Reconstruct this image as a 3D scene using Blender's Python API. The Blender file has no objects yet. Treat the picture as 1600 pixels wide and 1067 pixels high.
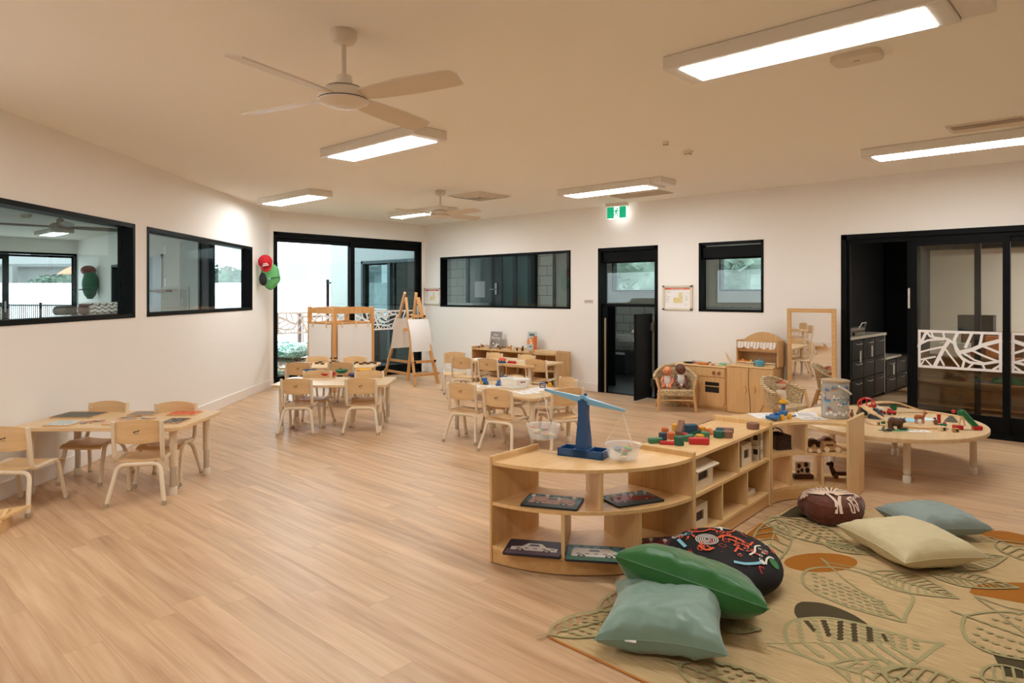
import bpy, bmesh, math, random
from mathutils import Matrix, Vector, noise
random.seed(7)
D = bpy.data; C = bpy.context.scene.collection; SC = bpy.context.scene
PI = math.pi; R = math.radians
# ---------------------------------------------------------------- camera, world, exposure
CAMH, FPX, HY, YAW = 1.42, 1066.667, 460.0, R(42.97)
cd = D.cameras.new('camera'); cam = D.objects.new('camera', cd); C.objects.link(cam)
cam.location = (0, 0, CAMH); cam.rotation_euler = (PI/2, 0, YAW)
cd.sensor_width = 36; cd.lens = 24; cd.shift_y = -(533.5-HY)/1600; cd.clip_start = .05; cd.clip_end = 300
SC.camera = cam
vs = SC.view_settings
vs.view_transform = 'Standard'; vs.look = 'None'; vs.gamma = 1; vs.use_curve_mapping = False
vs.exposure = 0.54
w = D.worlds.new('overcast_sky'); SC.world = w; w.use_nodes = True
bg = w.node_tree.nodes['Background']; bg.inputs[0].default_value = (.86, .93, 1, 1); bg.inputs[1].default_value = 3.6
SC.cycles.max_bounces = 9; SC.cycles.diffuse_bounces = 5; SC.cycles.glossy_bounces = 4
SC.cycles.transparent_max_bounces = 16; SC.cycles.sample_clamp_indirect = 6
SC.cycles.use_denoising = True
LAMP = (.965, 1.0, 1.01); LAMP_E = 21.0
# ---------------------------------------------------------------- pixel-to-place maths (used only to read real positions)
CA, SA = math.cos(YAW), math.sin(YAW)
def c2r(X, Y): return (X*CA-Y*SA, X*SA+Y*CA)
def G(px, py, z=0.0):
    Y = FPX*(CAMH-z)/(py-HY); a = c2r((px-800)/FPX*Y, Y); return Vector((a[0], a[1], z))
def ray(px): xr = (px-800)/FPX; return xr*CA-SA, xr*SA+CA
def WR(px, py, y=8.133):
    dx, dy = ray(px); t = y/dy; return t*dx, CAMH-(py-HY)/FPX*t
def WB(px, py, x=-9.784):
    dx, dy = ray(px); t = x/dx; return t*dy, CAMH-(py-HY)/FPX*t
LA = Vector((-9.789, 5.095)); LD = Vector((.7021, -.7121)); LN = Vector((.7121, .7021)); LANG = math.atan2(-.7121, .7021)
def WL(px, py):
    d = Vector(ray(px)); t = LA.dot(LN)/d.dot(LN); return (d*t-LA).dot(LD), CAMH-(py-HY)/FPX*t
def AT(px, py, Y):          # point at camera depth Y
    a = c2r((px-800)/FPX*Y, Y); return Vector((a[0], a[1], CAMH-(py-HY)/FPX*Y))
# ---------------------------------------------------------------- mesh builder
class MB:
    def __init__(s): s.v = []; s.f = []; s.m = []; s.T = Matrix(); s.mi = 0
    def _add(s, vs_, fs):
        o = len(s.v); s.v += [tuple(s.T @ Vector(p)) for p in vs_]
        s.f += [tuple(o+i for i in f) for f in fs]; s.m += [s.mi]*len(fs); return s
    def box(s, x0, x1, y0, y1, z0, z1, c=0):
        if x0 > x1: x0, x1 = x1, x0
        if y0 > y1: y0, y1 = y1, y0
        if z0 > z1: z0, z1 = z1, z0
        if c <= 0:
            return s._add([(x0,y0,z0),(x1,y0,z0),(x1,y1,z0),(x0,y1,z0),(x0,y0,z1),(x1,y0,z1),(x1,y1,z1),(x0,y1,z1)],
                          [(0,3,2,1),(4,5,6,7),(0,1,5,4),(1,2,6,5),(2,3,7,6),(3,0,4,7)])
        c = min(c, (x1-x0)*.45, (y1-y0)*.45, (z1-z0)*.45)
        P = []; idx = {}
        X = (x0, x1); Y = (y0, y1); Z = (z0, z1)
        for i in (0,1):
            for j in (0,1):
                for k in (0,1):
                    b = (X[i], Y[j], Z[k]); sg = (1-2*i, 1-2*j, 1-2*k)
                    for a in range(3):
                        q = list(b)
                        for e in range(3):
                            if e != a: q[e] += sg[e]*c
                        idx[i,j,k,a] = len(P); P.append(tuple(q))
        F = []
        def fc(l, n):
            a, b, c_ = Vector(P[l[0]]), Vector(P[l[1]]), Vector(P[l[2]])
            if (b-a).cross(c_-a).dot(Vector(n)) < 0: l = l[::-1]
            F.append(tuple(l))
        for e in (0, 1):
            sg = 2*e-1
            fc([idx[e,0,0,0], idx[e,1,0,0], idx[e,1,1,0], idx[e,0,1,0]], (sg,0,0))
            fc([idx[0,e,0,1], idx[1,e,0,1], idx[1,e,1,1], idx[0,e,1,1]], (0,sg,0))
            fc([idx[0,0,e,2], idx[1,0,e,2], idx[1,1,e,2], idx[0,1,e,2]], (0,0,sg))
        for a in (0,1):
            for b in (0,1):
                fc([idx[a,b,0,0], idx[a,b,1,0], idx[a,b,1,1], idx[a,b,0,1]], (2*a-1,2*b-1,0))
                fc([idx[a,0,b,0], idx[a,1,b,0], idx[a,1,b,2], idx[a,0,b,2]], (2*a-1,0,2*b-1))
                fc([idx[0,a,b,1], idx[1,a,b,1], idx[1,a,b,2], idx[0,a,b,2]], (0,2*a-1,2*b-1))
        for i in (0,1):
            for j in (0,1):
                for k in (0,1): fc([idx[i,j,k,0], idx[i,j,k,1], idx[i,j,k,2]], (2*i-1,2*j-1,2*k-1))
        return s._add(P, F)
    def cb(s, c, d, ch=0): return s.box(c[0]-d[0]/2, c[0]+d[0]/2, c[1]-d[1]/2, c[1]+d[1]/2, c[2]-d[2]/2, c[2]+d[2]/2, ch)
    def beam(s, a, b, w, t, up=(0,0,1), ch=0):       # rectangular bar from a to b, w across, t along up
        a = Vector(a); b = Vector(b); d = b-a; L = d.length; d.normalize(); u = Vector(up)
        sd = d.cross(u)
        if sd.length < 1e-4: sd = d.cross(Vector((1,0,0)))
        sd.normalize(); u = sd.cross(d)
        old = s.T; s.T = old @ Matrix(((d.x, sd.x, u.x, a.x), (d.y, sd.y, u.y, a.y), (d.z, sd.z, u.z, a.z), (0,0,0,1)))
        s.box(0, L, -w/2, w/2, -t/2, t/2, ch); s.T = old; return s
    def tube(s, pts, r, n=10, closed=False, caps=True):
        P = [Vector(p) for p in pts]; N = len(P); rs = r if isinstance(r, (list, tuple)) else [r]*N
        V = []; F = []; prev = None
        for i in range(N):
            if closed: t = P[(i+1) % N]-P[i-1]
            else: t = P[min(i+1, N-1)]-P[max(i-1, 0)]
            t.normalize()
            if prev is None:
                u = t.orthogonal().normalized()
            else:
                u = prev-t*prev.dot(t)
                u = u.normalized() if u.length > 1e-6 else t.orthogonal().normalized()
            prev = u; q = t.cross(u)
            for k in range(n):
                a = 2*PI*k/n; V.append(P[i]+(u*math.cos(a)+q*math.sin(a))*rs[i])
        for i in range(N if closed else N-1):
            j = (i+1) % N
            for k in range(n): F.append((i*n+k, i*n+(k+1) % n, j*n+(k+1) % n, j*n+k))
        if caps and not closed: F += [tuple(range(n))[::-1], tuple((N-1)*n+k for k in range(n))]
        return s._add(V, F)
    def lathe(s, prof, n=24, cap0=True, cap1=True):
        V = []; F = []; N = len(prof)
        for r_, z in prof:
            for k in range(n): a = 2*PI*k/n; V.append((r_*math.cos(a), r_*math.sin(a), z))
        for i in range(N-1):
            for k in range(n): F.append((i*n+k, i*n+(k+1) % n, (i+1)*n+(k+1) % n, (i+1)*n+k))
        if cap0: F.append(tuple(range(n))[::-1])
        if cap1: F.append(tuple((N-1)*n+k for k in range(n)))
        return s._add(V, F)
    def prism(s, pts, z0, z1):
        n = len(pts); A = sum(pts[i][0]*pts[(i+1) % n][1]-pts[(i+1) % n][0]*pts[i][1] for i in range(n))
        if A < 0: pts = pts[::-1]
        V = [(p[0], p[1], z0) for p in pts]+[(p[0], p[1], z1) for p in pts]
        return s._add(V, [tuple(range(n))[::-1], tuple(range(n, 2*n))]+[(i, (i+1) % n, n+(i+1) % n, n+i) for i in range(n)])
    def slab(s, A, B, z0, z1):           # closed strip between two polylines A and B (same length)
        n = len(A); V = [(p[0], p[1], z0) for p in A]+[(p[0], p[1], z0) for p in B]+[(p[0], p[1], z1) for p in A]+[(p[0], p[1], z1) for p in B]
        F = []
        for i in range(n-1):
            F += [(i, i+1, n+i+1, n+i), (2*n+i, 3*n+i, 3*n+i+1, 2*n+i+1), (i, 2*n+i, 2*n+i+1, i+1), (n+i, n+i+1, 3*n+i+1, 3*n+i)]
        F += [(0, n, 3*n, 2*n), (n-1, 3*n-1, 4*n-1, 2*n-1)]
        return s._add(V, F)
    def ell(s, c, r, nu=14, nv=9):
        if not isinstance(r, (tuple, list)): r = (r, r, r)
        V = [(c[0], c[1], c[2]-r[2])]; F = []
        for j in range(1, nv):
            ph = -PI/2+PI*j/nv
            for i in range(nu):
                a = 2*PI*i/nu; V.append((c[0]+r[0]*math.cos(ph)*math.cos(a), c[1]+r[1]*math.cos(ph)*math.sin(a), c[2]+r[2]*math.sin(ph)))
        V.append((c[0], c[1], c[2]+r[2])); L = len(V)-1
        for i in range(nu): F += [(0, 1+(i+1) % nu, 1+i), (L, L-nu+i, L-nu+(i+1) % nu)]
        for j in range(nv-2):
            for i in range(nu): a = 1+j*nu; F.append((a+i, a+(i+1) % nu, a+nu+(i+1) % nu, a+nu+i))
        return s._add(V, F)
    def poly(s, pts): return s._add(pts, [tuple(range(len(pts)))])
    def strip(s, pts, w, z=0.0):         # flat ribbon following a 2-D line
        P = [Vector((p[0], p[1])) for p in pts]; n = len(P); V = []; s.k = getattr(s, 'k', 0)+1; z = z+s.k*getattr(s, 'ks', .00012)
        for i in range(n):
            t = P[min(i+1, n-1)]-P[max(i-1, 0)]
            if t.length < 1e-9: t = Vector((1, 0))
            t.normalize(); q = Vector((-t.y, t.x))*w/2
            V += [(P[i].x+q.x, P[i].y+q.y, z), (P[i].x-q.x, P[i].y-q.y, z)]
        return s._add(V, [(2*i+1, 2*i+3, 2*i+2, 2*i) for i in range(n-1)])
    def disc(s, c, rx, ry=None, n=18, z=0.0, a0=0, a1=2*PI, rot=0):
        ry = ry or rx; full = abs(a1-a0-2*PI) < 1e-6; P = []
        for k in range(n if full else n+1):
            a = a0+(a1-a0)*k/n; x = rx*math.cos(a); y = ry*math.sin(a)
            P.append((c[0]+x*math.cos(rot)-y*math.sin(rot), c[1]+x*math.sin(rot)+y*math.cos(rot), z))
        return s._add(P, [tuple(range(len(P)))])
    def grid(s, fn, nu, nv):
        V = [fn(i/nu, j/nv) for j in range(nv+1) for i in range(nu+1)]
        return s._add(V, [(j*(nu+1)+i, j*(nu+1)+i+1, (j+1)*(nu+1)+i+1, (j+1)*(nu+1)+i) for j in range(nv) for i in range(nu)])
    def text(s, txt, size, cx, cy, z=0.0, ext=0.0, ang=0.0):
        cu = D.curves.new('t', 'FONT'); cu.body = txt; cu.size = size; cu.extrude = ext; cu.align_x = 'CENTER'; cu.align_y = 'CENTER'; cu.resolution_u = 3
        o = D.objects.new('t', cu); me = o.to_mesh()
        M = Matrix.Translation((cx, cy, z)) @ Matrix.Rotation(ang, 4, 'Z')
        s._add([M @ v.co for v in me.vertices], [tuple(p.vertices) for p in me.polygons])
        o.to_mesh_clear(); D.objects.remove(o); D.curves.remove(cu); return s
    def build(s, name, mats, parent=None, sharp=35, loc=None, rz=None, label=None):
        me = D.meshes.new(name); me.from_pydata(s.v, [], s.f)
        if not isinstance(mats, (list, tuple)): mats = [mats]
        for m in mats: me.materials.append(m)
        me.polygons.foreach_set('material_index', s.m)
        me.polygons.foreach_set('use_smooth', [True]*len(s.f))
        me.validate(); me.update()
        try: me.set_sharp_from_angle(angle=R(sharp))
        except Exception: pass
        o = D.objects.new(name, me); C.objects.link(o)
        if parent: o.parent = parent
        if loc is not None: o.location = loc
        if rz is not None: o.rotation_euler = (0, 0, rz)
        if label: o['label'] = label
        return o
def TR(x=0, y=0, z=0, rz=0, rx=0, ry=0, s=1):
    return Matrix.Translation((x, y, z)) @ Matrix.Rotation(rz, 4, 'Z') @ Matrix.Rotation(ry, 4, 'Y') @ Matrix.Rotation(rx, 4, 'X') @ Matrix.Scale(s, 4)
def tag(o, label, cat, group=None, kind=None):
    o['label'] = label; o['category'] = cat
    if group: o['group'] = group
    if kind: o['kind'] = kind
    return o
def thing(name, label, cat, loc=(0,0,0), rz=0, group=None, kind=None, rot=None):
    o = D.objects.new(name, None); C.objects.link(o); o.empty_display_size = .1
    o.location = loc; o.rotation_euler = rot if rot else (0, 0, rz)
    return tag(o, label, cat, group, kind)
def dup(root, loc, rz, label, group=None):
    r = root.copy(); C.objects.link(r); r.location = loc; r.rotation_euler = (0, 0, rz); r['label'] = label
    if group: r['group'] = group
    for ch in list(root.children):
        c = ch.copy(); C.objects.link(c); c.parent = r
        for g in ch.children:
            d = g.copy(); C.objects.link(d); d.parent = c
    return r
def bez(P, n=6):          # round the corners of a polyline: P = [(point, radius)]
    out = []
    for i, (p, r_) in enumerate(P):
        p = Vector(p)
        if i in (0, len(P)-1) or r_ <= 0: out.append(p); continue
        a = Vector(P[i-1][0]); b = Vector(P[i+1][0])
        d1 = (a-p); d2 = (b-p); l1 = min(r_, d1.length*.49); l2 = min(r_, d2.length*.49)
        s0 = p+d1.normalized()*l1; s1 = p+d2.normalized()*l2
        for k in range(n+1):
            t = k/n; out.append(s0*(1-t)**2+p*2*t*(1-t)+s1*t*t)
    return out
# ---------------------------------------------------------------- materials
def srgb(r_, g, b): return tuple(((c/255)/12.92 if c/255 <= .04045 else ((c/255+.055)/1.055)**2.4) for c in (r_, g, b))+(1,)
def NT(name):
    m = D.materials.new(name); m.use_nodes = True; nt = m.node_tree; b = nt.nodes['Principled BSDF']; return m, nt, b
MC = {}
def M(name, col, rough=.5, metal=0, spec=.5, bump=0, bscale=60, var=0, vscale=8, emit=None, es=0, trans=0, alpha=1, sheen=0):
    if name in MC: return MC[name]
    m, nt, b = NT(name); N = nt.nodes.new; L = nt.links.new
    b.inputs['Base Color'].default_value = tuple(col[:3])+(1,); b.inputs['Roughness'].default_value = rough
    b.inputs['Metallic'].default_value = metal; b.inputs['Specular IOR Level'].default_value = spec
    if emit: b.inputs['Emission Color'].default_value = tuple(emit[:3])+(1,); b.inputs['Emission Strength'].default_value = es
    if trans: b.inputs['Transmission Weight'].default_value = trans
    if alpha < 1: b.inputs['Alpha'].default_value = alpha
    if sheen: b.inputs['Sheen Weight'].default_value = sheen
    if bump or var:
        tc = N('ShaderNodeTexCoord')
    if var:
        n = N('ShaderNodeTexNoise'); n.inputs['Scale'].default_value = vscale; n.inputs['Detail'].default_value = 4; L(tc.outputs['Object'], n.inputs['Vector'])
        mx = N('ShaderNodeMix'); mx.data_type = 'RGBA'
        mx.inputs[6].default_value = tuple(max(0, c*(1-var)) for c in col[:3])+(1,); mx.inputs[7].default_value = tuple(min(1, c*(1+var)) for c in col[:3])+(1,)
        L(n.outputs['Fac'], mx.inputs[0]); L(mx.outputs[2], b.inputs['Base Color'])
    if bump:
        n = N('ShaderNodeTexNoise'); n.inputs['Scale'].default_value = bscale; n.inputs['Detail'].default_value = 3; L(tc.outputs['Object'], n.inputs['Vector'])
        bp = N('ShaderNodeBump'); bp.inputs['Strength'].default_value = bump; bp.inputs['Distance'].default_value = .01
        L(n.outputs['Fac'], bp.inputs['Height']); L(bp.outputs[0], b.inputs['Normal'])
    MC[name] = m; return m
def wood(name, c1, c2, rough=.42, axis='X', scale=1.0):
    if name in MC: return MC[name]
    m, nt, b = NT(name); N = nt.nodes.new; L = nt.links.new
    tc = N('ShaderNodeTexCoord'); mp = N('ShaderNodeMapping')
    sc = {'X': (1.2, 14, 14), 'Y': (14, 1.2, 14), 'Z': (14, 14, 1.2)}[axis]
    mp.inputs['Scale'].default_value = tuple(a*scale for a in sc); L(tc.outputs['Object'], mp.inputs[0])
    n = N('ShaderNodeTexNoise'); n.inputs['Scale'].default_value = 2.2; n.inputs['Detail'].default_value = 6; n.inputs['Roughness'].default_value = .6; L(mp.outputs[0], n.inputs['Vector'])
    cr = N('ShaderNodeValToRGB'); cr.color_ramp.elements[0].color = c1; cr.color_ramp.elements[1].color = c2
    cr.color_ramp.elements[0].position = .33; cr.color_ramp.elements[1].position = .68
    L(n.outputs['Fac'], cr.inputs[0]); L(cr.outputs[0], b.inputs['Base Color']); b.inputs['Roughness'].default_value = rough
    MC[name] = m; return m
def glass_mat(name, tint=(.93,.97,.96), rough=.0, ior=1.45):
    if name in MC: return MC[name]
    m, nt, b = NT(name); N = nt.nodes.new; L = nt.links.new; nt.nodes.remove(b); out = nt.nodes['Material Output']
    lw = N('ShaderNodeLayerWeight'); lw.inputs[0].default_value = .5
    pw = N('ShaderNodeMath'); pw.operation = 'POWER'; pw.inputs[1].default_value = 5; L(lw.outputs['Facing'], pw.inputs[0])
    fr = N('ShaderNodeMath'); fr.operation = 'MULTIPLY_ADD'; fr.inputs[1].default_value = .9; fr.inputs[2].default_value = .04; L(pw.outputs[0], fr.inputs[0])
    tr = N('ShaderNodeBsdfTransparent'); tr.inputs[0].default_value = tint+(1,)
    gl = N('ShaderNodeBsdfGlossy'); gl.inputs['Roughness'].default_value = rough
    mx = N('ShaderNodeMixShader'); L(fr.outputs[0], mx.inputs[0]); L(tr.outputs[0], mx.inputs[1]); L(gl.outputs[0], mx.inputs[2]); L(mx.outputs[0], out.inputs[0])
    MC[name] = m; return m
BEECH = wood('beech_ply', srgb(222,178,120), srgb(234,197,142), .42)
BEECHY = wood('beech_ply_y', srgb(222,178,120), srgb(234,197,142), .42, 'Y')
BEECHZ = wood('beech_ply_z', srgb(218,176,120), srgb(231,195,142), .42, 'Z')
OAKV = wood('oak_veneer', srgb(206,160,104), srgb(220,178,124), .45, 'Z')
OAKEDGE = wood('oak_edge', srgb(206,158,98), srgb(220,176,118), .4)
PLYC = wood('chair_ply', srgb(214,176,126), srgb(226,190,142), .4, 'X', .8)
PINE = wood('pine', srgb(206,148,86), srgb(222,168,108), .5, 'Z')
PALEW = wood('pale_wood', srgb(226,206,176), srgb(236,220,196), .5)
RAWW = wood('raw_pine', srgb(226,196,152), srgb(236,212,174), .6, 'Z')
DARKW = wood('walnut_toy', srgb(120,76,44), srgb(160,108,66), .5)
TUBE = M('cream_powder_coat', srgb(226,208,180), .38)
WALL = M('wall_paint', srgb(243,238,232), .75, spec=.25, bump=.03, bscale=240)
CEIL = M('ceiling_paint', srgb(248,244,236), .85, spec=.15)
SKIRT = M('skirting_gloss', srgb(242,235,228), .4)
BLACK = M('black_aluminium', (.002,.0025,.0025), .5, spec=.12)
BLACKP = M('black_panel', (.003,.0035,.004), .55, spec=.12)
GLASS = glass_mat('window_glass'); 
GLASSD = glass_mat('tinted_glass', (.42,.50,.50))
CHROME = M('brushed_steel', (.62,.61,.58), .28, metal=1)
WHITEP = M('white_plastic', srgb(240,238,232), .35)
CREAMP = M('cream_plastic', srgb(232,220,200), .4)
WHITEM = M('white_metal', srgb(232,226,216), .35)
PAPER = M('white_paper', srgb(240,236,232), .8)
RUB = M('grey_rubber', srgb(120,112,100), .7)
LENS = M('light_diffuser', (1,1,1), .5, emit=LAMP, es=LAMP_E)
def floor_mat():
    m, nt, b = NT('oak_plank_vinyl'); N = nt.nodes.new; L = nt.links.new
    tc = N('ShaderNodeTexCoord'); sp = N('ShaderNodeSeparateXYZ'); L(tc.outputs['Object'], sp.inputs[0])
    def math_(op, a, b_=None, c=None):
        n = N('ShaderNodeMath'); n.operation = op
        for i, q in enumerate((a, b_, c)):
            if q is None: continue
            if isinstance(q, (int, float)): n.inputs[i].default_value = q
            else: L(q, n.inputs[i])
        return n.outputs[0]
    PW, PL = .152, 1.23
    yr = math_('DIVIDE', sp.outputs[1], PW); row = math_('FLOOR', yr)
    w1 = N('ShaderNodeTexWhiteNoise'); w1.noise_dimensions = '1D'; L(row, w1.inputs['W'])
    xr = math_('ADD', math_('DIVIDE', sp.outputs[0], PL), w1.outputs['Value']); colm = math_('FLOOR', xr)
    cb = N('ShaderNodeCombineXYZ'); L(row, cb.inputs[0]); L(colm, cb.inputs[1])
    w2 = N('ShaderNodeTexWhiteNoise'); w2.noise_dimensions = '3D'; L(cb.outputs[0], w2.inputs['Vector'])
    # grain
    sh = N('ShaderNodeCombineXYZ'); L(math_('ADD', math_('MULTIPLY', sp.outputs[0], .9), math_('MULTIPLY', w2.outputs['Value'], 37.0)), sh.inputs[0])
    L(math_('MULTIPLY', sp.outputs[1], 15.0), sh.inputs[1]); L(math_('MULTIPLY', w2.outputs['Value'], 11.0), sh.inputs[2])
    n1 = N('ShaderNodeTexNoise'); n1.inputs['Scale'].default_value = 1.3; n1.inputs['Detail'].default_value = 5; n1.inputs['Roughness'].default_value = .55; n1.inputs['Distortion'].default_value = .5; L(sh.outputs[0], n1.inputs['Vector'])
    sh2 = N('ShaderNodeCombineXYZ'); L(math_('MULTIPLY', sp.outputs[0], 4.0), sh2.inputs[0]); L(math_('MULTIPLY', sp.outputs[1], 130.0), sh2.inputs[1]); L(w2.outputs['Value'], sh2.inputs[2])
    n2 = N('ShaderNodeTexNoise'); n2.inputs['Scale'].default_value = 1.0; n2.inputs['Detail'].default_value = 3; L(sh2.outputs[0], n2.inputs['Vector'])
    cr = N('ShaderNodeValToRGB'); e = cr.color_ramp.elements
    e[0].position = .26; e[0].color = srgb(178,134,90); e[1].position = .76; e[1].color = srgb(220,184,140)
    x = e.new(.5); x.color = srgb(202,160,114)
    L(n1.outputs['Fac'], cr.inputs[0])
    hs = N('ShaderNodeHueSaturation'); L(cr.outputs[0], hs.inputs['Color'])
    L(math_('MULTIPLY', math_('ADD', math_('ADD', math_('MULTIPLY', w2.outputs['Value'], .17), .87), math_('MULTIPLY', math_('SUBTRACT', n2.outputs['Fac'], .5), .20)), 1.0), hs.inputs['Value'])
    hs.inputs['Saturation'].default_value = .90
    # joints
    fy = math_('FRACT', yr); fx = math_('FRACT', xr)
    gy = math_('LESS_THAN', math_('MINIMUM', fy, math_('SUBTRACT', 1.0, fy)), .008)
    gx = math_('LESS_THAN', math_('MINIMUM', fx, math_('SUBTRACT', 1.0, fx)), .0009)
    g = math_('MAXIMUM', gy, gx)
    mx = N('ShaderNodeMix'); mx.data_type = 'RGBA'; L(math_('MULTIPLY', g, .38), mx.inputs[0]); L(hs.outputs[0], mx.inputs[6]); mx.inputs[7].default_value = srgb(110,76,50)
    L(mx.outputs[2], b.inputs['Base Color']); b.inputs['Roughness'].default_value = .40; b.inputs['Specular IOR Level'].default_value = .5
    bp = N('ShaderNodeBump'); bp.inputs['Strength'].default_value = .12; bp.inputs['Distance'].default_value = .002; L(n2.outputs['Fac'], bp.inputs['Height']); L(bp.outputs[0], b.inputs['Normal'])
    return m
FLOOR = floor_mat()
# ================================================================ SHELL
H = 2.7; WT = .15
def struct(name, mb, mats, label, cat, loc=None, rz=None, parent=None):
    o = mb.build(name, mats, parent, loc=loc, rz=rz)
    if not parent: tag(o, label, cat, kind='structure')
    return o
def wall(name, L, ops, label, loc, rz, y0=-WT, y1=0, mat=WALL, h=H, x0=0):
    """wall along local x from x0 to L; openings ops = [(xa, xb, za, zb)]"""
    mb = MB(); xs = x0
    for xa, xb, za, zb in sorted(ops):
        if xa > xs: mb.box(xs, xa, y0, y1, 0, h)
        if za > .001: mb.box(xa, xb, y0, y1, 0, za)
        if zb < h-.001: mb.box(xa, xb, y0, y1, zb, h)
        xs = xb
    if xs < L: mb.box(xs, L, y0, y1, 0, h)
    return struct(name, mb, mat, label, 'wall', loc, rz)
XC, YR = -9.784, 8.133
mb = MB(); mb.box(-22, 5, -9, 14, -.12, 0)
# floor slab is cut to the interior: main room + rooms beyond
fl = MB()
LE = LA+LD*11.0           # end of the left wall behind the camera
fl.prism([(XC-.1, 5.0), (LE.x-.1, LE.y-.2), (3.2, LE.y-.2), (3.2, YR+.0), (XC-.1, YR+.0)], -.12, 0)
struct('floor', fl, FLOOR, 'pale oak plank floor of the playroom running toward the far corner', 'floor')
cl = MB(); cl.prism([(XC-.1, 5.0), (LE.x-.1, LE.y-.2), (3.2, LE.y-.2), (3.2, YR+.15), (XC-.1, YR+.15)], H, H+.1)
struct('ceiling', cl, CEIL, 'flat painted ceiling carrying lights, fans and vents', 'ceiling')
# openings
w2a, _ = WL(394, 400); w2b, _ = WL(229.3, 400); w1a, _ = WL(210.6, 400); w1b = w1a+2.62
ZW0, ZW1, ZD = 1.2, 2.087, 2.385
def wl_xy(s, n=0): p = LA+LD*s+LN*n; return p.x, p.y
wall('wall_left', 11.2, [(w2a, w2b, ZW0, ZW1), (w1a, w1b, ZW0, ZW1)], 'long left wall with two black framed windows', (LA.x, LA.y, 0), LANG, x0=-.1)
# wall B (far-left, with the sliding door): local x = world y
wall('wall_far', 3.133+.15, [(.151, 3.058, 0, ZD)], 'short far wall filled by the sliding patio door', (XC, 5.0, 0), PI/2, y0=0, y1=WT)
RX = [(-9.342, -6.367, ZW0, ZW1), (-5.861, -4.868, 0, 2.09), (-4.263, -3.409, ZW0, ZW1), (-2.522, 1.35, 0, 2.087)]
wall('wall_right', 3.2-XC, [(a-XC, b-XC, c, d) for a, b, c, d in RX], 'right hand wall with doors, internal windows and notices', (XC, YR, 0), 0, y0=0, y1=WT)
wall('wall_rear', 3.2-LE.x+.2, [], 'plain rear wall behind the viewpoint', (LE.x-.2, LE.y, 0), 0)
wall('wall_side', YR-LE.y+.2, [], 'plain side wall beyond the rug', (3.1, LE.y-.1, 0), PI/2, y0=-WT, y1=0)
# skirtings
def skirt(name, L0, L1, loc, rz, label, flip=1):
    mb = MB(); mb.box(L0, L1, 0, .016*flip, 0, .125, .004); return struct(name, mb, SKIRT, label, 'skirting board', loc, rz)
skirt('baseboard_left', 0, 10.9, (LA.x, LA.y, 0), LANG, 'white skirting board along the left wall')
skirt('baseboard_far', 0, .15, (XC, 5.0, 0), PI/2, 'short white skirting left of the sliding patio door', -1)
skirt('baseboard_right', 0, -5.861-XC, (XC, YR, 0), 0, 'white skirting between far corner and bathroom doorway', -1)
skirt('baseboard_back', -4.868-XC, -2.522-XC, (XC, YR, 0), 0, 'white skirting behind the toy kitchen', -1)
# ---------------------------------------------------------------- window liners
def liner(mb, x0, x1, z0, z1, y0, y1, t=.035, bottom=True):
    mb.box(x0, x0+t, y0, y1, z0, z1); mb.box(x1-t, x1, y0, y1, z0, z1); mb.box(x0, x1, y0, y1, z1-t, z1)
    if bottom: mb.box(x0, x1, y0, y1, z0, z0+t)
def window(n, x0, x1, z0, z1, loc, rz, sgn, label, mull=(), gmat=GLASS, depth=.14, t=.03):
    root = thing('window_%d' % n, label, 'window', loc, rz, kind='structure')
    m = MB(); ya, yb = (-.006, depth) if sgn > 0 else (-depth, .006)
    liner(m, x0, x1, z0, z1, ya, yb, t)
    yg = depth-.03 if sgn > 0 else -depth+.03
    for q in mull: m.box(q-.02, q+.02, yg-.02, yg+.02, z0, z1)
    m.build('window_frame', BLACK, root)
    g = MB(); g.box(x0+t, x1-t, yg-.003, yg+.003, z0+t, z1-t); g.build('pane', gmat, root)
    return root
window(1, w1a, w1b, ZW0, ZW1, (LA.x, LA.y, 0), LANG, -1, 'black framed internal window nearest on the left wall', t=.04)
window(2, w2a, w2b, ZW0, ZW1, (LA.x, LA.y, 0), LANG, -1, 'black framed internal window beside the hanging red cap', t=.04)
window(3, RX[0][0], RX[0][1], ZW0, ZW1, (0, YR, 0), 0, 1, 'wide black framed internal window above the animal shelf', depth=.14)
window(4, RX[2][0], RX[2][1], ZW0, ZW1, (0, YR, 0), 0, 1, 'small black framed window above the toy cooker', depth=.14)
# ---------------------------------------------------------------- leaf manifestation band
LEAFS = [(1.25,[(180,300),(215,240),(232,205),(250,165)]),(1,[(258,165),(280,200),(330,215),(420,225)]),(1,[(180,278),(260,238),(330,228),(400,228)]),(.8,[(180,345),(290,315),(400,292)]),(.8,[(180,410),(330,380)]),(1.6,[(440,240),(400,300),(360,380),(320,465)]),(.8,[(290,160),(310,210)]),(.9,[(390,160),(400,215)]),(1.2,[(420,225),(480,262),(500,330),(540,390),(600,430),(700,445),(850,418)]),(1.3,[(510,165),(482,230),(490,290),(520,345)]),(1.2,[(620,175),(590,250),(568,305)]),(1.1,[(700,180),(690,240),(680,282)]),(1.7,[(500,350),(620,320),(700,280),(850,235)]),(.8,[(400,300),(440,360),(520,470)]),(.8,[(360,378),(400,460)]),(.8,[(200,460),(240,400),(300,465)]),(1,[(540,390),(560,420),(545,482)]),(.9,[(620,325),(720,378),(850,435)]),(1,[(700,285),(850,355)]),(.8,[(555,350),(640,410),(720,440)]),(.8,[(720,490),(700,440)]),(.8,[(590,482),(630,440)]),(.9,[(850,445),(780,495)])]
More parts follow.
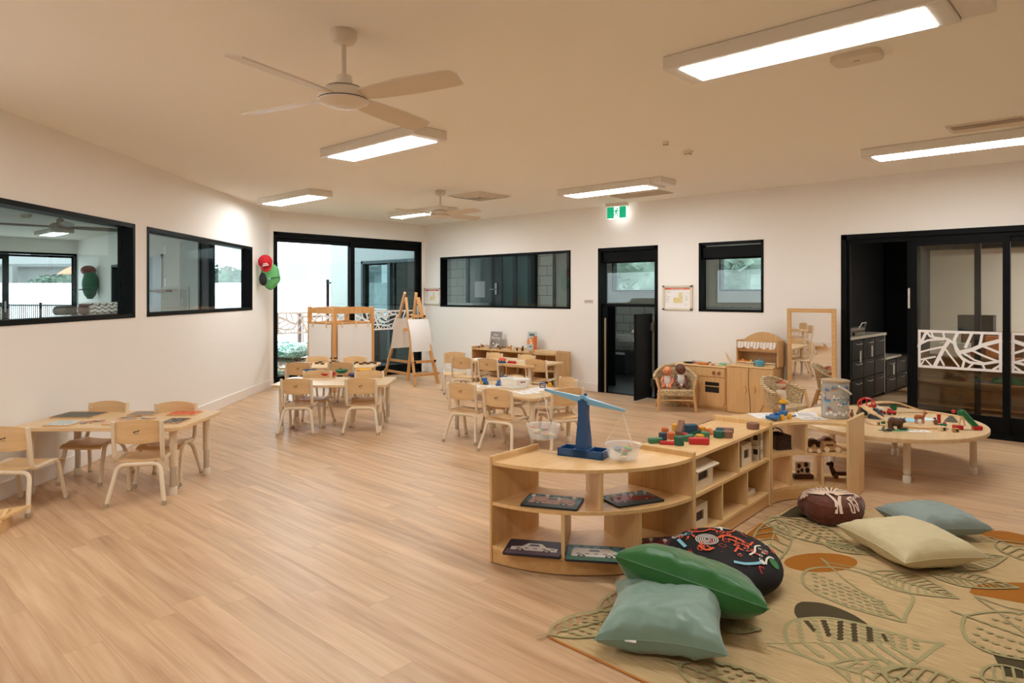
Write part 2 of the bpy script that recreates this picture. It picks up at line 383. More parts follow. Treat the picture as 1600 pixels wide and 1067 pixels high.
def leafband(mb, x0, x1, z0, z1, seed=0, w=.026, L_=.82):
    """branching leaf cut-outs of white film; drawn in local x,y then stood up by mb.T"""
    h_ = z1-z0
    mb.strip([(x0, z1-w/2), (x1, z1-w/2)], w); mb.strip([(x0, z0+w/2), (x1, z0+w/2)], w); mb.strip([(x0+w/2, z0), (x0+w/2, z1)], w); mb.strip([(x1-w/2, z0), (x1-w/2, z1)], w)
    n = max(1, round((x1-x0)/L_)); L_ = (x1-x0)/n
    for k in range(n):
        fl = (k+seed) % 2 and n > 1
        for ww, P in LEAFS:
            Q = []
            for x, y in P:
                yt = 140+(x-80)*.033; yb = 465+(x-80)*.071; u = (x-180)/670; v = max(.03, min(.97, (yb-y)/(yb-yt))); u = max(0, min(1, u))
                Q.append((x0+(k+(1-u if fl else u))*L_, z0+v*h_))
            mb.strip(Q, w*ww*.85)
def clampv(v): return max(0.0, min(1.0, v))
DECAL = M('white_frosted_film', srgb(244,238,234), .7)
STAND = Matrix(((1,0,0,0),(0,0,-1,0),(0,1,0,0),(0,0,0,1)))     # local x,y -> x,z
# ---------------------------------------------------------------- sliding patio door in the far wall (local x = world y)
d1 = thing('door_1', 'black framed sliding glass patio door in the far wall', 'door', (XC, 0, 0), PI/2, kind='structure')
ya, yb = 5.151, 8.058
m = MB(); liner(m, ya, yb, 0, ZD, -.006, .14, .045); m.box(ya, yb, 0, .14, 0, .03); m.box(ya, yb, .02, .12, ZD-.09, ZD-.04); m.build('door_frame', BLACK, d1)
def leaf_panel(root, xa, xb, y, z0, z1, nm='sliding_panel', st=.06, seed=0, gm=GLASS, z2=(.80, 1.14), side=-1, bot=.10, dec=True):
    m = MB(); m.box(xa, xa+st, y-.02, y+.02, z0, z1, .003); m.box(xb-st, xb, y-.02, y+.02, z0, z1, .003)
    m.box(xa, xb, y-.019, y+.019, z1-st, z1); m.box(xa, xb, y-.019, y+.019, z0, z0+bot)
    p = m.build(nm, BLACK, root)
    g = MB(); g.box(xa+st, xb-st, y-.003, y+.003, z0+bot, z1-st); g.build('pane', gm, p)
    if dec:
        b = MB(); b.T = Matrix.Translation((0, y+.0045*side, 0)) @ STAND; leafband(b, xa+st+.005, xb-st-.005, z2[0], z2[1], seed); b.build('leaf_pattern_film', DECAL, p)
    return p
leaf_panel(d1, ya+.045, 6.60, .085, .03, ZD-.09, 'fixed_panel', .06, 1, bot=.12, side=-1)
pS = leaf_panel(d1, 6.54, yb-.045, .035, .03, ZD-.09, 'sliding_panel', .085, 5, glass_mat('far_door_glass', (.66,.72,.72)), bot=.14, side=-1)
m = MB(); m.box(yb-.115, yb-.075, -.03, .015, .98, 1.22, .006); m.box(yb-.12, yb-.07, -.008, .014, 1.24, 1.34, .003); m.build('handle', CHROME, pS)
# ---------------------------------------------------------------- bathroom doorway
d2 = thing('door_2', 'black bathroom doorway with half height gate standing ajar', 'door', (0, YR, 0), 0, kind='structure')
a, b_ = RX[1][0], RX[1][1]
m = MB(); liner(m, a, b_, 0, 2.09, -.006, .15, .05, False); m.box(a, b_, .05, .11, 1.245, 1.285)
m.box(a+.05, a+.10, .02, .10, 0, 1.245); m.build('door_frame', BLACK, d2)
g = MB(); g.box(a+.05, b_-.05, .078, .084, 1.285, 1.86); g.build('transom_pane', GLASS, d2)
m = MB(); m.box(a+.10, a+.125, .012, .03, 0, 1.08, .003); m.box(b_-.075, b_-.052, -.004, .012, .1, 1.08, .003); m.build('edge_strip', M('warm_steel', srgb(170,150,120), .35, metal=.6), d2)
# gate leaf, hinged on the right jamb and swung toward the room
gp = G(992, 629.5); hx, hy = b_-.10, YR-.01
ga = math.atan2(gp.y-hy, gp.x-hx); gl_ = math.hypot(gp.y-hy, gp.x-hx)
gt = MB(); gt.box(0, gl_, -.018, .018, .03, 1.16, .004)
gate = gt.build('gate_leaf', BLACKP, d2, loc=(hx, hy-YR, 0), rz=ga)
m = MB(); m.cb((.03, .03, .22), (.05, .03, .10), .004); m.cb((.03, .03, .98), (.05, .03, .10), .004); m.build('hinge', CHROME, gate)
m = MB(); m.T = TR(gl_-.05, -.035, .93, rx=PI/2); m.lathe([(.02, -.02), (.022, 0), (.02, .02)], 12); m.T = Matrix(); m.cb((gl_-.02, -.022, .82), (.03, .012, .05), .003); m.build('latch', CHROME, gate)
# ---------------------------------------------------------------- wide sliding doors on the right
d3 = thing('door_3', 'wide black framed sliding doors with white leaf film on the right wall', 'door', (0, YR, 0), 0, kind='structure')
a, b_ = RX[3][0], RX[3][1]
m = MB(); liner(m, a, b_, 0, 2.087, -.008, .15, .055); m.box(a, b_, -.01, .15, 0, .045); m.box(a+.05, b_, .02, .14, 1.99, 2.04)
m.box(a+.055, a+.085, .03, .045, 0, 1.99); m.build('door_frame', BLACK, d3)
GLR = glass_mat('right_door_glass', (.92,.93,.90))
x1, _ = WR(1424, 400); x2, _ = WR(1446, 400); x3, _ = WR(1567, 400); x4, _ = WR(1434, 400)
p1 = leaf_panel(d3, x4-.07, x3+.055, .035, .045, 1.99, 'sliding_panel', .06, 3, GLR, z2=(.655, 1.05), bot=.17)
p2 = leaf_panel(d3, x1-.055, x3+.03-.22, .085, .045, 1.99, 'sliding_panel', .055, 8, GLR, z2=(.655, 1.05), bot=.17, dec=False)
m = MB(); m.box(x1-.048, x1-.018, .045, .065, 1.27, 1.49, .006); m.build('handle', CHROME, p2)
p3 = leaf_panel(d3, x3, b_-.055, .06, .045, 1.99, 'fixed_panel', .055, 11, GLR, z2=(.655, 1.05), bot=.17, side=-1)
# ================================================================ CEILING LIGHTS
def ceiling_light(x, y, label, aux=False, L=1.14, Wd=.262):
    t = thing('ceiling_light', label, 'ceiling light', (x, y, H), 0, 'surface mounted batten lights on the playroom ceiling')
    m = MB(); e = .085; hh = .075
    m.box(-L/2-e, L/2+e, -Wd/2-.035, Wd/2+.035, -hh, -.001, .005)
    m.build('housing', WHITEM, t)
    if aux: m = MB(); m.box(L/2+e+.002, L/2+e+.13, -Wd/2-.035, Wd/2+.035, -hh+.012, -.001, .004); m.build('end_box', WHITEM, t)
    d = MB(); d.box(-L/2, L/2, -Wd/2, Wd/2, -hh-.003, -hh+.002); d.build('diffuser', LENS, t)
    return t
ceiling_light(-1.26, 3.41, 'large bright batten light nearest the viewer at upper right', True)
ceiling_light(-4.68, 3.41, 'bright batten light hanging just below the large ceiling fan')
ceiling_light(-8.06, 4.52, 'bright batten light close to the left wall and patio door corner')
ceiling_light(-8.10, 6.66, 'bright batten light partly hidden by the small distant fan')
ceiling_light(-4.64, 6.66, 'bright batten light directly above the green exit sign', True)
ceiling_light(-1.20, 6.66, 'bright batten light above the wide black sliding doors')
for x, y in ((-1.3, -.1), (-4.0, .2)): ceiling_light(x, y, 'unseen batten light added on the ceiling outside the pictured area')  # extra battens added out of view to help light the playroom
# ================================================================ ROOMS BEYOND
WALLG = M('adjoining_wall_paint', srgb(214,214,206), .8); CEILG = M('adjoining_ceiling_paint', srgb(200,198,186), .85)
TILE = None
def tile_mat(name, c, g, sx, sz, axis='x'):
    m, nt, b = NT(name); N = nt.nodes.new; L = nt.links.new
    tc = N('ShaderNodeTexCoord'); sp = N('ShaderNodeSeparateXYZ'); L(tc.outputs['Object'], sp.inputs[0]); cb = N('ShaderNodeCombineXYZ')
    L(sp.outputs[0 if axis == 'x' else 1], cb.inputs[0]); L(sp.outputs[2], cb.inputs[1])
    br = N('ShaderNodeTexBrick'); br.inputs['Color1'].default_value = c; br.inputs['Color2'].default_value = c; br.inputs['Mortar'].default_value = g
    br.inputs['Scale'].default_value = 1; br.inputs['Brick Width'].default_value = sx; br.inputs['Row Height'].default_value = sz; br.inputs['Mortar Size'].default_value = .006
    L(cb.outputs[0], br.inputs['Vector']); L(br.outputs[0], b.inputs['Base Color']); b.inputs['Roughness'].default_value = .4; return m
TILEG = tile_mat('pale_wall_tile', srgb(196,200,196), srgb(120,124,120), .3, .15)
BLOCK = tile_mat('painted_block', srgb(176,172,158), srgb(104,102,92), .4, .2)
BLOCKW = tile_mat('white_block', srgb(222,222,212), srgb(130,130,120), .4, .2)
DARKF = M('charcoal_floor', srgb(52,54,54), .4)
# --- adjoining room to the left
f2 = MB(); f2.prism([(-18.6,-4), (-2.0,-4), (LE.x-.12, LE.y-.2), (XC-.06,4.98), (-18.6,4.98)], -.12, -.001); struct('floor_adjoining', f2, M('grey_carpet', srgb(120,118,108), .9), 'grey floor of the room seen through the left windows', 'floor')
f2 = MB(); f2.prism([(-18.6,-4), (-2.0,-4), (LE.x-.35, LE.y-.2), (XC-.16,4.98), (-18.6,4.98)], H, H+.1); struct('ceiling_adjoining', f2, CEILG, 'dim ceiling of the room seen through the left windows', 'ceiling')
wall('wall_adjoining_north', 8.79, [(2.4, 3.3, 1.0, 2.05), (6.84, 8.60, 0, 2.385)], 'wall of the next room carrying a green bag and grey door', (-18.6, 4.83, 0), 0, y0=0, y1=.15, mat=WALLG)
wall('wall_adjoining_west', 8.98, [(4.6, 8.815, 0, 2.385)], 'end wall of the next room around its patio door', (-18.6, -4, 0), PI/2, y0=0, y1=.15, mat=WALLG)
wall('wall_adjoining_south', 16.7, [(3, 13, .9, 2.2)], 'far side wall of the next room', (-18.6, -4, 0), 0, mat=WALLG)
r6 = thing('door_4', 'black framed patio door at the end of the next room', 'door', (-18.6, 0, 0), PI/2, kind='structure')
m = MB(); liner(m, .6, 4.815, 0, 2.385, 0, .15, .05); m.build('door_frame', BLACK, r6)
leaf_panel(r6, .65, 3.5, .05, .03, 2.33, 'sliding_panel', .12, 21); leaf_panel(r6, 3.42, 4.78, .10, .03, 2.33, 'fixed_panel', .05, 22, dec=False)
m = MB(); m.cb((3.43, .02, 1.15), (.03, .05, .24), .005); m.build('handle', CHROME, r6)
r6 = thing('door_5', 'black framed patio door of the next room beside its grey wall', 'door', (0, 4.83, 0), 0, kind='structure')
m = MB(); liner(m, -11.76, -10.0, 0, 2.385, 0, .15, .06); m.box(-11.76, -11.38, .02, .10, 0, 2.385); m.build('door_frame', BLACK, r6)
leaf_panel(r6, -11.42, -10.06, .10, .03, 2.33, 'sliding_panel', .05, 23, dec=False)
r6 = thing('window_6', 'narrow black framed window right of the green bag', 'window', (0, 4.83, 0), 0, kind='structure')
m = MB(); liner(m, -16.2, -15.3, 1.0, 2.05, 0, .15, .05); m.build('window_frame', BLACK, r6); m = MB(); m.box(-16.15, -15.35, .09, .096, 1.05, 2.0); m.build('pane', GLASS, r6)
r6 = thing('door_6', 'pale grey flush door in the next room', 'door', (-14.06, 4.83, 0), 0, kind='structure')
m = MB(); m.box(0, .72, -.03, 0, 0, 2.12, .004); m.build('door_leaf', M('grey_door', srgb(168,176,184), .5), r6); m = MB(); m.box(-.05, 0, -.04, 0, 0, 2.16); m.box(.72, .77, -.04, 0, 0, 2.16); m.box(-.05, .77, -.04, 0, 2.12, 2.16); m.build('door_frame', M('grey_door_frame', srgb(190,194,196), .5), r6)
for k, (px, py) in enumerate([(251.5, 441), (258.5, 441), (258.5, 391.5)]):
    x, z = WR(px, py, 4.83); s_ = thing('light_switch', ['white switch plate nearest the grey door in the next room', 'white switch plate second from the grey door in the next room', 'small white thermostat high on the next room wall'][k], 'switch', (x, 4.83, z), 0)
    m = MB(); m.box(-.04, .04, -.012, 0, -.07, .07, .004); m.build('plate', WHITEP, s_); m = MB(); m.box(-.015, .015, -.018, -.012, -.02, .03, .002); m.build('rocker', CREAMP, s_)
x, z = WR(258, 453, 4.83); t = thing('wall_ledge', 'slim grey-brown ledge on the wall beneath the switch plates', 'ledge', (x, 4.83, z)); m = MB(); m.box(-.42, .42, -.14, 0, -.035, 0, .004); m.build('board', M('taupe', srgb(150,140,120), .6), t); m = MB(); m.box(-.3, .3, -.03, 0, -.06, -.035); m.build('bracket', M('taupe', None), t)
x, z = WR(275, 464, 4.83); t = thing('pinboard', 'pale framed board low on the next room wall', 'board', (x, 4.83, z-.02)); m = MB(); m.box(-.6, .6, -.03, 0, -.24, .2, .004); m.build('frame', WALLG, t); m = MB(); m.box(-.56, .56, -.034, -.03, -.2, .16); m.build('panel', M('pin_felt', srgb(196,194,184), .9), t)
# next room: fan, light, bag, furniture tops
def ceiling_fan(name, loc, label, nb=4, rad=.66, rot=0, mat=WHITEM, drop=.35, group='ceiling fans', pitch=-14, bmat=None):
    """origin on the ceiling"""
    t = thing(name, label, 'ceiling fan', loc, rot, group)
    m = MB(); m.lathe([(.062, 0), (.066, -.012), (.066, -.035), (.052, -.058), (.022, -.068)], 28); m.build('canopy', mat, t)
    m = MB(); m.lathe([(.013, -.06), (.013, -drop+.06)], 14); m.build('downrod', mat, t)
    m = MB(); m.lathe([(.026, -drop+.085), (.040, -drop+.08), (.044, -drop+.03), (.085, -drop+.022), (.112, -drop+.004), (.122, -drop-.024), (.122, -drop-.034)], 36); b = m.build('motor_housing', mat, t)
    m = MB(); m.lathe([(.121, -drop-.039), (.119, -drop-.046), (.085, -drop-.062), (.04, -drop-.069), (.001, -drop-.070)], 36); m.build('end_cap', mat, t)
    m = MB(); m.lathe([(.1185, -drop-.033), (.1185, -drop-.040)], 36); m.lathe([(.0865, -drop+.0235), (.092, -drop+.0185)], 36, False, False); m.build('seam', M('fan_seam', srgb(40,34,28), .6), b)
    for k in range(nb):
        m = MB(); m.T = TR(0, 0, -drop-.022, rz=2*PI*k/nb) @ Matrix.Rotation(R(pitch), 4, 'X')
        out = []
        for (x, y) in [(.12, -.045), (.20, -.058), (.40, -.070), (.60, -.066), (rad, -.058)]: out.append((x, y))
        for (x, y) in [(rad+.020, -.02), (rad+.005, .056), (.60, .062), (.40, .066), (.20, .056), (.12, .045)]: out.append((x, y))
        m.prism(out, -.004, .004); m.build('blade', bmat or mat, t)
    return t
FANGREY = M('fan_grey', srgb(120,112,98), .5)
p = AT(94, 352, 8.9); ceiling_fan('ceiling_fan', (p.x, p.y, H), 'grey ceiling fan in the next room seen through the left window', rot=R(-5), mat=FANGREY, drop=H-p.z)
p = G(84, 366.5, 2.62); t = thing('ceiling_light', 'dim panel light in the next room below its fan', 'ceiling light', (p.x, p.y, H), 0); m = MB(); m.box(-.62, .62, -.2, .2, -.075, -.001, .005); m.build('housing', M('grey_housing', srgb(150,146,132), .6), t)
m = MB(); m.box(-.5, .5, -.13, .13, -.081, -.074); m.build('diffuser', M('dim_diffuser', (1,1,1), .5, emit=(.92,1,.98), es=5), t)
p = G(40, 343, 2.62); t = thing('smoke_alarm', 'round detector on the ceiling of the next room', 'detector', (p.x, p.y, H)); m = MB(); m.lathe([(.08, -.001), (.08, -.03), (.05, -.055), (.001, -.06)], 20); m.build('body', M('grey_det', srgb(170,166,150), .6), t)
GREENF = M('green_bag_fabric', srgb(74,140,84), .85, var=.25, vscale=18, bump=.4, bscale=30); DGREEN = M('dark_green_fabric', srgb(38,92,64), .85, var=.3, vscale=14); REDF = M('red_cap_fabric', srgb(190,14,28), .8); DREDF = M('dull_red_fabric', srgb(120,52,48), .8); BLK = M('black_mesh', (.01,.012,.014), .7)
def droop_bag(m, w_, h_, d_, seed=1):
    """bag hanging against y=0 plane, front toward -y; origin at top centre"""
    def fn(u, v):
        a = u*2*PI; hh = v; rr = (.25+.75*math.sin(PI*min(1, .18+hh*.72))**.8)*(1-.35*max(0, hh-.85)/.15)
        n_ = noise.noise(Vector((math.cos(a)*1.5+seed, math.sin(a)*1.5, hh*3)))*.12
        x = math.cos(a)*w_/2*rr*(1+n_); y = -d_/2+math.sin(a)*d_/2*rr*(1+n_)
        return (x, min(-.002, y), -hh*h_)
    m.grid(fn, 28, 16)
x, z = WR(153, 443, 4.83); t = thing('drawstring_bag', 'dark green bag hanging in the next room, seen through the left window', 'bag', (x, 4.83, z+.24), 0)
m = MB(); droop_bag(m, .36, .58, .30, 3); m.build('sack', DGREEN, t); m = MB(); m.tube([(-.22, -.18, -.36), (-.1, -.34, -.38), (.1, -.34, -.38), (.22, -.18, -.36)], .012, 6); m.build('strap', BLK, t)
t = thing('sun_hat', 'faded red cap above the dark green bag in the next room', 'cap', (x-.10, 4.83, z+.27), 0); m = MB(); m.ell((0, -.16, .02), (.15, .15, .11), 14, 9); m.build('crown', DREDF, t); m = MB(); m.T = TR(.1, -.12, .02, rx=R(60)); m.disc((0, 0), .09, .07, 14); m.build('brim', DREDF, t)
t = thing('storage_cabinet', 'tall cabinet top just above the sill of the nearest window', 'cabinet', (AT(150, 486, 7.6).x, AT(150, 486, 7.6).y, 0), R(-40)); m = MB(); m.box(-.75, .75, -.2, .2, .06, 1.19, .006); m.build('carcass', M('taupe2', srgb(130,118,98), .6), t); m = MB(); m.box(-.7, .7, -.18, .18, 0, .06); m.build('plinth', BLACKP, t)
for _k in (-1,1): m = MB(); m.box(_k*.37-.355, _k*.37+.355, .2, .215, .1, 1.15, .003); m.build('door', M('taupe2', None), t)
def wavemat():
    m_, nt, b = NT('wavy_print'); N = nt.nodes.new; L = nt.links.new; tc = N('ShaderNodeTexCoord'); sp = N('ShaderNodeSeparateXYZ'); L(tc.outputs['Object'], sp.inputs[0])
    def mt(op, a, c): 
        n = N('ShaderNodeMath'); n.operation = op
        for i, q in enumerate((a, c)):
            if q is None: continue
            if isinstance(q, (int, float)): n.inputs[i].default_value = q
            else: L(q, n.inputs[i])
        return n.outputs[0]
    s1 = mt('ABSOLUTE', mt('SINE', mt('MULTIPLY', sp.outputs[0], 20.0), None), None); f = mt('FRACT', mt('ADD', mt('MULTIPLY', sp.outputs[2], 24.0), mt('MULTIPLY', s1, .5)), None)
    g = mt('LESS_THAN', f, .28); mx = N('ShaderNodeMix'); mx.data_type = 'RGBA'; mx.inputs[6].default_value = srgb(236,228,218); mx.inputs[7].default_value = srgb(70,48,44); L(g, mx.inputs[0]); L(mx.outputs[2], b.inputs['Base Color']); b.inputs['Roughness'].default_value = .9; return m_
p = AT(157, 485, 7.6); t = thing('wavy_cushion', 'white cushion with brown wavy lines on the cabinet in the next room', 'cushion', (p.x, p.y, 1.19), R(-40)); m = MB(); m.box(-.50, .36, -.09, .09, 0, .14, .035); m.build('cover', wavemat(), t); m = MB(); m.ell((.37, 0, .07), (.045, .06, .06)); m.ell((-.51, 0, .04), (.03, .05, .035)); m.build('end_panel', M('brown_leather', srgb(110,76,62), .6), t)
p = AT(104, 486, 7.6); t = thing('grey_bolster', 'olive grey rounded bolster left of the wavy cushion', 'cushion', (p.x, p.y, 1.19), R(-40)); m = MB(); m.box(-.22, .14, -.09, .09, 0, .10, .03); m.build('cover', M('olive_grey', srgb(98,92,80), .9), t)
for k, (x, y) in enumerate([(-13.2, 1.6), (-8.6, .4)]):  # two more panels, out of view, added to brighten the next room
    t = thing('ceiling_light', 'unseen panel light added to brighten the next room', 'ceiling light', (x, y, H), 0, 'unseen panel lights added to the next room'); m = MB(); m.box(-.62, .62, -.2, .2, -.075, -.001, .005); m.build('housing', M('grey_housing', None), t)
    m = MB(); m.box(-.5, .5, -.13, .13, -.081, -.074); m.build('diffuser', M('dim_diffuser', None), t)
# --- outdoors
TURF = M('green_turf', srgb(150,178,160), .95, var=.2, vscale=3, bump=.3, bscale=200); PAVE = M('pale_concrete', srgb(214,214,212), .8, var=.05, vscale=2)
g_ = MB(); g_.box(-60, 20, -40, 60, -.3, -.14); struct('terrain', g_, PAVE, 'pale ground outside the building', 'ground')
g_ = MB(); g_.prism([(XC-.15, 4.98), (XC-.15, 8.0), (-15.5, 8.0), (-15.5, 4.98)], -.13, -.02); struct('terrain_patio', g_, TURF, 'soft green turf outside the patio door', 'turf')
g_ = MB(); g_.beam((-36, 2, .85), (-13, 22, .85), .3, 2.0); struct('wall_boundary', g_, M('white_render', srgb(236,238,238), .8), 'white rendered boundary wall beyond the patio', 'wall')
HEDGE = M('pale_foliage', srgb(96,112,98), .9, var=.3, vscale=6)
def tree(name, loc, w_, h_, label, seed, trunk=1.0, mat=HEDGE, group='trees outside'):
    t = thing(name, label, 'tree', loc, 0, group); rnd = random.Random(seed)
    m = MB()
    for k in range(520):
        a = rnd.random()*2*PI; ph = math.acos(2*rnd.random()-1); rr = rnd.uniform(.72, 1.0)+noise.noise(Vector((math.cos(a)*2+seed, math.sin(a)*2, ph)))*.35
        c = Vector((math.cos(a)*math.sin(ph)*w_/2*rr, math.sin(a)*math.sin(ph)*w_/2*rr, trunk+h_/2+math.cos(ph)*h_/2*rr)); s_ = w_*.075*rnd.uniform(.6, 1.3)
        m.T = Matrix.Translation(c) @ Matrix.Rotation(rnd.random()*6, 4, 'Z') @ Matrix.Rotation(rnd.random()*3, 4, 'X'); m._add([(-s_, 0, 0), (0, -s_*.5, 0), (s_, 0, 0), (0, s_*.5, 0)], [(0,1,2,3)])
    m.T = Matrix(); m.ell((0, 0, trunk+h_/2), (w_*.36, w_*.36, h_*.38), 12, 8); m.build('foliage', mat, t)
    m = MB(); m.tube([(0, 0, 0), (.05, 0, trunk*.6), (0, .05, trunk+h_*.4)], [.12, .09, .05], 8); m.build('trunk', DARKW, t); return t
for k, (px, py, Y, w_, h_) in enumerate([(345, 437, 36, 2.4, 1.3), (376, 440, 36, 1.6, 1.0), (322, 443, 38, 1.5, .9), (76, 445, 31, 1.5, .9), (106, 444, 31, 1.6, 1.0)]):
    p = AT(px, py, Y); tree('leafy_tree', (p.x, p.y, -.14), w_, h_, ['pale bushy tree over the boundary wall, taller of three', 'pale bushy tree right of the tallest one over the boundary wall', 'small pale shrub over the left end of the boundary wall', 'green hedge tree left of the white building gable', 'green hedge tree beside the end patio door'][k], k, trunk=p.z+.14-h_/2)
# hills far away
hl = MB(); pts = []
for k in range(25):
    px = 380+k*9; p = AT(px, 409+4*math.sin(k*.35)+3*math.sin(k*.9), 120); pts.append(p)
hl.T = Matrix()
for i in range(24): hl._add([(pts[i].x, pts[i].y, 0), (pts[i+1].x, pts[i+1].y, 0), tuple(pts[i+1]), tuple(pts[i]), (pts[i].x*1.1, pts[i].y*1.1, 0), (pts[i+1].x*1.1, pts[i+1].y*1.1, 0)], [(0,1,2,3), (3,2,5,4)])
struct('hills', hl, M('hazy_hill', srgb(140,143,143), 1), 'faint hazy hills on the horizon beyond the patio', 'hills')
# white building beyond the end patio door
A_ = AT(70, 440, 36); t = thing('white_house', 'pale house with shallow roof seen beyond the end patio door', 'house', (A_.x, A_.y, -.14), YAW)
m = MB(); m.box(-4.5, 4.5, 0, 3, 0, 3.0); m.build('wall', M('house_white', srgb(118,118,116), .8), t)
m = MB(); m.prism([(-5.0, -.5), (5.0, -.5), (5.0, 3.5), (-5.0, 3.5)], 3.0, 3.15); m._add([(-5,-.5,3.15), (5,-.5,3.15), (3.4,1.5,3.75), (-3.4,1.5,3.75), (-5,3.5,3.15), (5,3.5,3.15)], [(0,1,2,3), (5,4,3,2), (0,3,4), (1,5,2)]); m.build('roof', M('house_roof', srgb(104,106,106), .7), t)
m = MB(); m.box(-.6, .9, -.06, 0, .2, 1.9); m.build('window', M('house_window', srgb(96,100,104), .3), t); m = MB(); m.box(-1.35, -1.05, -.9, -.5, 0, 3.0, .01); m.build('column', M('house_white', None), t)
p = AT(113, 424, 26); t = thing('garden_parasol', 'orange parasol top beyond the end patio door', 'parasol', (p.x, p.y, -.14)); m = MB(); m.T = TR(0, 0, p.z+.14); m.lathe([(.5, -.10), (.25, .08), (.02, .2)], 8, False); m.build('canopy', M('terracotta_cloth', srgb(206,128,96), .8), t); m = MB(); m.lathe([(.03, 0), (.03, p.z+.3)], 10); m.build('pole', WHITEM, t)
def fence(name, a, b, z0, z1, n, label, posts=2, mat=BLACKP):
    t = thing(name, label, 'fence', (a.x, a.y, 0), math.atan2(b.y-a.y, b.x-a.x)); L_ = (b-a).length
    m = MB(); m.box(0, L_, -.015, .015, z1-.06, z1-.02); m.box(0, L_, -.015, .015, z0, z0+.04); m.build('rail', mat, t)
    m = MB()
    for k in range(n): x = L_*(k+.5)/n; m.box(x-.008, x+.008, -.008, .008, z0, z1)
    o = m.build('pickets', mat, t); o['kind'] = 'stuff'
    for k in range(posts): x = L_*k/(posts-1); q = MB(); q.box(x-.03, x+.03, -.03, .03, -.13, z1+.05, .004); q.build('post', mat, t)
    return t
a = AT(512, 480, 17.5); b = AT(560, 480, 15.5); fence('picket_fence', a, b, .0, 1.75, 11, 'tall dark picket fence left of the patio door post')
a = AT(-60, 476, 22); b = AT(128, 476, 21); fence('pool_fence', a, b, .2, 1.12, 60, 'low black pool fence outside the end patio door', 4)
a = AT(430, 480, 14.6); b = AT(500, 480, 15.4)
fence('slatted_fence', a+Vector((1.0,0,0)), a+Vector((1.0,1.2,0)), -.13, 1.0, 8, 'low brown slatted fence beyond the turf', 2, M('fence_brown', srgb(150,110,104), .7))
def pillow_fn(w_, d_, h_, seed=0, pinch=.16, cr=.02, sag=0, pw=.42):
    def fn(u, v, s_=1):
        x = 2*u-1; y = 2*v-1
        ex = (1-abs(x)**2.6); ey = (1-abs(y)**2.6); hh = max(0, ex*ey)**pw
        px = x*(1-pinch*(1-y*y)*abs(x)**2*1.0+pinch*.0); py = y*(1-pinch*(1-x*x)*abs(y)**2)
        n_ = noise.noise(Vector((x*2.2+seed, y*2.2, seed*.7)))*cr*2+noise.noise(Vector((x*5+seed, y*5, 3)))*cr
        edge = min(1, (1-max(abs(x), abs(y)))*4)
        wr = (noise.noise(Vector((x*9+seed*3, y*2.5, seed)))+noise.noise(Vector((x*2.5, y*9+seed, seed))))*cr*(1-edge*.6)*min(1, hh*3)
        return (px*w_/2, py*d_/2, s_*(hh*h_/2)+(n_+wr)*min(1, hh*2)*1.0)
    return fn
def pillow(m, w_, d_, h_, seed=0, n=40, **k):
    f = pillow_fn(w_, d_, h_, seed, **k)
    m.grid(lambda u, v: f(u, v, 1), n, n); m.grid(lambda u, v: f(1-u, v, -1), n, n)
def floralmat(name, cols, sc=6):
    m_, nt, b = NT(name); N = nt.nodes.new; L = nt.links.new; tc = N('ShaderNodeTexCoord'); v = N('ShaderNodeTexNoise'); v.inputs['Scale'].default_value = sc; v.inputs['Distortion'].default_value = 1.5; L(tc.outputs['Object'], v.inputs['Vector'])
    cr = N('ShaderNodeValToRGB'); cr.color_ramp.interpolation = 'CONSTANT'; e = cr.color_ramp.elements; e[0].color = cols[0]; e[0].position = 0; e[1].position = .42; e[1].color = cols[1]
    for i, c in enumerate(cols[2:]): x = e.new(.50+.07*i); x.color = c
    L(v.outputs['Fac'], cr.inputs[0]); L(cr.outputs[0], b.inputs['Base Color']); b.inputs['Roughness'].default_value = .9; return m_
_d = ray(449); p = Vector((_d[0], _d[1], 0))*(-11.15/_d[0]); t = thing('outdoor_cushion', 'large teal leaf print cushion outside, on top of the pink one', 'cushion', (p.x-.1, p.y, .435), .3, 'printed floor cushions outside'); m = MB(); pillow(m, 1.2, 1.0, .26, 3, 26); m.build('cover', floralmat('teal_leaf_print', [srgb(20,120,104), srgb(226,236,230), srgb(40,150,130), srgb(220,230,226)], 5), t)
t = thing('outdoor_cushion', 'large pink and green floral cushion outside, beneath the teal one', 'cushion', (p.x-.1, p.y, .14), .2, 'printed floor cushions outside'); m = MB(); pillow(m, 1.4, 1.15, .28, 8, 26); m.build('cover', floralmat('pink_floral_print', [srgb(150,60,70), srgb(228,220,214), srgb(120,140,100), srgb(230,222,216), srgb(190,90,90)], 7), t)
# wing of the building seen through the right pane of the patio door
wall('wall_wing', 3.1, [(1.1, 3.0, 0, 2.1)], 'grey outer wall of the neighbouring wing seen through the patio door', (-12.9, YR, 0), 0, y0=0, y1=WT, mat=M('wing_render', srgb(170,176,176), .8), h=3.4)
r6 = thing('door_7', 'dark framed glass door in the neighbouring wing', 'door', (0, YR, 0), 0, kind='structure'); m = MB(); liner(m, -11.8, -9.92, 0, 2.1, -.01, .15, .06); m.box(-10.95, -10.87, .02, .1, 0, 2.1); m.build('door_frame', M('blue_grey_frame', srgb(62,76,80), .5), r6); leaf_panel(r6, -11.74, -10.9, .07, .03, 2.04, 'sliding_panel', .03, 31, GLASSD); m = MB(); m.box(-10.87, -9.98, .10, .106, .05, 2.04); m.build('pane', GLASSD, r6)
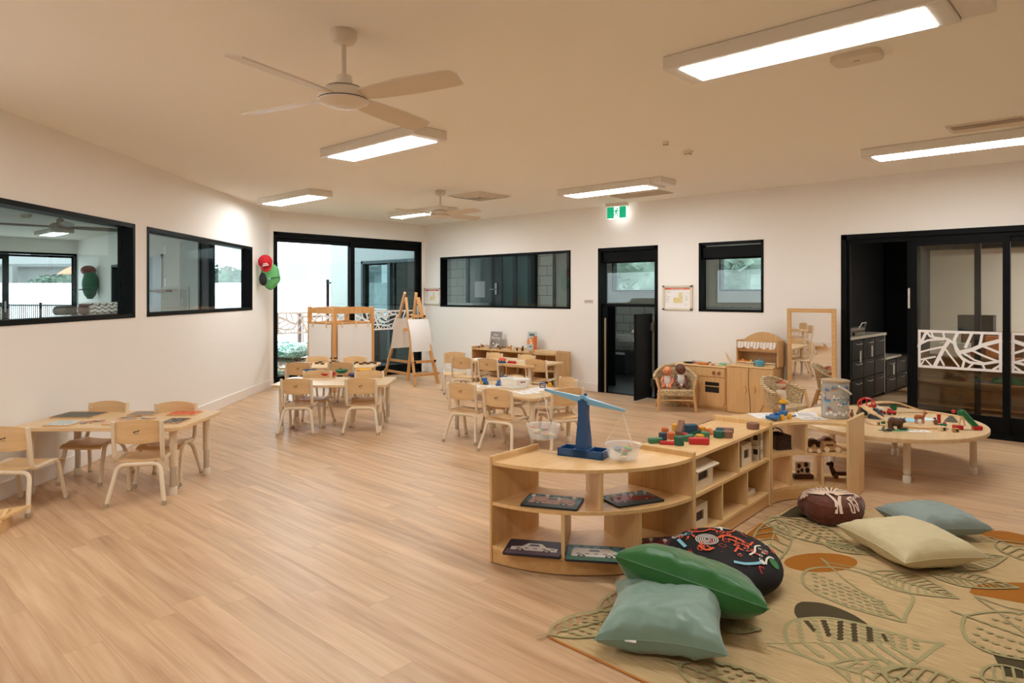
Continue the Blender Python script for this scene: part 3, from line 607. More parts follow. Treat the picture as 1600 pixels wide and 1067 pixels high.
# --- room behind the wide internal window
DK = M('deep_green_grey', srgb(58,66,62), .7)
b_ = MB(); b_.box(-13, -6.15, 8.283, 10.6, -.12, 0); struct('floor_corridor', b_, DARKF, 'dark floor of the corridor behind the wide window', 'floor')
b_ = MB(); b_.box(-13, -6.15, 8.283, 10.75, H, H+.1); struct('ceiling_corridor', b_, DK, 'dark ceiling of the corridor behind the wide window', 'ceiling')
wall('wall_corridor_back', 3.7, [], 'back wall of the corridor behind the wide window', (-13, 10.6, 0), 0, y0=0, y1=.15, mat=BLOCK)
wall('wall_corridor_end', 1.5, [], 'pale block wall at the right of the corridor', (-9.3, 10.6, 0), 0, y0=0, y1=.15, mat=BLOCKW)
wall('wall_corridor_west', 2.3, [(.3, 1.6, .9, 2.2)], 'outer end wall of the corridor with a bright window', (-13, 8.283, 0), PI/2, y0=0, y1=.15, mat=BLOCK)
wall('wall_corridor_side', math.hypot(1.85, 2.3), [], 'side wall between corridor and bathroom', (-6.16, 8.285, 0), math.atan2(2.3, -1.85), y0=-.03, y1=.03, mat=BLOCKW)
r6 = thing('door_8', 'dark glazed double door with steel lever behind the wide window', 'door', (0, 10.6, 0), 0, kind='structure')
m = MB(); m.box(-11.24, -11.16, -.06, 0, 0, 2.5); m.box(-10.42, -10.12, -.06, 0, 0, 2.5); m.box(-9.80, -9.70, -.06, 0, 0, 2.5); m.box(-9.36, -9.16, -.08, 0, 0, 2.5); m.box(-11.2, -9.2, -.06, 0, 2.3, 2.5); m.build('door_frame', M('teal_black', srgb(22,34,34), .5), r6)
m = MB(); m.box(-11.16, -10.42, -.03, -.01, .2, 2.3); m.build('pane', M('pane_grey', srgb(120,130,130), .15), r6); m = MB(); m.box(-10.12, -9.80, -.03, -.01, .2, 2.3); m.box(-9.70, -9.36, -.03, -.01, .2, 2.3); m.build('side_pane', M('pane_teal', srgb(84,108,106), .12), r6)
x, z = WR(776, 452, 10.55); m = MB(); m.box(x-.03, x+.03, -.085, -.06, z-.12, z+.14, .01); m.tube([(x, -.08, z), (x, -.13, z), (x-.14, -.13, z)], .012, 8); m.build('handle', CHROME, r6)
m = MB(); x, z = WR(749, 452, 10.55); m.box(x-.16, x+.16, -.036, -.031, z-.18, z+.18); m.build('paper_notice', PAPER, r6)
t = thing('corridor_bench', 'white topped bench seen low through the wide window', 'bench', (-10.9, 10.2, 0)); m = MB(); m.box(-.6, .5, -.25, .25, 1.18, 1.24, .005); m.build('top', WHITEP, t); m = MB(); m.box(-.55, .45, -.2, .2, 0, 1.18); m.build('body', DK, t)
r6 = thing('window_7', 'bright window at the right end of the corridor', 'window', (0, 10.6, 0), 0, kind='structure'); m = MB(); liner(m, -8.72, -8.30, 1.0, 2.35, -.05, 0, .06); m.build('window_frame', M('teal_black', None), r6); m = MB(); m.box(-8.66, -8.36, -.02, -.012, 1.06, 2.3); m.build('pane', M('pale_pane', srgb(200,200,190), .2), r6)
# --- bathroom
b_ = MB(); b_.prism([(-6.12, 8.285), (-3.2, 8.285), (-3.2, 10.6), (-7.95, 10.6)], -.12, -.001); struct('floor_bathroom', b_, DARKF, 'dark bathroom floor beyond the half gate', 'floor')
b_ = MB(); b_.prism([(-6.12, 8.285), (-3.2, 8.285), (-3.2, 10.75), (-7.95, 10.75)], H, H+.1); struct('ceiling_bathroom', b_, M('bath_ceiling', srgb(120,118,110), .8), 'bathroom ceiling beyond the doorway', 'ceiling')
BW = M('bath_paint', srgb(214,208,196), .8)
wall('wall_bathroom_back', 4.83, [(.68, 2.25, 1.475, 2.04), (2.81, 4.2, 1.475, 2.04)], 'pale bathroom wall holding two high windows', (-8.0, 10.6, 0), 0, y0=0, y1=.15, mat=BW)
b_ = MB(); b_.box(-7.9, -3.25, 10.57, 10.6, 0, 1.23); struct('wall_bathroom_tiles', b_, TILEG, 'grey tiled lower wall in the bathroom', 'tiles')
wall('wall_bathroom_side', 2.32, [], 'bathroom side wall toward the kitchen', (-3.2, 8.283, 0), PI/2, y0=0, y1=.1, mat=BW)
for k, (xa, xb) in enumerate([(-7.32, -5.75), (-5.19, -3.8)]):
    r6 = thing('window_%d' % (8+k), ['high bathroom window seen over the half gate', 'high bathroom window seen through the small square window'][k], 'window', (0, 10.6, 0), 0, kind='structure')
    m = MB(); liner(m, xa, xb, 1.475, 2.04, .0, .12, .025); m.build('window_frame', BLACK, r6); m = MB(); m.box(xa+.02, xb-.02, .08, .086, 1.5, 2.02); m.build('pane', GLASS, r6)
for k, (px, py, Y) in enumerate([(990, 425, 15.5), (1195, 428, 15.5), (1075, 420, 22)]):
    p = AT(px, py, Y); tree('garden_tree', (p.x, p.y, -.14), 2.9, 3.0, ['pale green tree seen over the half gate', 'pale green tree seen through the square window', 'taller green tree farther behind the bathroom block'][k], 40+k, trunk=p.z+.14-1.5, mat=M('silver_foliage', srgb(128,146,134), .85, var=.5, vscale=5))
for (x, y, l) in ((-4.4, 9.5, 'light added unseen to brighten the bathroom'), (-9.6, 9.3, 'light added unseen to brighten the corridor behind the wide window')):  # unseen lamps added to lift the dark bathroom and corridor
    t = thing('ceiling_light', 'surface ceiling '+l, 'ceiling light', (x, y, H), 0); m = MB(); m.box(-.62, .62, -.15, .15, -.075, -.001, .005); m.build('housing', WHITEM, t)
    m = MB(); m.box(-.55, .55, -.11, .11, -.079, -.073); m.build('diffuser', M('added_fill_diffuser', (1,1,1), .5, emit=LAMP, es=6), t)
for k, (xa, xb, n_) in enumerate(((-5.811, -4.918, 'bathroom doorway'), (-4.23, -3.44, 'small square window'))):
    t = thing('blind_box', 'black blind cassette across the top of the '+n_, 'blind', (0, YR, 0), 0); m = MB(); m.box(xa, xb, .035, .105, 1.885, 2.035, .006); m.build('cassette', BLACK, t); m = MB(); m.box(xa, xb, .06, .075, 1.868, 1.884, .003); m.build('bottom_bar', BLACKP, t)
t = thing('hand_basin', 'round white hand basin on the tiled wall behind the gate', 'basin', (WR(976, 524, 10.3)[0], 10.35, .66)); m = MB(); m.lathe([(.02, -.10), (.14, -.08), (.2, 0), (.21, .04), (.19, .04), (.15, -.03), (.02, -.06)], 24); m.build('bowl', M('glazed_white', srgb(226,228,226), .12), t)
m = MB(); m.tube([(0, .16, .0), (0, .16, .14), (0, .06, .16), (0, .05, .12)], .014, 8); m.build('tap', CHROME, t); m = MB(); m.box(-.02, .02, .05, .215, -.14, -.06); m.build('bracket', CHROME, t)
t = thing('toilet_partition', 'tall black toilet partition left inside the bathroom', 'partition', (WR(945, 540, 8.9)[0], 8.85, 0)); m = MB(); m.box(-.30, .22, .0, .03, .0, 1.24, .003); m.build('panel', BLACKP, t)
for _x in (-.25, .17): m = MB(); m.box(_x, _x+.04, .0, .04, 1.24, 1.27, .003); m.build('bracket', CHROME, t)
t = thing('black_bin', 'low black vanity box under the basin', 'cabinet', (-7.2, 10.2, 0)); m = MB(); m.box(-.4, .5, -.1, .3, .0, .42, .01); m.build('body', M('near_black', (.012,.016,.016), .35), t); m = MB(); m.box(-.4, .5, -.12, -.1, .36, .4, .004); m.build('rail', CHROME, t)
# --- kitchen / store behind the wide sliding doors
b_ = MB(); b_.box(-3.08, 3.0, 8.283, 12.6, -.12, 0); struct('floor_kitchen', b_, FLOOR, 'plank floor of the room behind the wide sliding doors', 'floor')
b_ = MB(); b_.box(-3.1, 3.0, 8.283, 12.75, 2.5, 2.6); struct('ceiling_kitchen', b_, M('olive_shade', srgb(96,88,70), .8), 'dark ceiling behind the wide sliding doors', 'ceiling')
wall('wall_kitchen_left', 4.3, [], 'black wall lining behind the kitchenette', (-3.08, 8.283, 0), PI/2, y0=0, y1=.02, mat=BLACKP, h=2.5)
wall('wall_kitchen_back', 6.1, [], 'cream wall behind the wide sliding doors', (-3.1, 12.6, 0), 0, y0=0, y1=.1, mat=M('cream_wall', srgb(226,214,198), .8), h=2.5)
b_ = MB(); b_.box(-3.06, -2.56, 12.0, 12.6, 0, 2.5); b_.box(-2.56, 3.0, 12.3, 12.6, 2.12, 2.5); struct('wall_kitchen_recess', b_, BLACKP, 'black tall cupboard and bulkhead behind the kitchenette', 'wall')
wall('wall_kitchen_right', 4.3, [], 'right wall of the room behind the sliding doors', (3.0, 8.283, 0), PI/2, y0=0, y1=.1, mat=BW, h=2.5)
BCAB = M('black_laminate', (.003,.004,.004), .4, spec=.2); STONE = M('pale_bench', srgb(176,166,146), .5)
t = thing('kitchen_bench', 'black drawer bench with pale worktop in the dark kitchenette', 'cabinet', (-2.65, 8.40, 0), 0)
m = MB(); m.box(-.42, 0, 0, 1.92, .08, .865); m.build('carcass', BCAB, t); m = MB(); m.box(-.42, .03, -.01, 1.95, .865, .90, .004); m.box(-.42, .01, 1.92, 1.95, .08, .865); m.build('worktop', STONE, t)
for j in range(4):
    for zz, (z0, z1) in enumerate([(.10, .36), (.37, .60), (.61, .85)]):
        d = MB(); d.box(0, .018, .02+j*.475, .475+j*.475, z0, z1, .003); dr = d.build('drawer', BCAB, t); hh = MB(); y_ = .25+j*.475; hh.tube([(.018, y_-.09, z1-.04), (.045, y_-.08, z1-.045), (.045, y_+.08, z1-.045), (.018, y_+.09, z1-.04)], .006, 6); hh.build('handle', CHROME, dr)
for y_, z_ in ((.72, .72), (1.2, .76)): m = MB(); m.box(.048, .051, y_-.025, y_+.025, z_-.14, z_); m.build('paper_tag', M('manila', srgb(190,180,158), .8), t)
t = thing('low_bench', 'lower black drawer bench beyond the pale worktop', 'cabinet', (-2.65, 10.36, 0), 0)
m = MB(); m.box(-.4, 0, 0, 1.6, .06, .52); m.build('carcass', BCAB, t); m = MB(); m.box(-.4, .02, -.005, .8, .52, .55, .004); m.build('worktop', STONE, t)
for j in range(3):
    for (z0, z1) in ((.08, .28), (.29, .5)):
        d = MB(); d.box(0, .018, .02+j*.52, .52+j*.52, z0, z1, .003); dr = d.build('drawer', BCAB, t); hh = MB(); y_ = .27+j*.52; hh.tube([(.018, y_-.09, z1-.04), (.045, y_-.08, z1-.045), (.045, y_+.08, z1-.045), (.018, y_+.09, z1-.04)], .006, 6); hh.build('handle', CHROME, dr)
for y_ in (.27, 1.3): m = MB(); m.box(.048, .051, y_-.025, y_+.025, .3, .44); m.build('paper_tag', M('manila', None), t)
t = thing('sandwich_press', 'steel sandwich press with curved handle on the dark worktop', 'appliance', (-2.80, 9.15, .90)); m = MB(); m.box(-.13, .13, -.42, .42, 0, .05, .012); m.build('base', M('dull_steel', srgb(120,112,98), .4, metal=.5), t); m = MB(); m.box(-.13, .13, -.42, .42, .055, .11, .012); m.build('lid', M('dull_steel', None), t); m = MB(); m.tube([(.13, -.12+.25, .09), (.16, -.08+.25, .16), (.16, .08+.25, .16), (.13, .12+.25, .09)], .009, 8); m.build('handle', CHROME, t)
m = MB(); m.T = TR(.135, -.1, .03, ry=PI/2); m.lathe([(.02, 0), (.018, .015)], 12); m.build('dial', BLACKP, t)
for k, (x, y) in enumerate([(.2, 11.2), (1.8, 10.0)]):  # added lamps, hidden above the door head, brighten the cream wall
    t = thing('ceiling_light', 'unseen batten light added to brighten the room behind the wide sliding doors', 'ceiling light', (x, y, 2.5), 0, 'unseen lights added behind the sliding doors'); m = MB(); m.box(-.62, .62, -.17, .17, -.075, -.001, .005); m.build('housing', WHITEM, t)
    m = MB(); m.box(-.55, .55, -.13, .13, -.079, -.073); m.build('diffuser', M('back_room_fill_diffuser', (1,1,1), .5, emit=LAMP, es=65), t)
# open shelf with toys behind the leaf film
def simple_shelf(name, loc, rz, w_, h_, d_, nsh, label, mat=OAKV, group=None, back=True, cat='shelf'):
    t = thing(name, label, cat, loc, rz, group)
    for x in (-w_/2, w_/2-.02): m = MB(); m.box(x, x+.02, 0, d_, 0, h_, .003); m.build('side_panel', mat, t)
    for k in range(nsh): z = .05+(h_-.07)*k/(nsh-1); m = MB(); m.box(-w_/2+.02, w_/2-.02, 0, d_-.01, z, z+.02, .002); m.build('shelf_board', mat, t)
    if back: m = MB(); m.box(-w_/2+.02, w_/2-.02, d_-.01, d_, .05, h_-.02); m.build('back_panel', mat, t)
    return t
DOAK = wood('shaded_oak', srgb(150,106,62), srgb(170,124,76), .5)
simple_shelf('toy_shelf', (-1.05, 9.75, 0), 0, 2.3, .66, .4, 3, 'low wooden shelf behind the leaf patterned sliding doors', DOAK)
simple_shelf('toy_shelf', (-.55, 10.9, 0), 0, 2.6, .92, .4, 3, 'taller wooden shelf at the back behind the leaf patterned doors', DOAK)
rnd = random.Random(5)
def crate(name, loc, w_, d_, h_, col, label, cat='box', rz=0):
    t = thing(name, label, cat, loc, rz); m = MB(); e = .006
    m.box(-w_/2, w_/2, -d_/2, d_/2, 0, e); m.box(-w_/2, -w_/2+e, -d_/2, d_/2, 0, h_); m.box(w_/2-e, w_/2, -d_/2, d_/2, 0, h_); m.box(-w_/2, w_/2, -d_/2, -d_/2+e, 0, h_); m.box(-w_/2, w_/2, d_/2-e, d_/2, 0, h_)
    m.build('box_body', col, t); m = MB(); m.box(-w_/2-.004, w_/2+.004, -d_/2-.004, d_/2+.004, h_-.015, h_-.005); m.box(-w_/2+.002, w_/2-.002, -d_/2+.002, d_/2-.002, h_-.03, h_-.02); m.build('rim', col, t); return t
ORG = M('orange_plastic', srgb(214,128,50), .4); REDP = M('red_plastic', srgb(190,24,24), .35); BLUEP = M('blue_plastic', srgb(36,92,156), .35); YELP = M('yellow_plastic', srgb(236,176,32), .35); GRNP = M('green_plastic', srgb(18,110,62), .35)
for k, (x, y, z, w_, h_, c, l) in enumerate([(-1.75, 9.93, .66, .3, .16, WHITEP, 'white tub on the low shelf behind the leaf film, left end'), (-1.3, 9.93, .66, .24, .26, ORG, 'orange tub on the low shelf behind the leaf film'), (-.95, 9.93, .66, .2, .14, WHITEP, 'white tub right of the orange tub behind the leaf film'), (-.45, 9.93, .66, .3, .2, M('navy', srgb(24,34,52), .5), 'navy tub on the low shelf behind the leaf film'), (-.05, 9.93, .66, .22, .22, REDP, 'red tub at the right end of the low shelf'), (-1.7, 11.08, .92, .4, .22, M('dark_wicker', srgb(52,44,34), .8), 'dark wicker basket on the taller back shelf'), (-1.1, 9.93, .37, .5, .06, GRNP, 'flat green tray in the middle of the low shelf'), (-.3, 9.93, .37, .4, .08, WHITEP, 'flat white tray in the middle of the low shelf')]): crate('storage_tub', (x, y, z), w_, .25, h_, c, l, 'tub')
t = thing('soft_ball', 'small orange and red ball on the shelf behind the leaf film', 'ball', (-1.53, 9.86, .72)); m = MB(); m.ell((0,0,0), .06); m.build('body', M('orange_red', srgb(200,70,40), .6), t)
# ================================================================ CHAIRS
FOOTC = M('beige_foot', srgb(176,156,128), .6)
LOGO = M('dark_logo_ink', srgb(40,32,26), .6)
def make_chair():
    t = thing('toddler_chair', 'x', 'chair', (0,0,0))
    # seat: dished ply with rolled front edge, +y is the front
    m = MB()
    def top(u, v):
        x = (u-.5)*.315*(1-.10*(1-v)); y = -.135+v*.30
        z = .300-.010*math.cos((u-.5)*PI)*(1 if v < .9 else .6)+.006*(v-.5)-max(0, v-.86)**1.5*.42-.004*math.sin(v*PI)
        return (x, y, z)
    n = 12; m.grid(top, n, n)
    m.grid(lambda u, v: tuple(a-b for a, b in zip(top(1-u, v), (0, 0, .011))), n, n)
    for e in range(4):
        def side(u, v, e=e):
            p = [top(u, 0), top(1, u), top(1-u, 1), top(0, 1-u)][e]; return (p[0], p[1], p[2]-.011*(1-v))
        m.grid(side, n, 1)
    m.build('seat', PLYC, t)
    # backrest plate with arched top, in front of the posts
    m = MB()
    def bp(u, v, off):
        x = (u-.5)*.292; h_ = .135+.022*math.sin(PI*u)**.6*v
        z = .418+.012*(1-math.sin(PI*u))*0+v*h_-.010*math.sin(PI*u)*(1-v)
        return (x, -.150-.028*math.cos((u-.5)*PI)+off-(z-.42)*.12, z)
    m.grid(lambda u, v: bp(1-u, v, .006), 14, 6); m.grid(lambda u, v: bp(u, v, -.006), 14, 6)
    for fn in (lambda u, v: bp(u, 1, -.006+.012*v), lambda u, v: bp(1-u, 0, -.006+.012*v), lambda u, v: bp(0, 1-u, .006-.012*v) , lambda u, v: bp(1, u, .006-.012*v)): m.grid(fn, 14, 1)
    b = m.build('backrest', PLYC, t)
    # small running-animal mark on the rear face
    m = MB(); m.T = Matrix.Translation((0, -.1885-.0045, .493)) @ STAND @ Matrix.Rotation(R(8), 4, 'X'); m.strip([(-.022, -.004), (-.008, .002), (.006, .004), (.020, .011)], .006); m.strip([(-.010, .001), (-.014, -.009)], .003); m.strip([(.006, .003), (.010, -.006)], .003); m.strip([(-.016, -.014), (.016, -.012)], .003)
    m.build('logo', LOGO, b)
    for s_ in (-1, 1):
        pts = bez([((s_*.150, -.178, .560), 0), ((s_*.150, -.142, .285), .05), ((s_*.148, .10, .300), .05), ((s_*.158, .175, .012), 0)], 6)
        m = MB(); m.tube(pts, .0145, 10); f = m.build('side_frame', TUBE, t)
        q = MB(); q.ell((s_*.150, -.178, .561), (.0148, .0148, .008), 10, 5); q.build('post_cap', CREAMP, f)
        q = MB(); q.T = TR(s_*.1585, .177, 0); q.lathe([(.0165, .0), (.0165, .020), (.0150, .028)], 10); q.build('foot_cap', FOOTC, f)
        q = MB(); q.ell((s_*.128, -.146, .525), (.006, .004, .006), 8, 5); q.build('screw', CHROME, b)
    pts = bez([((-.178, -.215, .012), 0), ((-.132, -.135, .262), .05), ((.132, -.135, .262), .05), ((.178, -.215, .012), 0)], 6)
    m = MB(); m.tube(pts, .0145, 10); f = m.build('rear_leg_hoop', TUBE, t)
    for s_ in (-1, 1): q = MB(); q.T = TR(s_*.179, -.217, 0); q.lathe([(.0165, .0), (.0165, .020), (.0150, .028)], 10); q.build('foot_cap', FOOTC, f)
    return t
chair0 = make_chair(); used = [False]
def chair(px, py, rz, label, group):
    p = G(px, py, .567); d = Vector((math.sin(rz), -math.cos(rz)))   # towards the back of the chair
    x, y = p.x-d.x*.175, p.y-d.y*.175
    if not used[0]:
        used[0] = True; chair0.location = (x, y, 0); chair0.rotation_euler = (0, 0, rz); chair0['label'] = label; chair0['group'] = group; return chair0
    return dup(chair0, (x, y, 0), rz, label, group)
YA = YAW+R(1.7)
g1 = 'toddler chairs at the puzzle table by the left wall'
chair(214.5, 657, YA+R(10), 'toddler chair pulled out at the near side of the puzzle table, right of its pair', g1)
chair(8, 667, YA-R(3), 'toddler chair nearest the left edge, beside the puzzle table', g1)
chair(170, 628, YA+PI-R(4), 'toddler chair between the left wall and the puzzle table, facing out', g1)
chair(275, 629, YA+PI+R(4), 'toddler chair on the far side of the puzzle table near its outer end', g1)
g2 = 'toddler chairs at the table with coloured bowls'
chair(463, 592, YA, 'toddler chair with glossy seat in front of the coloured bowl table, left one', g2)
chair(564, 591.5, YA, 'toddler chair in front of the yellow bowl, near side', g2)
chair(496, 579.5, YA+PI, 'toddler chair behind the blue and red bowls', g2)
chair(577, 579.5, YA+PI+R(4), 'toddler chair behind the yellow bowl', g2)
g3 = 'toddler chairs at the farthest table by the patio door'
chair(466, 566.5, YA, 'toddler chair at the near left of the wooden block table', g3)
chair(532.5, 566.5, YA, 'toddler chair at the near right of the wooden block table', g3)
chair(497, 557.5, YA+PI, 'toddler chair behind the wooden block table, under the left paper', g3)
chair(555, 557.5, YA+PI, 'toddler chair behind the wooden block table, under the right paper', g3)
g4 = 'toddler chairs at the table with the white basket'
chair(721, 599, R(16), 'toddler chair at the left corner of the white basket table', g4)
chair(777, 608.5, R(10), 'toddler chair with its back directly below the white basket', g4)
chair(887, 606.5, R(62), 'toddler chair facing the end of the white basket table, behind the scales', g4)
chair(888, 590.5, PI-R(18), 'toddler chair beyond the end of the white basket table, front facing', g4)
chair(806, 587, PI, 'toddler chair hidden behind the white basket, only its legs showing', g4)
g5 = 'toddler chairs at the threading table near the animal shelf'
chair(710, 550.5, -R(130), 'toddler chair turned side-on at the corner nearest the easel', g5)
chair(721, 558.5, R(22), 'toddler chair second from the easel, back toward the room', g5)
chair(762, 560.5, R(12), 'toddler chair in front of the dark blue and red toys', g5)
chair(837, 562, R(14), 'toddler chair right of the red toys at the threading table', g5)
chair(773, 551.5, PI, 'toddler chair between animal shelf and threading table, below the grey book', g5)
chair(823, 554.5, PI, 'toddler chair between animal shelf and threading table, below the orange book', g5)
# ================================================================ TABLES
def rrect(w_, d_, r_, n=6):
    P = []
    for cx, cy, a0 in ((w_/2-r_, d_/2-r_, 0), (-w_/2+r_, d_/2-r_, PI/2), (-w_/2+r_, -d_/2+r_, PI), (w_/2-r_, -d_/2+r_, 1.5*PI)):
        for k in range(n+1): a = a0+PI/2*k/n; P.append((cx+r_*math.cos(a), cy+r_*math.sin(a)))
    return P
def table_top(m, out, z, th=.024):
    def sc(P, d):
        return [(x*(1-d/max(.2, math.hypot(x, y))), y*(1-d/max(.2, math.hypot(x, y)))) for x, y in P]
    m.prism(out, z-th+.003, z-.003); m.prism(sc(out, .003), z-.003, z); m.prism(sc(out, .003), z-th, z-th+.003)
def leg(t, x, y, h_, slot=True, lo=.14):
    m = MB(); m.T = TR(x, y, 0); m.lathe([(.024, lo), (.026, lo), (.026, h_)], 18); L_ = m.build('leg', TUBE, t)
    m = MB(); m.T = TR(x, y, 0); m.lathe([(.020, .03), (.020, lo+.01)], 16); m.build('lower_tube', CHROME, L_)
    m = MB(); m.T = TR(x, y, 0); m.lathe([(.027, 0), (.028, .004), (.028, .05), (.024, .056)], 18); m.build('foot', CREAMP, L_)
TOPM = wood('table_laminate', srgb(218,184,138), srgb(230,200,156), .3)
def table(x, y, rz, w_, d_, label, h_=.49, r_=.07, lo=.2):
    t = thing('activity_table', label, 'table', (x, y, 0), rz, 'low adjustable leg activity tables'); m = MB(); table_top(m, rrect(w_, d_, r_), h_); m.build('tabletop', TOPM, t)
    for sx in (-1, 1):
        for sy in (-1, 1): leg(t, sx*(w_/2-.095), sy*(d_/2-.095), h_-.024, lo=lo)
    return t
T1 = (-5.615, 1.755, R(43.2)); T2 = (-6.39, 4.09, R(43.5)); T3 = (-7.90, 4.98, R(43.5)); T4 = (-4.60, 4.93, R(0)); T5 = (-6.45, 6.99, R(0))
table(*T1, 1.2, .72, 'pale timber table of flat picture puzzles against the left wall')
table(*T2, 1.2, .72, 'pale timber table with blue, red, green and yellow bowls')
table(*T3, 1.2, .72, 'farthest pale timber table scattered with small wooden blocks')
table(*T4, 1.2, .72, 'pale timber table carrying the white plastic basket')
table(*T5, 1.2, .72, 'pale timber table with threading toys in front of the animal shelf')
def on(T, u, v): a = T[2]; return T[0]+u*math.cos(a)-v*math.sin(a), T[1]+u*math.sin(a)+v*math.cos(a)
# oval train table
TC = c2r(3.13, 5.70); TA = YAW+math.atan2(.83, .56); TZ = .37
t = thing('train_table', 'low oval table with the wooden train track on it', 'table', (TC[0], TC[1], 0), TA)
m = MB(); table_top(m, [(.80*math.cos(2*PI*k/64), .71*math.sin(2*PI*k/64)) for k in range(64)], TZ, .03); m.build('tabletop', TOPM, t)
for px, py in ((1417, 754), (1521, 741), (1398, 711), (1300, 722)):
    p = G(px, py); dx, dy = p.x-TC[0], p.y-TC[1]; leg(t, dx*math.cos(TA)+dy*math.sin(TA), -dx*math.sin(TA)+dy*math.cos(TA), TZ-.03, lo=.07)
# ================================================================ OPEN SHELF UNITS (room divider)
DU = math.atan2(.76, .649)+YAW          # direction of the run of units in room axes
SZ = .565; BZ = .535
def arcp(r_, a0, a1, n): return [(r_*math.cos(a0+(a1-a0)*k/n), r_*math.sin(a0+(a1-a0)*k/n)) for k in range(n+1)]
def ring_unit(name, O, a0, ri, ro, label, concave=False, dv=((.5,), (.34, .67))):
    """quarter ring open shelf; local origin at the ring centre, from angle 0 to 90 deg"""
    t = thing(name, label, 'shelf', (O[0], O[1], 0), a0, 'open curved and straight shelf units'); n = 20
    for k, (z, th) in enumerate(((.075, .018), (.305, .018), (BZ-.018, .018))):
        m = MB(); e = .0; m.slab(arcp(ri+.003, .02, PI/2-.02, n), arcp(ro-.003, .02, PI/2-.02, n), z, z+th); m.build(['bottom_board', 'shelf_board', 'top_board'][k], BEECH, t)
    rr = ri if concave else ro
    m = MB(); m.slab(arcp(rr+(.0 if concave else -.02), .03, PI/2-.03, n), arcp(rr+(.02 if concave else 0), .03, PI/2-.03, n), .006, .075); rb = ro if concave else ri; m.build('plinth', OAKEDGE, t)
    m = MB(); m.slab(arcp(rb+(-.02 if concave else 0), .03, PI/2-.03, n), arcp(rb+(0 if concave else .02), .03, PI/2-.03, n), .006, .075); m.build('rear_plinth', OAKEDGE, t)
    for a in (0, 1):
        m = MB(); y0, y1 = (0, .018); m.T = Matrix.Rotation(a*PI/2, 4, 'Z')
        if a: y0, y1 = -.018, 0
        m.box(ri-.004, ro+.004, y0, y1, 0, SZ, .004); m.build('side_panel', BEECHZ, t)
    for row, fr in enumerate(dv):
        z0, z1 = ((.323, BZ-.018), (.093, .305))[row]
        for f_ in fr: m = MB(); m.T = Matrix.Rotation(f_*PI/2, 4, 'Z'); m.box(ri+.012, ro-.008, -.009, .009, z0, z1); m.build('divider', BEECHZ, t)
    return t
dir1 = Vector((.649, .760)); dir2 = Vector((-.760, .649)); F1 = Vector((-.119, 3.624)); RO, RI = .787, .387
O1 = F1+dir1*RO; F2 = O1-dir2*RO
def camv(v): return c2r(v.x, v.y)
# convex unit: ring centre O1, spans from direction -dir1 (left panel) to -dir2 (right panel)
A1 = YAW+math.atan2(-dir1.y, -dir1.x)
ring_unit('curved_shelf', camv(O1), A1, RI, RO, 'convex curved shelf unit carrying the blue balance scales')
def on1(f_, r_): a = A1+f_*PI/2; o = camv(O1); return o[0]+r_*math.cos(a), o[1]+r_*math.sin(a), a
# straight unit
SL = 1.15; sp = camv(F2); SA1 = DU
t = thing('straight_shelf', 'straight shelf unit with coloured blocks on top, beside the rug', 'shelf', (sp[0], sp[1], 0), SA1, 'open curved and straight shelf units')
for k, z in enumerate((.075, .305, BZ-.018)): m = MB(); m.box(.02, SL-.018, .003, .397, z, z+.018); m.build(['bottom_board', 'shelf_board', 'top_board'][k], BEECH, t)
for x in (.002, SL-.018): m = MB(); m.box(x, x+.017, -.003, .403, 0, SZ, .004); m.build('side_panel', BEECHZ, t)
m = MB(); m.box(.02, SL-.018, .006, .022, .006, .075); m.build('plinth', OAKEDGE, t)
m = MB(); m.box(.02, SL-.018, .388, .397, .02, BZ); m.build('back_panel', BEECH, t)
m = MB(); m.box(.62, .636, .006, .388, .323, BZ-.018); m.build('divider', BEECHZ, t)
for x in (.38, .76): m = MB(); m.box(x, x+.016, .006, .388, .093, .305); m.build('divider', BEECHZ, t)
def onS(u, v): return sp[0]+u*math.cos(SA1)-v*math.sin(SA1), sp[1]+u*math.sin(SA1)+v*math.cos(SA1)
# concave unit
I1 = F2+dir1*(SL+.018); O2 = I1-dir2*RI; A2 = YAW+math.atan2(dir1.y, dir1.x)
ring_unit('curved_shelf', camv(O2), A2, RI, RO, 'concave curved shelf unit holding wooden toy cars behind the brown cushion', True, ((.44,), (.27, .62)))
def on2(f_, r_): a = A2+f_*PI/2; o = camv(O2); return o[0]+r_*math.cos(a), o[1]+r_*math.sin(a), a
# ================================================================ ANIMAL SHELF on the right wall
xl, _ = WR(738, 545, 7.78); xm, _ = WR(829, 553, 7.78); xr, _ = WR(882, 553, 7.95)
t = thing('animal_shelf', 'long oak shelf of small animal figures below the wide window', 'shelf', (xl, 7.76, 0), 0); W_ = xm-xl
for k, z in enumerate((.06, .29, .52)): m = MB(); m.box(.018, W_-.018, 0, .33, z, z+.018); m.build(['bottom_board', 'shelf_board', 'top_board'][k], OAKV, t)
for x in (0, W_-.018): m = MB(); m.box(x, x+.018, 0, .34, 0, .57, .003); m.build('side_panel', OAKV, t)
m = MB(); m.box(.018, W_-.018, .33, .34, .02, .57); m.build('back_panel', OAKV, t)
for x in (.45, .62): m = MB(); m.box(x, x+.016, .004, .33, .308, .52); m.build('divider', OAKV, t)
for x in (.36, .78): m = MB(); m.box(x, x+.016, .004, .33, .078, .29); m.build('divider', OAKV, t)
t = thing('bow_front_shelf', 'bow fronted oak shelf standing right of the animal shelf', 'shelf', (xm+.012, 7.76, 0), 0); W2 = xr-xm-.012
fr_ = [(W2*k/12, .02-.10*math.sin(PI*k/12)) for k in range(13)]; bk_ = [(W2*k/12, .33) for k in range(13)]
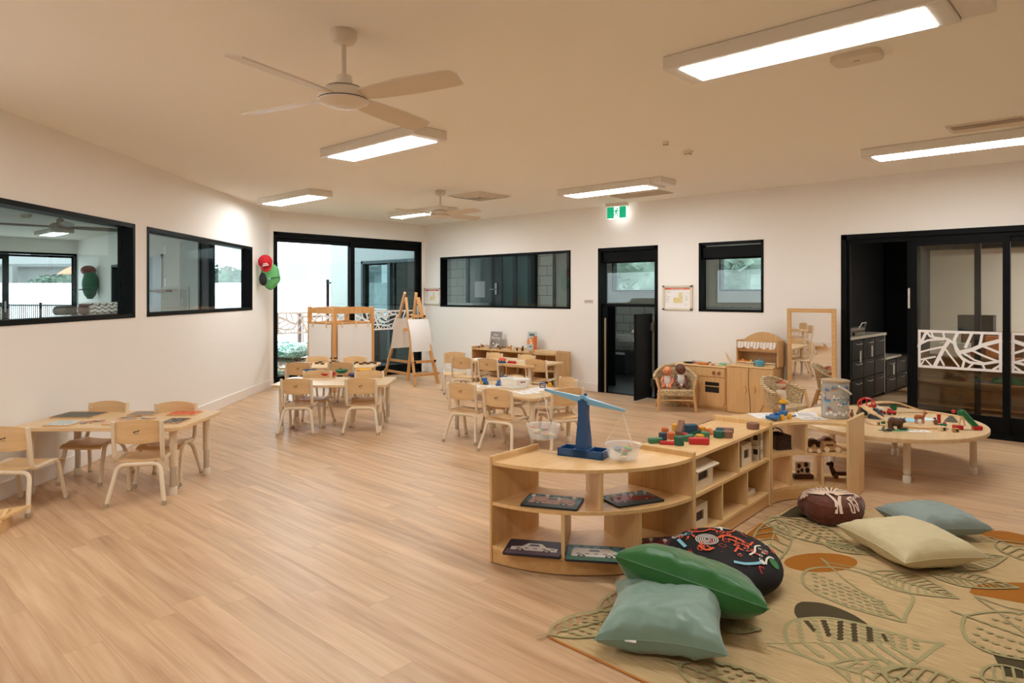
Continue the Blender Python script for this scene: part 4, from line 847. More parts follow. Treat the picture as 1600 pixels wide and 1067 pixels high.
for k, z in enumerate((.06, .27, .52)): m = MB(); m.slab([(x, y+.008) for x, y in fr_][1:-1], bk_[1:-1], z, z+.018); m.build(['bottom_board', 'shelf_board', 'top_board'][k], OAKV, t)
for x in (0, W2-.018): m = MB(); m.box(x, x+.018, 0, .34, 0, .56, .003); m.build('side_panel', OAKV, t)
m = MB(); m.box(.018, W2-.018, .33, .34, .02, .56); m.build('back_panel', OAKV, t)
m = MB(); m.slab([(x, y+.02) for x, y in fr_][1:-1], [(x, y+.035) for x, y in fr_][1:-1], .005, .06); m.build('plinth', OAKEDGE, t)
# ================================================================ EASELS
P0 = Vector((-2.58, 9.92)); o_ = camv(P0); EA = R(47.8)+YAW; S_ = .66
t = thing('painting_station', 'four sided pine painting easel hung with paper before the patio door', 'easel', (o_[0], o_[1], 0), EA)
for x, y in ((0, 0), (S_, 0), (0, S_), (S_, S_)):
    m = MB(); m.box(x-.028, x+.028, y-.028, y+.028, 0, 1.235, .005); m.build('post', PINE, t)
def rails(T_):
    m = MB(); m.T = T_; xs = [S_*k/10 for k in range(11)]
    m.T = T_ @ STAND; A_ = [(x, 1.135) for x in xs]; B_ = [(x, 1.215+.018*math.sin(PI*x/S_)) for x in xs]
    m.slab(A_, B_, -.012, .012); m.build('top_rail', PINE, t)
    for z in (.98, .34): m = MB(); m.T = T_; m.box(.028, S_-.028, -.012, .012, z-.03, z+.03, .004); m.build('cross_rail', PINE, t)
    m = MB(); m.T = T_; m.box(.03, S_-.03, .0, .008, .37, .95); m.build('board', M('easel_board', srgb(206,160,110), .6), t)
rails(Matrix()); rails(TR(0, 0, 0, rz=PI/2)); rails(TR(0, S_, 0)); rails(TR(S_, 0, 0, rz=PI/2))
def sheet(name, loc, rz, w_, h_, label, curl=.01, lean=0, group='hanging painting paper', cat='paper'):
    t = thing(name, label, cat, loc, rz, group); m = MB()
    f_ = lambda u, v: ((u-.5)*w_, -curl*math.sin(v*PI)-curl*.6*math.sin(u*PI*1.3)-v*h_*math.sin(lean), -v*h_*math.cos(lean))
    m.grid(f_, 8, 8); m.grid(lambda u, v: tuple(a+b for a, b in zip(f_(1-u, v), (0, .0012, 0))), 8, 8); m.build('sheet', PAPER, t); return t
def onE(u, v): return o_[0]+u*math.cos(EA)-v*math.sin(EA), o_[1]+u*math.sin(EA)+v*math.cos(EA)
x, y = onE(S_*.5, -.034); sh_ = sheet('drawing_paper', (x, y, .98), EA, .60, .62, 'blank sheet pegged on the wider visible side of the four sided easel', .004)
x, y = onE(-.034, S_*.5); sh2 = sheet('drawing_paper', (x, y, .98), EA-PI/2, .60, .62, 'blank sheet pegged on the narrower left side of the four sided easel', .004)
def peg(x, y, z, rz, label):
    t = thing('clothes_peg', label, 'peg', (x, y, z), rz, 'pegs on the painting easels')
    for s_, dy in ((-1, -.010), (1, .002)): m = MB(); m.T = TR(0, dy, 0, rx=R(4*s_)); m.box(-.007, .007, -.004, .004, -.04, .04, .002); m.build('jaw', RAWW, t)
    m = MB(); m.T = TR(0, -.004, 0, ry=PI/2); m.lathe([(.006, -.009), (.006, .009)], 8); m.build('spring', CHROME, t)
for u, l in ((.10, 'pine peg near the front corner of the right paper'), (.56, 'pine peg at the outer end of the right paper'), (.34, 'pine peg in the middle of the right paper')): x, y = onE(u, -.046); peg(x, y, .97, EA, l)
for v, l in ((.14, 'pine peg near the front corner of the left paper'), (.5, 'pine peg at the outer end of the left paper')): x, y = onE(-.046, v); peg(x, y, .97, EA-PI/2, l)
# A-frame double easel
nL, nR, fL, fR = G(649, 604), G(684.5, 600), G(601.5, 588), G(637, 595)
tl = AT(633.5, 463, 10.95); tr = AT(651.5, 463, 10.75+.25); cx = (nL+nR+fL+fR)/4
t = thing('standing_easel', 'pine A-frame easel beside the patio door with a curled sheet', 'easel', (cx.x, cx.y, 0))
def rel(p): return (p.x-cx.x, p.y-cx.y, p.z)
tl.z = tr.z = 1.41
for a_, b_, e_ in ((nL, tl, -.02), (nR, tr, -.02), (fL, tl, .03), (fR, tr, .03)):
    top_ = Vector((b_.x, b_.y, b_.z+(.04 if e_ > 0 else -.04))); off = (Vector((a_.x, a_.y, 0))-Vector((b_.x, b_.y, 0))).normalized()*.02; base = Vector(rel(a_)); base.z = .012
    m = MB(); m.beam(base, Vector(rel(top_))+off, .030, .058, (0,0,1), .004); m.build('leg', PINE, t)
def lerp(a, b, k): return a+(b-a)*k
for (a_, b_, ta, tb, ks) in ((nL, nR, tl, tr, (.12, .26, .76)), (fL, fR, tl, tr, (.08, .22, .60))):
    for i, k in enumerate(ks):
        p, q = Vector(rel(lerp(a_, ta, k))), Vector(rel(lerp(b_, tb, k))); d = (q-p).normalized()*.04; out_ = Vector(((a_+b_)/2-(ta+tb)/2)); out_.z = 0; out_.normalize(); out_ *= .038
        m = MB(); m.beam(p-d+out_, q+d+out_, .018, .042, (0,0,1), .003); rl = m.build('cross_rail', PINE, t)
        if i > 0:
            for e_ in (p, q): g_ = MB(); c_ = e_+out_*1.7; g_.ell(c_, .017, 10, 7); g_.build('knob', BLACKP, rl)
mid = lerp((nL+nR)/2, (tl+tr)/2, .73); ny = ((nL+nR)/2-(tl+tr)/2); ang = math.atan2((nR-nL).y, (nR-nL).x)
o2 = Vector((ny.x, ny.y)).normalized()*.075
sheet('drawing_paper', (mid.x+o2.x, mid.y+o2.y, 1.03), ang, .40, .52, 'large white sheet curling off the front of the A-frame easel', .02, R(13))
mid = lerp((fL+fR)/2, (tl+tr)/2, .72); ny2 = ((fL+fR)/2-(tl+tr)/2); o2 = Vector((ny2.x, ny2.y)).normalized()*.075
sheet('drawing_paper', (mid.x+o2.x, mid.y+o2.y, 1.03), ang+PI, .40, .50, 'shaded sheet on the rear side of the A-frame easel', .01, R(12))
# ================================================================ TOY KITCHEN
KF = 7.80
xa, _ = WR(1052, 600, KF); xb, _ = WR(1134.5, 600, KF); xc, _ = WR(1136.5, 600, KF); xd, _ = WR(1209, 600, KF); KW = xb-xa
CORK = wood('toy_kitchen_oak', srgb(208,162,106), srgb(220,178,124), .45, 'Z')
t = thing('toy_cooker', 'wooden play cooker with round and square door windows', 'toy kitchen', (xa, KF, 0)); kh = .545
m = MB(); m.box(0, KW, .012, .30, .03, kh-.02, .003); m.box(.01, KW-.01, .03, .29, 0, .03); m.build('carcass', CORK, t)
m = MB(); m.box(-.004, KW+.002, -.004, .31, kh-.02, kh, .004); m.build('worktop', BEECH, t)
m = MB(); m.box(.012, KW-.012, 0, .012, kh-.135, kh-.03, .003); cp = m.build('control_panel', CORK, t)
for x in (.10, KW-.16, KW-.09): m = MB(); m.T = TR(x, -.001, kh-.085, rx=PI/2); m.lathe([(.020, -.001), (.020, .012), (.013, .02)], 14); m.box(-.004, .004, -.02, .02, .012, .026, .002); m.build('knob', DARKW, cp)
hw = KW/2
def door_with_hole(x0, x1, z0, z1, hole, nm='door'):
    m = MB(); m.T = TR(0, .012, 0) @ STAND; n = len(hole)
    # ring of quads between rectangle and hole
    cx_ = sum(p[0] for p in hole)/n; cz_ = sum(p[1] for p in hole)/n; out = []
    for (hx_, hz_) in hole:
        dx, dz = hx_-cx_, hz_-cz_; k = min((x1-cx_)/dx if dx > 1e-6 else (x0-cx_)/dx if dx < -1e-6 else 1e9, (z1-cz_)/dz if dz > 1e-6 else (z0-cz_)/dz if dz < -1e-6 else 1e9); out.append((cx_+dx*k, cz_+dz*k))
    m.slab(out+[out[0]], hole+[hole[0]], 0, .012)
    d = m.build(nm, CORK, t); return d
cz = .27
dl = door_with_hole(.014, hw-.003, .05, kh-.14, [(hw*.60+.072*math.cos(2*PI*(k+.5)/28), cz+.072*math.sin(2*PI*(k+.5)/28)) for k in range(28)])
x0_, x1_, z0_, z1_ = hw+.080, KW-.090, .215, .345; sq = []
for k in range(7): sq.append((x0_+(x1_-x0_)*k/7, z0_))
for k in range(6): sq.append((x1_, z0_+(z1_-z0_)*k/6))
for k in range(7): sq.append((x1_-(x1_-x0_)*k/7, z1_))
for k in range(6): sq.append((x0_, z1_-(z1_-z0_)*k/6))
drr = door_with_hole(hw+.003, KW-.014, .05, kh-.14, sq)
DKV = M('dark_void', (.012,.012,.012), .3)
m = MB(); m.box(.02, hw-.01, .0105, .0118, .1, .4); m.build('dark_pane', DKV, dl); m = MB(); m.box(hw+.06, KW-.07, .0105, .0118, .2, .38); m.build('dark_pane', DKV, drr)
m = MB(); m.box(.03, hw-.01, .004, .010, cz-.004, cz+.006); m.build('inner_rack', OAKV, dl); m = MB(); m.box(hw+.07, KW-.08, .004, .010, cz+.018, cz+.028); m.build('inner_rack', OAKV, drr)
for x, d_ in ((hw-.025, dl), (hw+.025, drr)): m = MB(); m.box(x-.007, x+.007, -.012, 0, .22, .34, .004); m.build('handle', OAKV, d_)
CW = xd-xc; ch_ = .575
t = thing('toy_cupboard', 'plain two door wooden play cupboard supporting the little shop front', 'toy kitchen', (xc, KF-.02, 0))
m = MB(); m.box(0, CW, .012, .325, 0, ch_-.02, .003); m.build('carcass', CORK, t); m = MB(); m.box(-.002, CW+.002, -.004, .33, ch_-.02, ch_, .004); m.build('worktop', BEECH, t)
for k in (0, 1):
    wv = [(CW*.5+.012*math.sin(z*9+1), z) for z in [.02+(ch_-.045)*i/14 for i in range(15)]]
    m = MB(); m.T = TR(0, .012, 0) @ STAND
    if k == 0: m.slab([(.004, z) for x, z in wv], [(x-.005, z) for x, z in wv], 0, .012)
    else: m.slab([(x+.005, z) for x, z in wv], [(CW-.004, z) for x, z in wv], 0, .012)
    d_ = m.build('door', CORK, t); _g = MB(); _g.box(CW*.5-.03+.03*k, CW*.5+.03*k, .0095, .0115, .02, ch_-.03); _g.build('shadow_gap', DKV, d_); m = MB(); m.T = TR(CW*.5+(-.055 if k == 0 else .055), -.001, .30) @ STAND; m.prism([(.018*math.cos(a*PI/8), .040*math.sin(a*PI/8)) for a in range(16)], 0, .010); m.build('handle', OAKEDGE, d_)
# shop front standing on the cupboard
x0s, _ = WR(1150, 560, KF+.06); x1s, _ = WR(1216, 560, KF+.06); SWd = x1s-x0s
t = thing('toy_shop_front', 'arched wooden market stall with striped scalloped awning', 'toy shop', (x0s, KF+.06, ch_)); hh = .30
for x in (0, SWd-.018): m = MB(); m.box(x, x+.018, 0, .20, 0, hh, .003); m.build('side_panel', CORK, t)
m = MB(); m.T = TR(0, .2, 0) @ STAND; A_ = [(SWd*k/20, 0) for k in range(21)]; B_ = [(SWd*k/20, hh-.02+.115*math.sin(PI*k/20)**.8) for k in range(21)]; m.slab(A_, B_, 0, .012); m.build('arched_back', CORK, t)
m = MB(); m.box(.018, SWd-.018, .03, .19, .165, .178); m.build('shelf_board', CORK, t); m = MB(); m.box(.018, SWd-.018, .05, .066, hh-.01, hh-.0); m.build('rail', CORK, t)
aw = MB()
def awn(u, v): return (.02+u*(SWd-.04), -.012-.022*v+.004*math.sin(u*40), hh-.015-v*(.055+.028*abs(math.sin(u*PI*5))))
aw.grid(awn, 60, 3); aw.grid(lambda u, v: tuple(a+b for a, b in zip(awn(1-u, v), (0, .003, 0))), 60, 3)
def stripes(name, c1, c2, fr_, ax=0):
    m_, nt, b = NT(name); N = nt.nodes.new; L = nt.links.new; tc = N('ShaderNodeTexCoord'); sp_ = N('ShaderNodeSeparateXYZ'); L(tc.outputs['Object'], sp_.inputs[0])
    a = N('ShaderNodeMath'); a.operation = 'MULTIPLY'; a.inputs[1].default_value = fr_; L(sp_.outputs[ax], a.inputs[0]); f_ = N('ShaderNodeMath'); f_.operation = 'FRACT'; L(a.outputs[0], f_.inputs[0]); g_ = N('ShaderNodeMath'); g_.operation = 'GREATER_THAN'; g_.inputs[1].default_value = .5; L(f_.outputs[0], g_.inputs[0])
    mx = N('ShaderNodeMix'); mx.data_type = 'RGBA'; mx.inputs[6].default_value = c1; mx.inputs[7].default_value = c2; L(g_.outputs[0], mx.inputs[0]); L(mx.outputs[2], b.inputs['Base Color']); b.inputs['Roughness'].default_value = .9; return m_
aw.build('awning', stripes('awning_stripe', srgb(236,224,212), srgb(206,190,180), 26), t)
# ================================================================ STANDING MIRROR
MY = 7.96; x0m, _ = WR(1230.5, 560, MY); x1m, _ = WR(1306.5, 560, MY); MW = x1m-x0m
t = thing('standing_mirror', 'tall oak framed mirror leaning by the wide black doors', 'mirror', (x0m, MY, 0), 0, rot=(R(1.0), 0, 0)); mh = 1.26
for x in (0, MW-.045): m = MB(); m.box(x, x+.045, 0, .03, .02, mh, .004); m.build('stile', OAKEDGE, t)
for z in (.10, mh-.045): m = MB(); m.box(.045, MW-.045, .0, .03, z, z+.045, .003); m.build('rail', OAKEDGE, t)
m = MB(); m.box(.045, MW-.045, .012, .02, .145, mh-.045); m.build('mirror_pane', M('mirror_silver', (.9,.9,.9), .02, metal=1), t)
m = MB(); m.box(.02, MW-.02, .021, .028, .12, mh-.02); m.build('back_panel', OAKV, t)
for x in (-.03, MW+.002): m = MB(); m.T = TR(x, 0, 0); m.prism([(0, -.12), (.028, -.12), (.028, .14), (0, .14)], .0, .06); m.prism([(0, -.05), (.028, -.05), (.028, .05), (0, .05)], .06, .40); m.build('foot', OAKEDGE, t)
# ================================================================ RATTAN CHAIRS
def rattan(name='rattan', dark=False):
    m_, nt, b = NT(name); N = nt.nodes.new; L = nt.links.new; tc = N('ShaderNodeTexCoord'); w1 = N('ShaderNodeTexWave'); w1.bands_direction = 'Z'; w1.inputs['Scale'].default_value = 20; w1.inputs['Distortion'].default_value = 3; w1.inputs['Detail Scale'].default_value = 9; L(tc.outputs['Object'], w1.inputs[0])
    w2 = N('ShaderNodeTexNoise'); w2.inputs['Scale'].default_value = 48; L(tc.outputs['Object'], w2.inputs['Vector']); ad = N('ShaderNodeMath'); ad.operation = 'MULTIPLY_ADD'; ad.inputs[1].default_value = .5; L(w1.outputs[1], ad.inputs[0]); mu = N('ShaderNodeMath'); mu.operation = 'MULTIPLY'; mu.inputs[1].default_value = .6; L(w2.outputs['Fac'], mu.inputs[0]); L(mu.outputs[0], ad.inputs[2])
    cr = N('ShaderNodeValToRGB'); cr.color_ramp.elements[0].color = srgb(84,54,28); cr.color_ramp.elements[1].color = srgb(234,206,160); cr.color_ramp.elements[0].position = .32; cr.color_ramp.elements[1].position = .60; L(ad.outputs[0], cr.inputs[0]); L(cr.outputs[0], b.inputs['Base Color']); b.inputs['Roughness'].default_value = .8
    bp_ = N('ShaderNodeBump'); bp_.inputs['Strength'].default_value = .8; bp_.inputs['Distance'].default_value = .006; L(ad.outputs[0], bp_.inputs['Height']); L(bp_.outputs[0], b.inputs['Normal']); return m_
RAT = rattan(); CANE = M('cane_pole', srgb(206,160,106), .5)
def rattan_chair(loc, rz, label):
    t = thing('rattan_chair', label, 'chair', loc, rz, 'small woven rattan armchairs')
    # front is +y ; seat z .27, back top .50
    def rimp(a, k=0):     # a from 0 (front right) round the back to 1 (front left)
        th = -PI*.02+PI*1.04*a; x = .245*math.cos(th); y = .10-.29*math.sin(th)**.9 if math.sin(th) > 0 else .10
        z = .40+.13*math.sin(max(0, min(PI, th)))**1.3; return Vector((x*(1.04), y, z))
    def shell(u, v, off=0):
        p = rimp(u); q = Vector((p.x*.80, p.y*.80+.01, .24)); r_ = p*(1-v)+q*v; c_ = Vector((r_.x, r_.y-.0, 0)); 
        if c_.length > 0: r_ = r_-c_.normalized()*off
        return tuple(r_)
    m = MB(); m.grid(lambda u, v: shell(u, v), 30, 8); m.grid(lambda u, v: shell(1-u, v, .012), 30, 8); m.build('backrest', RAT, t)
    m = MB(); m.tube([rimp(k/28) for k in range(29)], .021, 10); m.build('arm_rim', RAT, t)
    m = MB(); out = [(shell(k/20, 1)[0]*1.0, shell(k/20, 1)[1]) for k in range(21)]; m.prism(out+[(-.19, .17), (.19, .17)], .235, .262); m.box(-.20, .20, .15, .175, .19, .262, .008); m.build('seat', RAT, t)
    for s_ in (-1, 1):
        m = MB(); m.tube([(s_*.225, .185, .01), (s_*.205, .165, .26), (s_*.238, .115, .40)], .016, 8); m.build('leg', CANE if True else RAT, t)
        m = MB(); m.tube([(s_*.205, -.20, .01), (s_*.15, -.13, .25)], .014, 8); m.build('leg', CANE, t)
        m = MB(); m.tube([(s_*.212, .17, .13), (s_*.175, -.165, .14)], .009, 8); m.build('stretcher', CANE, t)
    m = MB(); m.tube([(-.21, .17, .14), (.21, .17, .14)], .009, 8); m.build('stretcher', CANE, t)
    return t
p = G(1050, 642); RC1 = (p.x-.02, p.y+.10, 0); RA1 = PI+R(38); rattan_chair(RC1, RA1, 'woven rattan armchair holding two dolls beside the bathroom gate')
p = AT(1222, 620, 7.2); RC2 = (p.x, p.y, 0); RA2 = PI+R(78); rattan_chair(RC2, RA2, 'woven rattan armchair with a swaddled doll in front of the mirror')
# ================================================================ CEILING THINGS
FANB = M('fan_blade_tan', srgb(216,200,178), .45)
FANW = M('fan_white', srgb(226,214,196), .4)
ceiling_fan('ceiling_fan', (-2.86, 1.87, H), 'large four blade ceiling fan nearest the viewer', 4, .645, YAW-R(28), FANW, .30, bmat=FANB)
ceiling_fan('ceiling_fan', (-6.39, 5.56, H), 'small distant ceiling fan beside the square vent', 4, .655, YAW+R(48), FANW, .27, bmat=FANB)
DARKV = M('vent_shadow', srgb(104,86,62), .8); CEILM = M('ceiling_metal', srgb(222,208,188), .5)
t = thing('square_vent', 'square air diffuser near the distant ceiling fan', 'vent', (-6.35, 6.20, H), 0)
for k, s_ in enumerate((.30, .21, .12)):
    m = MB()
    for a in range(4): m.T = TR(0, 0, -.004-.006*k, rz=a*PI/2); m._add([(-s_, -s_, 0), (s_, -s_, 0), (s_-.045, -s_+.045, -.016), (-s_+.045, -s_+.045, -.016)], [(0,3,2,1), (0,1,2,3)])
    m.build('louvre', CEILM, t)
m = MB(); m.box(-.075, .075, -.075, .075, -.012, -.004); m.build('core', DARKV, t)
def slot_vent(x, y, w_, d_, label):
    t = thing('slot_vent', label, 'vent', (x, y, H), 0); m = MB(); m.box(-w_/2, w_/2, -d_/2, d_/2, -.003, -.0005); m.build('backing', DARKV, t)
    m = MB(); liner_xy(m, -w_/2-.03, w_/2+.03, -d_/2-.03, d_/2+.03, -.012, -.0005, .03); m.box(-.012, .012, -d_/2, d_/2, -.012, -.003); m.build('frame', CEILM, t)
    n = 9
    for k in range(n):
        m = MB(); y0 = -d_/2+d_*(k+.5)/n; ang_ = R(38 if k < 5 else -38); m.T = TR(0, y0, -.010, rx=ang_); m.box(-w_/2, w_/2, -.011, .011, -.0012, .0012); m.build('slat', CEILM, t)
def liner_xy(m, x0, x1, y0, y1, z0, z1, t_):
    m.box(x0, x1, y0, y0+t_, z0, z1); m.box(x0, x1, y1-t_, y1, z0, z1); m.box(x0, x0+t_, y0+t_, y1-t_, z0, z1); m.box(x1-t_, x1, y0+t_, y1-t_, z0, z1)
slot_vent(-.88, 6.19, .44, .22, 'rectangular slotted vent at the right above the far batten light')
t = thing('access_hatch', 'flat grey access panel beside the light over the exit sign', 'panel', (-4.74, 7.50, H), 0); m = MB(); m.box(-.36, .36, -.15, .15, -.012, -.0005, .003); m.build('door', M('panel_tan', srgb(190,170,142), .7), t); m = MB(); liner_xy(m, -.375, .375, -.165, .165, -.009, -.0005, .014); m.build('frame', CEILM, t)
t = thing('access_point', 'white rounded ceiling sensor box beside the nearest batten light', 'sensor', (-1.14, 3.93, H), 0); m = MB(); m.prism(rrect(.24, .16, .04), -.03, -.0005); m.build('body', FANW, t); m = MB(); m.prism(rrect(.03, .006, .002), -.032, -.03); m.build('led', M('led_grey', srgb(150,140,120), .4), t)
for p, l, r_ in ((G(1075, 236, 2.7), 'small round detector on the open ceiling above the exit door', .045), (G(1040, 221, 2.7), 'tiny sprinkler rose near the round detector', .03)):
    t = thing('ceiling_detector', l, 'detector', (p.x, p.y, H), 0); m = MB(); m.lathe([(r_, -.0005), (r_, -.01), (r_*.7, -.026), (r_*.3, -.034), (.002, -.035)], 18); m.build('body', FANW, t); m = MB(); m.T = TR(0, 0, 0); m.lathe([(r_*.72, -.026), (r_*.72, -.030)], 18, False, False); m.build('ring', DARKV, t)
# exit sign
EXG = M('exit_green', srgb(0,150,104), .4, emit=srgb(0,160,112), es=.6); EXW = M('exit_white', (1,1,1), .4, emit=(.95,1,.97), es=.9)
t = thing('exit_sign', 'green running man exit sign glowing above the bathroom door', 'sign', (-5.46, 8.02, 0), R(6))
m = MB(); m.box(-.16, .16, -.04, .05, 2.655, 2.699, .004); m.build('housing', FANW, t)
m = MB(); m.box(-.152, .152, -.008, .008, 2.488, 2.655); pl = m.build('sign_panel', EXW, t)
m = MB(); m.T = Matrix.Translation((0, -.0092, 2.5715)) @ STAND; m._add([(-.150, -.081, 0), (-.040, -.081, 0), (-.040, .081, 0), (-.150, .081, 0)], [(0,1,2,3)]); m._add([(.044, -.081, 0), (.150, -.081, 0), (.150, .081, 0), (.044, .081, 0)], [(0,1,2,3)])
m.disc((.012, .052), .013, z=.0003); m.strip([(.004, .035), (-.010, .0)], .026, .0003)
for q in ([(.002, .034), (.024, .018), (.040, .022)], [(.002, .034), (-.026, .026), (-.036, .004)], [(-.010, .004), (.014, -.020), (.020, -.052)], [(-.010, .004), (-.018, -.030), (-.048, -.036)]): m.strip(q, .015, .0003)
m.build('running_man', EXG, pl)
m = MB(); m.box(-.12, .12, -.012, .030, 2.483, 2.4875); m.build('lens', M('exit_lens', (1,1,1), .4, emit=(.92,.98,1), es=3), t)
# ================================================================ WALL THINGS
def notice(px0, px1, y, zc, hgt, label, red, seed):
    xa, _ = WR(px0, 450, y); xb, _ = WR(px1, 450, y); w_ = xb-xa
    t = thing('evacuation_notice', label, 'notice', ((xa+xb)/2, y, zc), 0, 'framed evacuation diagrams')
    m = MB(); m.T = STAND; 
    for s_ in (-1, 1): m.box(s_*(w_/2-.018)-.018, s_*(w_/2-.018)+.018, -hgt/2, hgt/2, 0, .018, .003); m.box(-w_/2, w_/2, s_*(hgt/2-.014)-.014, s_*(hgt/2-.014)+.014, 0, .018, .003)
    m.build('frame', M('notice_frame', srgb(218,206,186), .35), t)
    m = MB(); m.T = STAND; m.box(-w_/2+.02, w_/2-.02, -hgt/2+.02, hgt/2-.02, .002, .006); pp = m.build('sheet', PAPER, t)
    iw, ih = w_-.07, hgt-.07
    m = MB(); m.T = Matrix.Translation((0, -.0068, 0)) @ STAND; m.box(-iw/2, iw/2, ih/2-.022, ih/2, 0, .0004); m.build('header', red, pp)
    m = MB(); m.T = Matrix.Translation((0, -.0075, 0)) @ STAND; m.text('EVACUATION DIAGRAM', .017, 0, ih/2-.011, .0003); m.build('header_text', PAPER, pp)
    m = MB(); m.T = Matrix.Translation((0, -.0068, 0)) @ STAND; r2 = random.Random(seed)
    m.mi = 0; m.box(-.06, .02, -.07, .0, 0, .0003); m.box(.02, .07, -.07, .07, .0, .0004); m.mi = 1
    for k in range(9): m.box(-iw/2+.01, -iw/2+.03+r2.random()*.06, ih/2-.045-k*.018, ih/2-.041-k*.018, 0, .0003)
    for k in range(6): x = .1+r2.random()*.05; z = r2.uniform(-.1, .06); m.box(x, x+.03, z, z+.003, 0, .0003); m.box(x, x+.003, z, z+.02, 0, .0003)
    m.mi = 2
    for k in range(5): m.disc((r2.uniform(-.05, .07), r2.uniform(-.06, .06)), .004, z=.0008, n=8)
    m.build('plan_print', [M('plan_yellow', srgb(226,210,150), .7), M('plan_grey', srgb(170,160,152), .7), M('plan_red', srgb(200,60,50), .6)], pp); return t
notice(1035.8, 1082.8, YR-.001, 1.376, .33, 'framed evacuation diagram with orange header beside the square window', M('header_orange', srgb(214,104,66), .6), 2)
notice(663, 688.5, YR-.001, 1.386, .31, 'framed evacuation diagram with red header in the corner by the patio door', M('header_red', srgb(206,60,60), .6), 5)
xa, za = WR(912.5, 471); xb, _ = WR(928, 471); t = thing('door_label', 'small grey lettered plate left of the bathroom doorway', 'sign', ((xa+xb)/2, YR, za), 0)
m = MB(); m.T = STAND; m.box(-.08, .08, -.026, .026, 0, .004, .001); m.build('plate', M('plate_grey', srgb(206,196,180), .5), t); m = MB(); m.T = Matrix.Translation((0, -.0045, 0)) @ STAND; m.text('BATHROOM', .023, -.008, 0, 0); m.build('lettering', M('ink', srgb(50,44,38), .6), t)
x, z = WR(676, 527); t = thing('cable_clip', 'thin pale wire loop fixed low on the corner wall', 'clip', (x, YR, z)); m = MB(); m.T = STAND; m.tube([(-.02, .05, .004), (0, .06, .012), (.02, .03, .012), (.02, -.04, .012), (0, -.06, .004)], .003, 6); m.build('wire', CHROME, t); m = MB(); m.T = STAND; m.box(-.028, -.012, .04, .056, 0, .008, .002); m.box(-.012, .004, -.068, -.052, 0, .008, .002); m.build('base', WHITEP, t)
# cap and bag on the left wall (local +y is away from the wall after rotation)
def off_wall(px, n):
    d_ = Vector(ray(px)); k = (LA.dot(LN)+n)/d_.dot(LN); return d_*k
hb_ = off_wall(413, .10); bagp = off_wall(420, .16); capp = off_wall(415, .13); FA = R(58)
t = thing('green_bag', 'bright green drawstring bag hung under the red cap', 'bag', (bagp.x, bagp.y, 1.85), FA)
BGM = M('bright_green', srgb(96,168,100), .8, var=.2, vscale=14, bump=.5, bscale=25)
m = MB(); m.grid(lambda u, v: ((math.cos(u*2*PI)*.135*math.sin(PI*(.10+.90*v))**.6*(1+.10*noise.noise(Vector((math.cos(u*6.28)*2, math.sin(u*6.28)*2, v*4)))))*1.0+.02, math.sin(u*2*PI)*.085*math.sin(PI*(.10+.90*v))**.6, -v*.37), 28, 16); m.build('sack', BGM, t)
m = MB(); m.ell((-.07, -.055, -.21), (.060, .045, .095), 14, 9); m.build('mesh_pocket', BLK, t)
m = MB(); m.tube([(.02, -.092, -.20), (.08, -.085, -.19), (.15, -.03, -.18)], .005, 6); m.build('strap', BLK, t)
m = MB(); m.ell((.02, -.092, -.205), (.017, .006, .017), 12, 6); m.build('badge', M('badge_blue', srgb(150,200,214), .5), t)
hx0 = off_wall(408, .0); t = thing('wall_hook', 'steel coat hook holding the red cap and green bag', 'hook', (hx0.x, hx0.y, 1.93), LANG+PI); m = MB(); m.box(-.02, .02, -.006, 0, -.04, .04, .002); m.build('plate', CHROME, t); m = MB(); m.tube([(0, -.006, 0), (0, -.10, -.005), (0, -.12, .02)], .005, 8); m.build('prong', CHROME, t)
t = thing('baseball_hat', 'red baseball cap hanging on the left wall with white lettering', 'cap', (capp.x, capp.y, 1.875), FA, rot=(0, R(-12), FA))
m = MB()
def capf(u, v):
    a = u*2*PI; ph = v*PI/2; r_ = math.cos(ph); return (math.cos(a)*r_*.098, -.02-.09*math.sin(ph), math.sin(a)*r_*.100+.015)
m.grid(capf, 28, 8); m.grid(lambda u, v: (math.cos(u*2*PI)*.096, -.02+.05*v, math.sin(u*2*PI)*.098*(1-v*.2)+.015), 28, 2); m.build('crown', REDF, t)
m = MB()
def brimf(u, v, o=0): a = PI+u*PI; return (math.cos(a)*.096*(1-.04*v), -.055-.055*math.sin(PI*u)*(1-v*.25)-o, .0+math.sin(a)*.088*(1+v*.55))
m.grid(lambda u, v: brimf(u, v), 16, 6); m.grid(lambda u, v: brimf(1-u, v, .004), 16, 6); m.build('brim', REDF, t)
m = MB(); m.T = Matrix.Translation((0, -.116, -.030)) @ Matrix.Rotation(R(-18), 4, 'X') @ STAND; [m.box(-.026+.012*k, -.018+.012*k, .004, .018, 0, .0006) for k in range(5)]; [m.box(-.042+.011*k, -.034+.011*k, -.020, -.008, 0, .0006) for k in range(8)]; m.build('lettering', M('white_ink', srgb(240,230,226), .7), t)
m = MB(); m.ell((0, -.111, .015), (.007, .004, .007), 8, 5); m.build('button', REDF, t)
